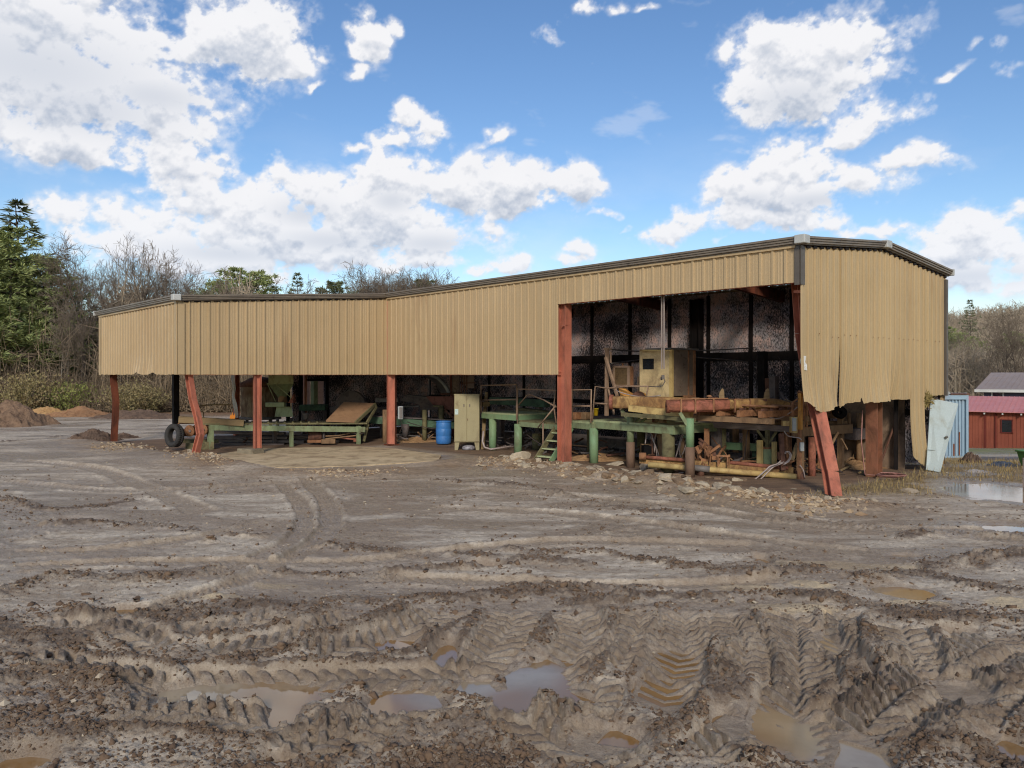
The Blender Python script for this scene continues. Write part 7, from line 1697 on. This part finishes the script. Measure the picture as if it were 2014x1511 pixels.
# ---------------------------------------------------------------- sky, sun, camera
SUN_EL, SUN_AZ = R(28), R(182)          # azimuth clockwise from +Y (the view direction): behind the camera, a little left
w = bpy.data.worlds.new('World'); SC.world = w; w.use_nodes = True
nt = w.node_tree; nt.nodes.clear(); N, L = nt.nodes, nt.links
def dirp(px, py):
    v = Vector(((px - CX) / F, 1, (HY - py) / F)).normalized(); return math.atan2(v.x, v.y), math.asin(v.z)
CL = [  # cumulus lobes: bearing and elevation taken from the photograph: px, py, half width, half height, tilt deg, weight
 (120,60,330,150,0,1.1),(430,80,190,105,8,1),(540,110,90,62,20,.9),(90,180,300,120,0,1.05),(300,140,160,80,0,.8),(430,175,60,26,20,.4),(120,275,190,48,-4,1),(640,115,22,18,0,.4),
 (350,312,110,40,0,.7),(410,365,80,50,0,.75),(150,415,110,32,0,.6),(235,430,60,50,0,.7),
 (440,420,150,95,-10,1),(545,360,55,42,0,.95),(330,470,130,70,0,.9),(560,440,160,90,0,1),(230,480,120,60,0,.85),
 (670,420,120,80,0,1),(790,370,120,75,0,1),(820,325,42,32,0,.9),(900,375,140,70,0,1),(1010,375,110,60,0,1),(1110,365,90,52,-8,1),(1150,350,45,30,0,.8),(760,450,190,70,0,.95),
 (420,520,260,45,0,.7),(650,500,260,55,0,.75),(840,515,90,36,0,.75),(950,470,90,40,0,.6),(850,480,110,36,0,.7),(500,560,300,30,0,.4),
 (735,85,32,52,18,.85),(705,145,40,20,35,.65),(775,62,20,26,-20,.5),(615,172,22,9,15,.4),
 (770,268,78,26,5,.85),(812,225,40,34,0,.85),(862,250,36,34,25,.7),(695,292,54,18,8,.75),(840,280,60,20,0,.7),
 (1102,75,38,34,-25,.6),(1148,12,44,20,10,.6),(1200,6,50,14,0,.46),(1280,4,34,10,0,.45),(1180,108,26,10,10,.35),(970,270,44,14,20,.4),
 (1012,522,60,30,0,.85),(1147,490,34,26,0,.85),(1140,515,50,24,0,.7),(960,535,50,20,0,.6),(1198,420,28,10,0,.5),(1230,450,16,8,30,.4),
 (1600,105,150,80,0,1.05),(1525,80,60,50,0,.9),(1590,40,44,34,0,.8),(1635,38,26,26,0,.75),(1480,170,52,60,0,.9),(1700,85,90,50,10,.9),(1580,190,125,60,0,1),(1680,170,100,60,0,.85),(1760,90,40,36,0,.65),(1720,235,90,40,0,.7),(1800,225,36,34,0,.55),(1670,270,60,20,0,.55),(1500,225,60,26,0,.45),
 (1540,320,95,50,0,1),(1480,330,42,34,0,.85),(1600,330,80,46,0,.95),(1430,372,54,40,0,.95),(1560,385,160,50,0,1),(1680,365,60,40,0,.8),(1780,320,80,32,8,.9),(1840,330,60,20,-12,.7),(1745,365,70,26,10,.6),(1520,430,150,36,0,.8),(1640,430,90,30,0,.6),
 (1310,462,85,34,18,.8),(1345,435,34,26,30,.7),(1280,485,50,22,0,.6),(1410,470,24,16,0,.45),
 (1930,450,90,50,0,.9),(1990,420,70,34,0,.9),(1880,490,110,40,0,.85),(1975,480,90,60,0,.95),(1790,440,60,20,0,.6),(1900,545,150,36,0,.75),(2000,570,120,30,0,.7),(1700,450,60,14,0,.5),(1830,455,60,30,0,.6),
 (1972,92,36,24,-15,.48),(1990,140,30,20,0,.5),(1915,92,26,12,0,.5),(1874,148,30,13,15,.42),(1850,565,60,20,0,.5),
]
OUT = [  # cloud banks outside the view, added for white ambient light: bearing, elevation, sizes in degrees
 (-60,14,22,7),(-85,30,26,9),(-120,20,26,9),(-160,35,30,12),(165,18,30,9),(120,28,28,10),(80,16,24,8),(55,32,14,7),(60,10,20,5),(0,52,26,10),(-40,60,26,12),(50,64,30,12),(150,62,40,14),(-110,58,36,14),(-28,38,18,7),(22,40,12,6)]

def sky_dome():
    """clouds on a far dome: cover, lighting and colour worked out per vertex from noise; clear between the clouds"""
    azf = np.linspace(-37, 37, 1240); elf = np.linspace(-1.5, 29, 520)
    azs = np.radians(np.concatenate([np.arange(-180, -37.5, 3), azf, np.arange(39, 181, 3)])); els = np.radians(np.concatenate([[-8, -4], elf, np.arange(30, 89, 2.5), [89.9]]))
    E, A = np.meshgrid(els, azs, indexing='ij'); sh = A.shape; a = A.ravel().astype(np.float32); e = E.ravel().astype(np.float32)
    def cover(a, e):
        wa = a + .020 * fbm(a * 14, e * 18, 4, 101) + .006 * fbm(a * 60, e * 70, 3, 103); we = e + .014 * fbm(a * 14, e * 18, 4, 107) + .006 * fbm(a * 60, e * 70, 3, 109)
        acc = np.zeros_like(a)
        L = [(*dirp(px, py), q / F * 1.08, w_ / F * 1.08, rot, wt * (1.08 if py > 330 else .94 if px < 600 and py < 260 else 1)) for px, py, q, w_, rot, wt in CL] + [(R(q), R(w_), R(c), R(d) * .8, 0, .9) for q, w_, c, d in OUT]
        for ca, ce, sa, se, rot, wt in L:
            k = np.where((np.abs(wa - ca) < 2 * (sa + se)) & (np.abs(we - ce) < 2 * (sa + se)))
            if not k[0].size: continue
            dx = wa[k] - ca; dy = we[k] - ce; t = R(rot); x = (dx * math.cos(t) + dy * math.sin(t)) / sa; y = (-dx * math.sin(t) + dy * math.cos(t)) / se
            y = np.where(y < 0, y * 1.15, y)
            rq = x * x + y * y; v = wt * np.exp(-rq * 1.25 - .35 * rq * rq); p = acc[k]
            acc[k] = np.maximum(p, v) + .12 * np.minimum(p, v) * (1 - np.maximum(p, v))
        puff = 1 - worley(wa * 42, we * 50, 111); puff2 = 1 - worley(wa * 95 + .3 * puff, we * 110, 113)
        n = fbm(a * 20, e * 26, 9, 115, .62)
        return acc + (.95 * n + .22 * (puff - .5) + .12 * (puff2 - .5)) * (.25 + .75 * ss(0, .40, acc)), acc
    D, acc = cover(a, e)
    D = D.reshape(sh); acc = acc.reshape(sh)
    alpha = np.maximum(ss(.36, .66, D), .55 * ss(.16, .60, D))
    # thin high veil and wisps
    veil = np.clip(fbm(a * 5 + 3, e * 12, 6, 121, .6), 0, 1).reshape(sh) * ss(R(20), R(2), E) * .45 + .12 * ss(R(9), R(0), E)
    wisp = ss(.30, .65, fbm(a * 9 + e * 5, e * 22, 6, 131, .62)).reshape(sh) * .22
    alpha = np.clip(alpha + (1 - alpha) * np.clip(veil + wisp, 0, .6), 0, 1)
    # light: cloud standing above (towards the sun) shades what lies under it
    lo = 2; hi = 2 + len(elf); Df = np.clip(D - .32, 0, .9)
    occ = np.zeros(sh)
    for k, wgt in ((3, .5), (7, .8), (14, 1.0), (26, 1.0), (44, .8)):
        r_ = np.zeros(sh); r_[:-k] = Df[k:]; occ += wgt * np.clip(r_, 0, 1)
    occ = occ / 4.1; rel = np.zeros(sh); rel[:-9] = D[9:] - D[:-9]; rel2 = np.zeros(sh); rel2[:-4] = D[4:] - D[:-4]
    shd = np.clip(.55 * ss(.25, .95, occ) + .75 * np.clip(rel, -.25, .5) + .5 * np.clip(rel2, -.25, .3) + .03, 0, 1)
    shd = np.clip(shd + .10 * fbm(a * 11, e * 14, 4, 141).reshape(sh), 0, 1) * ss(.15, .6, acc + .25)
    for px, py, q, w_ in GREY:                       # thick dark bellies
        ca, ce = dirp(px, py); shd = np.maximum(shd, np.exp(-(((A - ca) / (q / F)) ** 2 + ((E - ce) / (w_ / F)) ** 2)) * .5 * ss(.25, .6, D))
    lit = np.array([.365, .365, .375]); drk = np.array([.185, .21, .255])
    col = lit * (1 - shd[..., None]) + drk * shd[..., None]
    hz_ = ss(R(14), R(1), E)[..., None] * .22; col = col * (1 - hz_) + np.array([.30, .36, .44]) * hz_
    gap = np.arccos(np.clip(np.cos(E) * np.cos(SUN_EL) * np.cos(A - SUN_AZ) + np.sin(E) * np.sin(SUN_EL), -1, 1)); alpha = alpha * ss(R(22), R(34), gap)
    RD = 3000.0
    co = np.stack([np.sin(A) * np.cos(E), np.cos(A) * np.cos(E), np.sin(E)], -1) * RD
    co[..., 2] += EYE
    nr, nc = sh; i = np.arange(nr - 1)[:, None] * nc + np.arange(nc - 1)[None, :]
    keepq = (np.maximum.reduce([alpha[:-1, :-1], alpha[1:, :-1], alpha[:-1, 1:], alpha[1:, 1:]]) > .004).ravel()
    quads = np.stack([i, i + nc, i + 1 + nc, i + 1], -1).reshape(-1, 4)[keepq]
    me = bpy.data.meshes.new('sky'); co = co.reshape(-1, 3).astype(np.float32)
    me.vertices.add(len(co)); me.vertices.foreach_set('co', co.ravel())
    me.loops.add(quads.size); me.loops.foreach_set('vertex_index', quads.ravel().astype(np.int32))
    me.polygons.add(len(quads)); me.polygons.foreach_set('loop_start', (np.arange(len(quads)) * 4).astype(np.int32)); me.update(calc_edges=True)
    at = me.attributes.new('cloud', 'FLOAT_COLOR', 'POINT'); at.data.foreach_set('color', np.concatenate([col, alpha[..., None]], -1).astype(np.float32).ravel())
    m, nt, N, L = nt_new('cloud_light')
    t = N.new('ShaderNodeAttribute'); t.attribute_name = 'cloud'
    em = N.new('ShaderNodeEmission'); em.inputs[1].default_value = 1.0; L.new(t.outputs['Color'], em.inputs[0])
    tr = N.new('ShaderNodeBsdfTransparent'); mx = N.new('ShaderNodeMixShader'); o = N.new('ShaderNodeOutputMaterial')
    L.new(t.outputs['Alpha'], mx.inputs[0]); L.new(tr.outputs[0], mx.inputs[1]); L.new(em.outputs[0], mx.inputs[2]); L.new(mx.outputs[0], o.inputs[0])
    m.cycles.emission_sampling = 'NONE'
    me.materials.append(m); ob = bpy.data.objects.new('sky', me); C.objects.link(ob)
    tag(ob, 'blue sky with white cumulus clouds', 'sky', kind='structure')
GREY = [(60, 130, 190, 70), (150, 210, 150, 45), (300, 190, 90, 30), (650, 475, 100, 22), (850, 480, 80, 20), (450, 500, 120, 20), (600, 420, 60, 25), (1560, 200, 80, 35), (1600, 395, 90, 16), (1480, 395, 40, 15), (1900, 545, 100, 18), (770, 395, 40, 22)]
sky_dome()
sky = N.new('ShaderNodeTexSky'); sky.sky_type = 'NISHITA'; sky.sun_disc = False
sky.sun_elevation = SUN_EL; sky.sun_rotation = SUN_AZ; sky.air_density = 1.0; sky.dust_density = .3; sky.ozone_density = 2.0
hs = N.new('ShaderNodeHueSaturation'); hs.inputs['Saturation'].default_value = 1.16; hs.inputs['Hue'].default_value = .505; hs.inputs['Value'].default_value = .95; L.new(sky.outputs[0], hs.inputs['Color'])
b0 = N.new('ShaderNodeBackground'); b0.inputs[1].default_value = .058; L.new(hs.outputs[0], b0.inputs[0])
wo_ = N.new('ShaderNodeOutputWorld'); L.new(b0.outputs[0], wo_.inputs[0])

sl_ = bpy.data.lights.new('sun', 'SUN'); sl_.energy = 1.05; sl_.angle = R(11); sl_.color = (1, .93, .82)
so = bpy.data.objects.new('sun', sl_); C.objects.link(so)
sd = Vector((math.sin(SUN_AZ) * math.cos(SUN_EL), math.cos(SUN_AZ) * math.cos(SUN_EL), math.sin(SUN_EL)))
so.rotation_euler = sd.to_track_quat('Z', 'Y').to_euler(); so.location = sd * 60

cd = bpy.data.cameras.new('camera'); cam = bpy.data.objects.new('camera', cd); C.objects.link(cam)
cam.location = (0, 0, EYE); cam.rotation_euler = (R(90), 0, 0)
cd.sensor_width = 36; cd.sensor_fit = 'HORIZONTAL'; cd.lens = 36 * F / 2014
cd.shift_x = 0; cd.shift_y = -(755.5 - HY) / 2014; cd.clip_end = 8000; cd.clip_start = .05
SC.camera = cam
SC.cycles.filter_width = 1.1
SC.view_settings.view_transform = 'Standard'; SC.view_settings.look = 'None'; SC.view_settings.exposure = 1.33; SC.view_settings.gamma = 1
SC.cycles.use_denoising = True; SC.cycles.denoiser = 'OPENIMAGEDENOISE'
SC.cycles.transparent_max_bounces = 16; SC.cycles.max_bounces = 6; SC.cycles.diffuse_bounces = 5; SC.cycles.glossy_bounces = 3; SC.cycles.caustics_reflective = False
SC.cycles.sample_clamp_indirect = 4
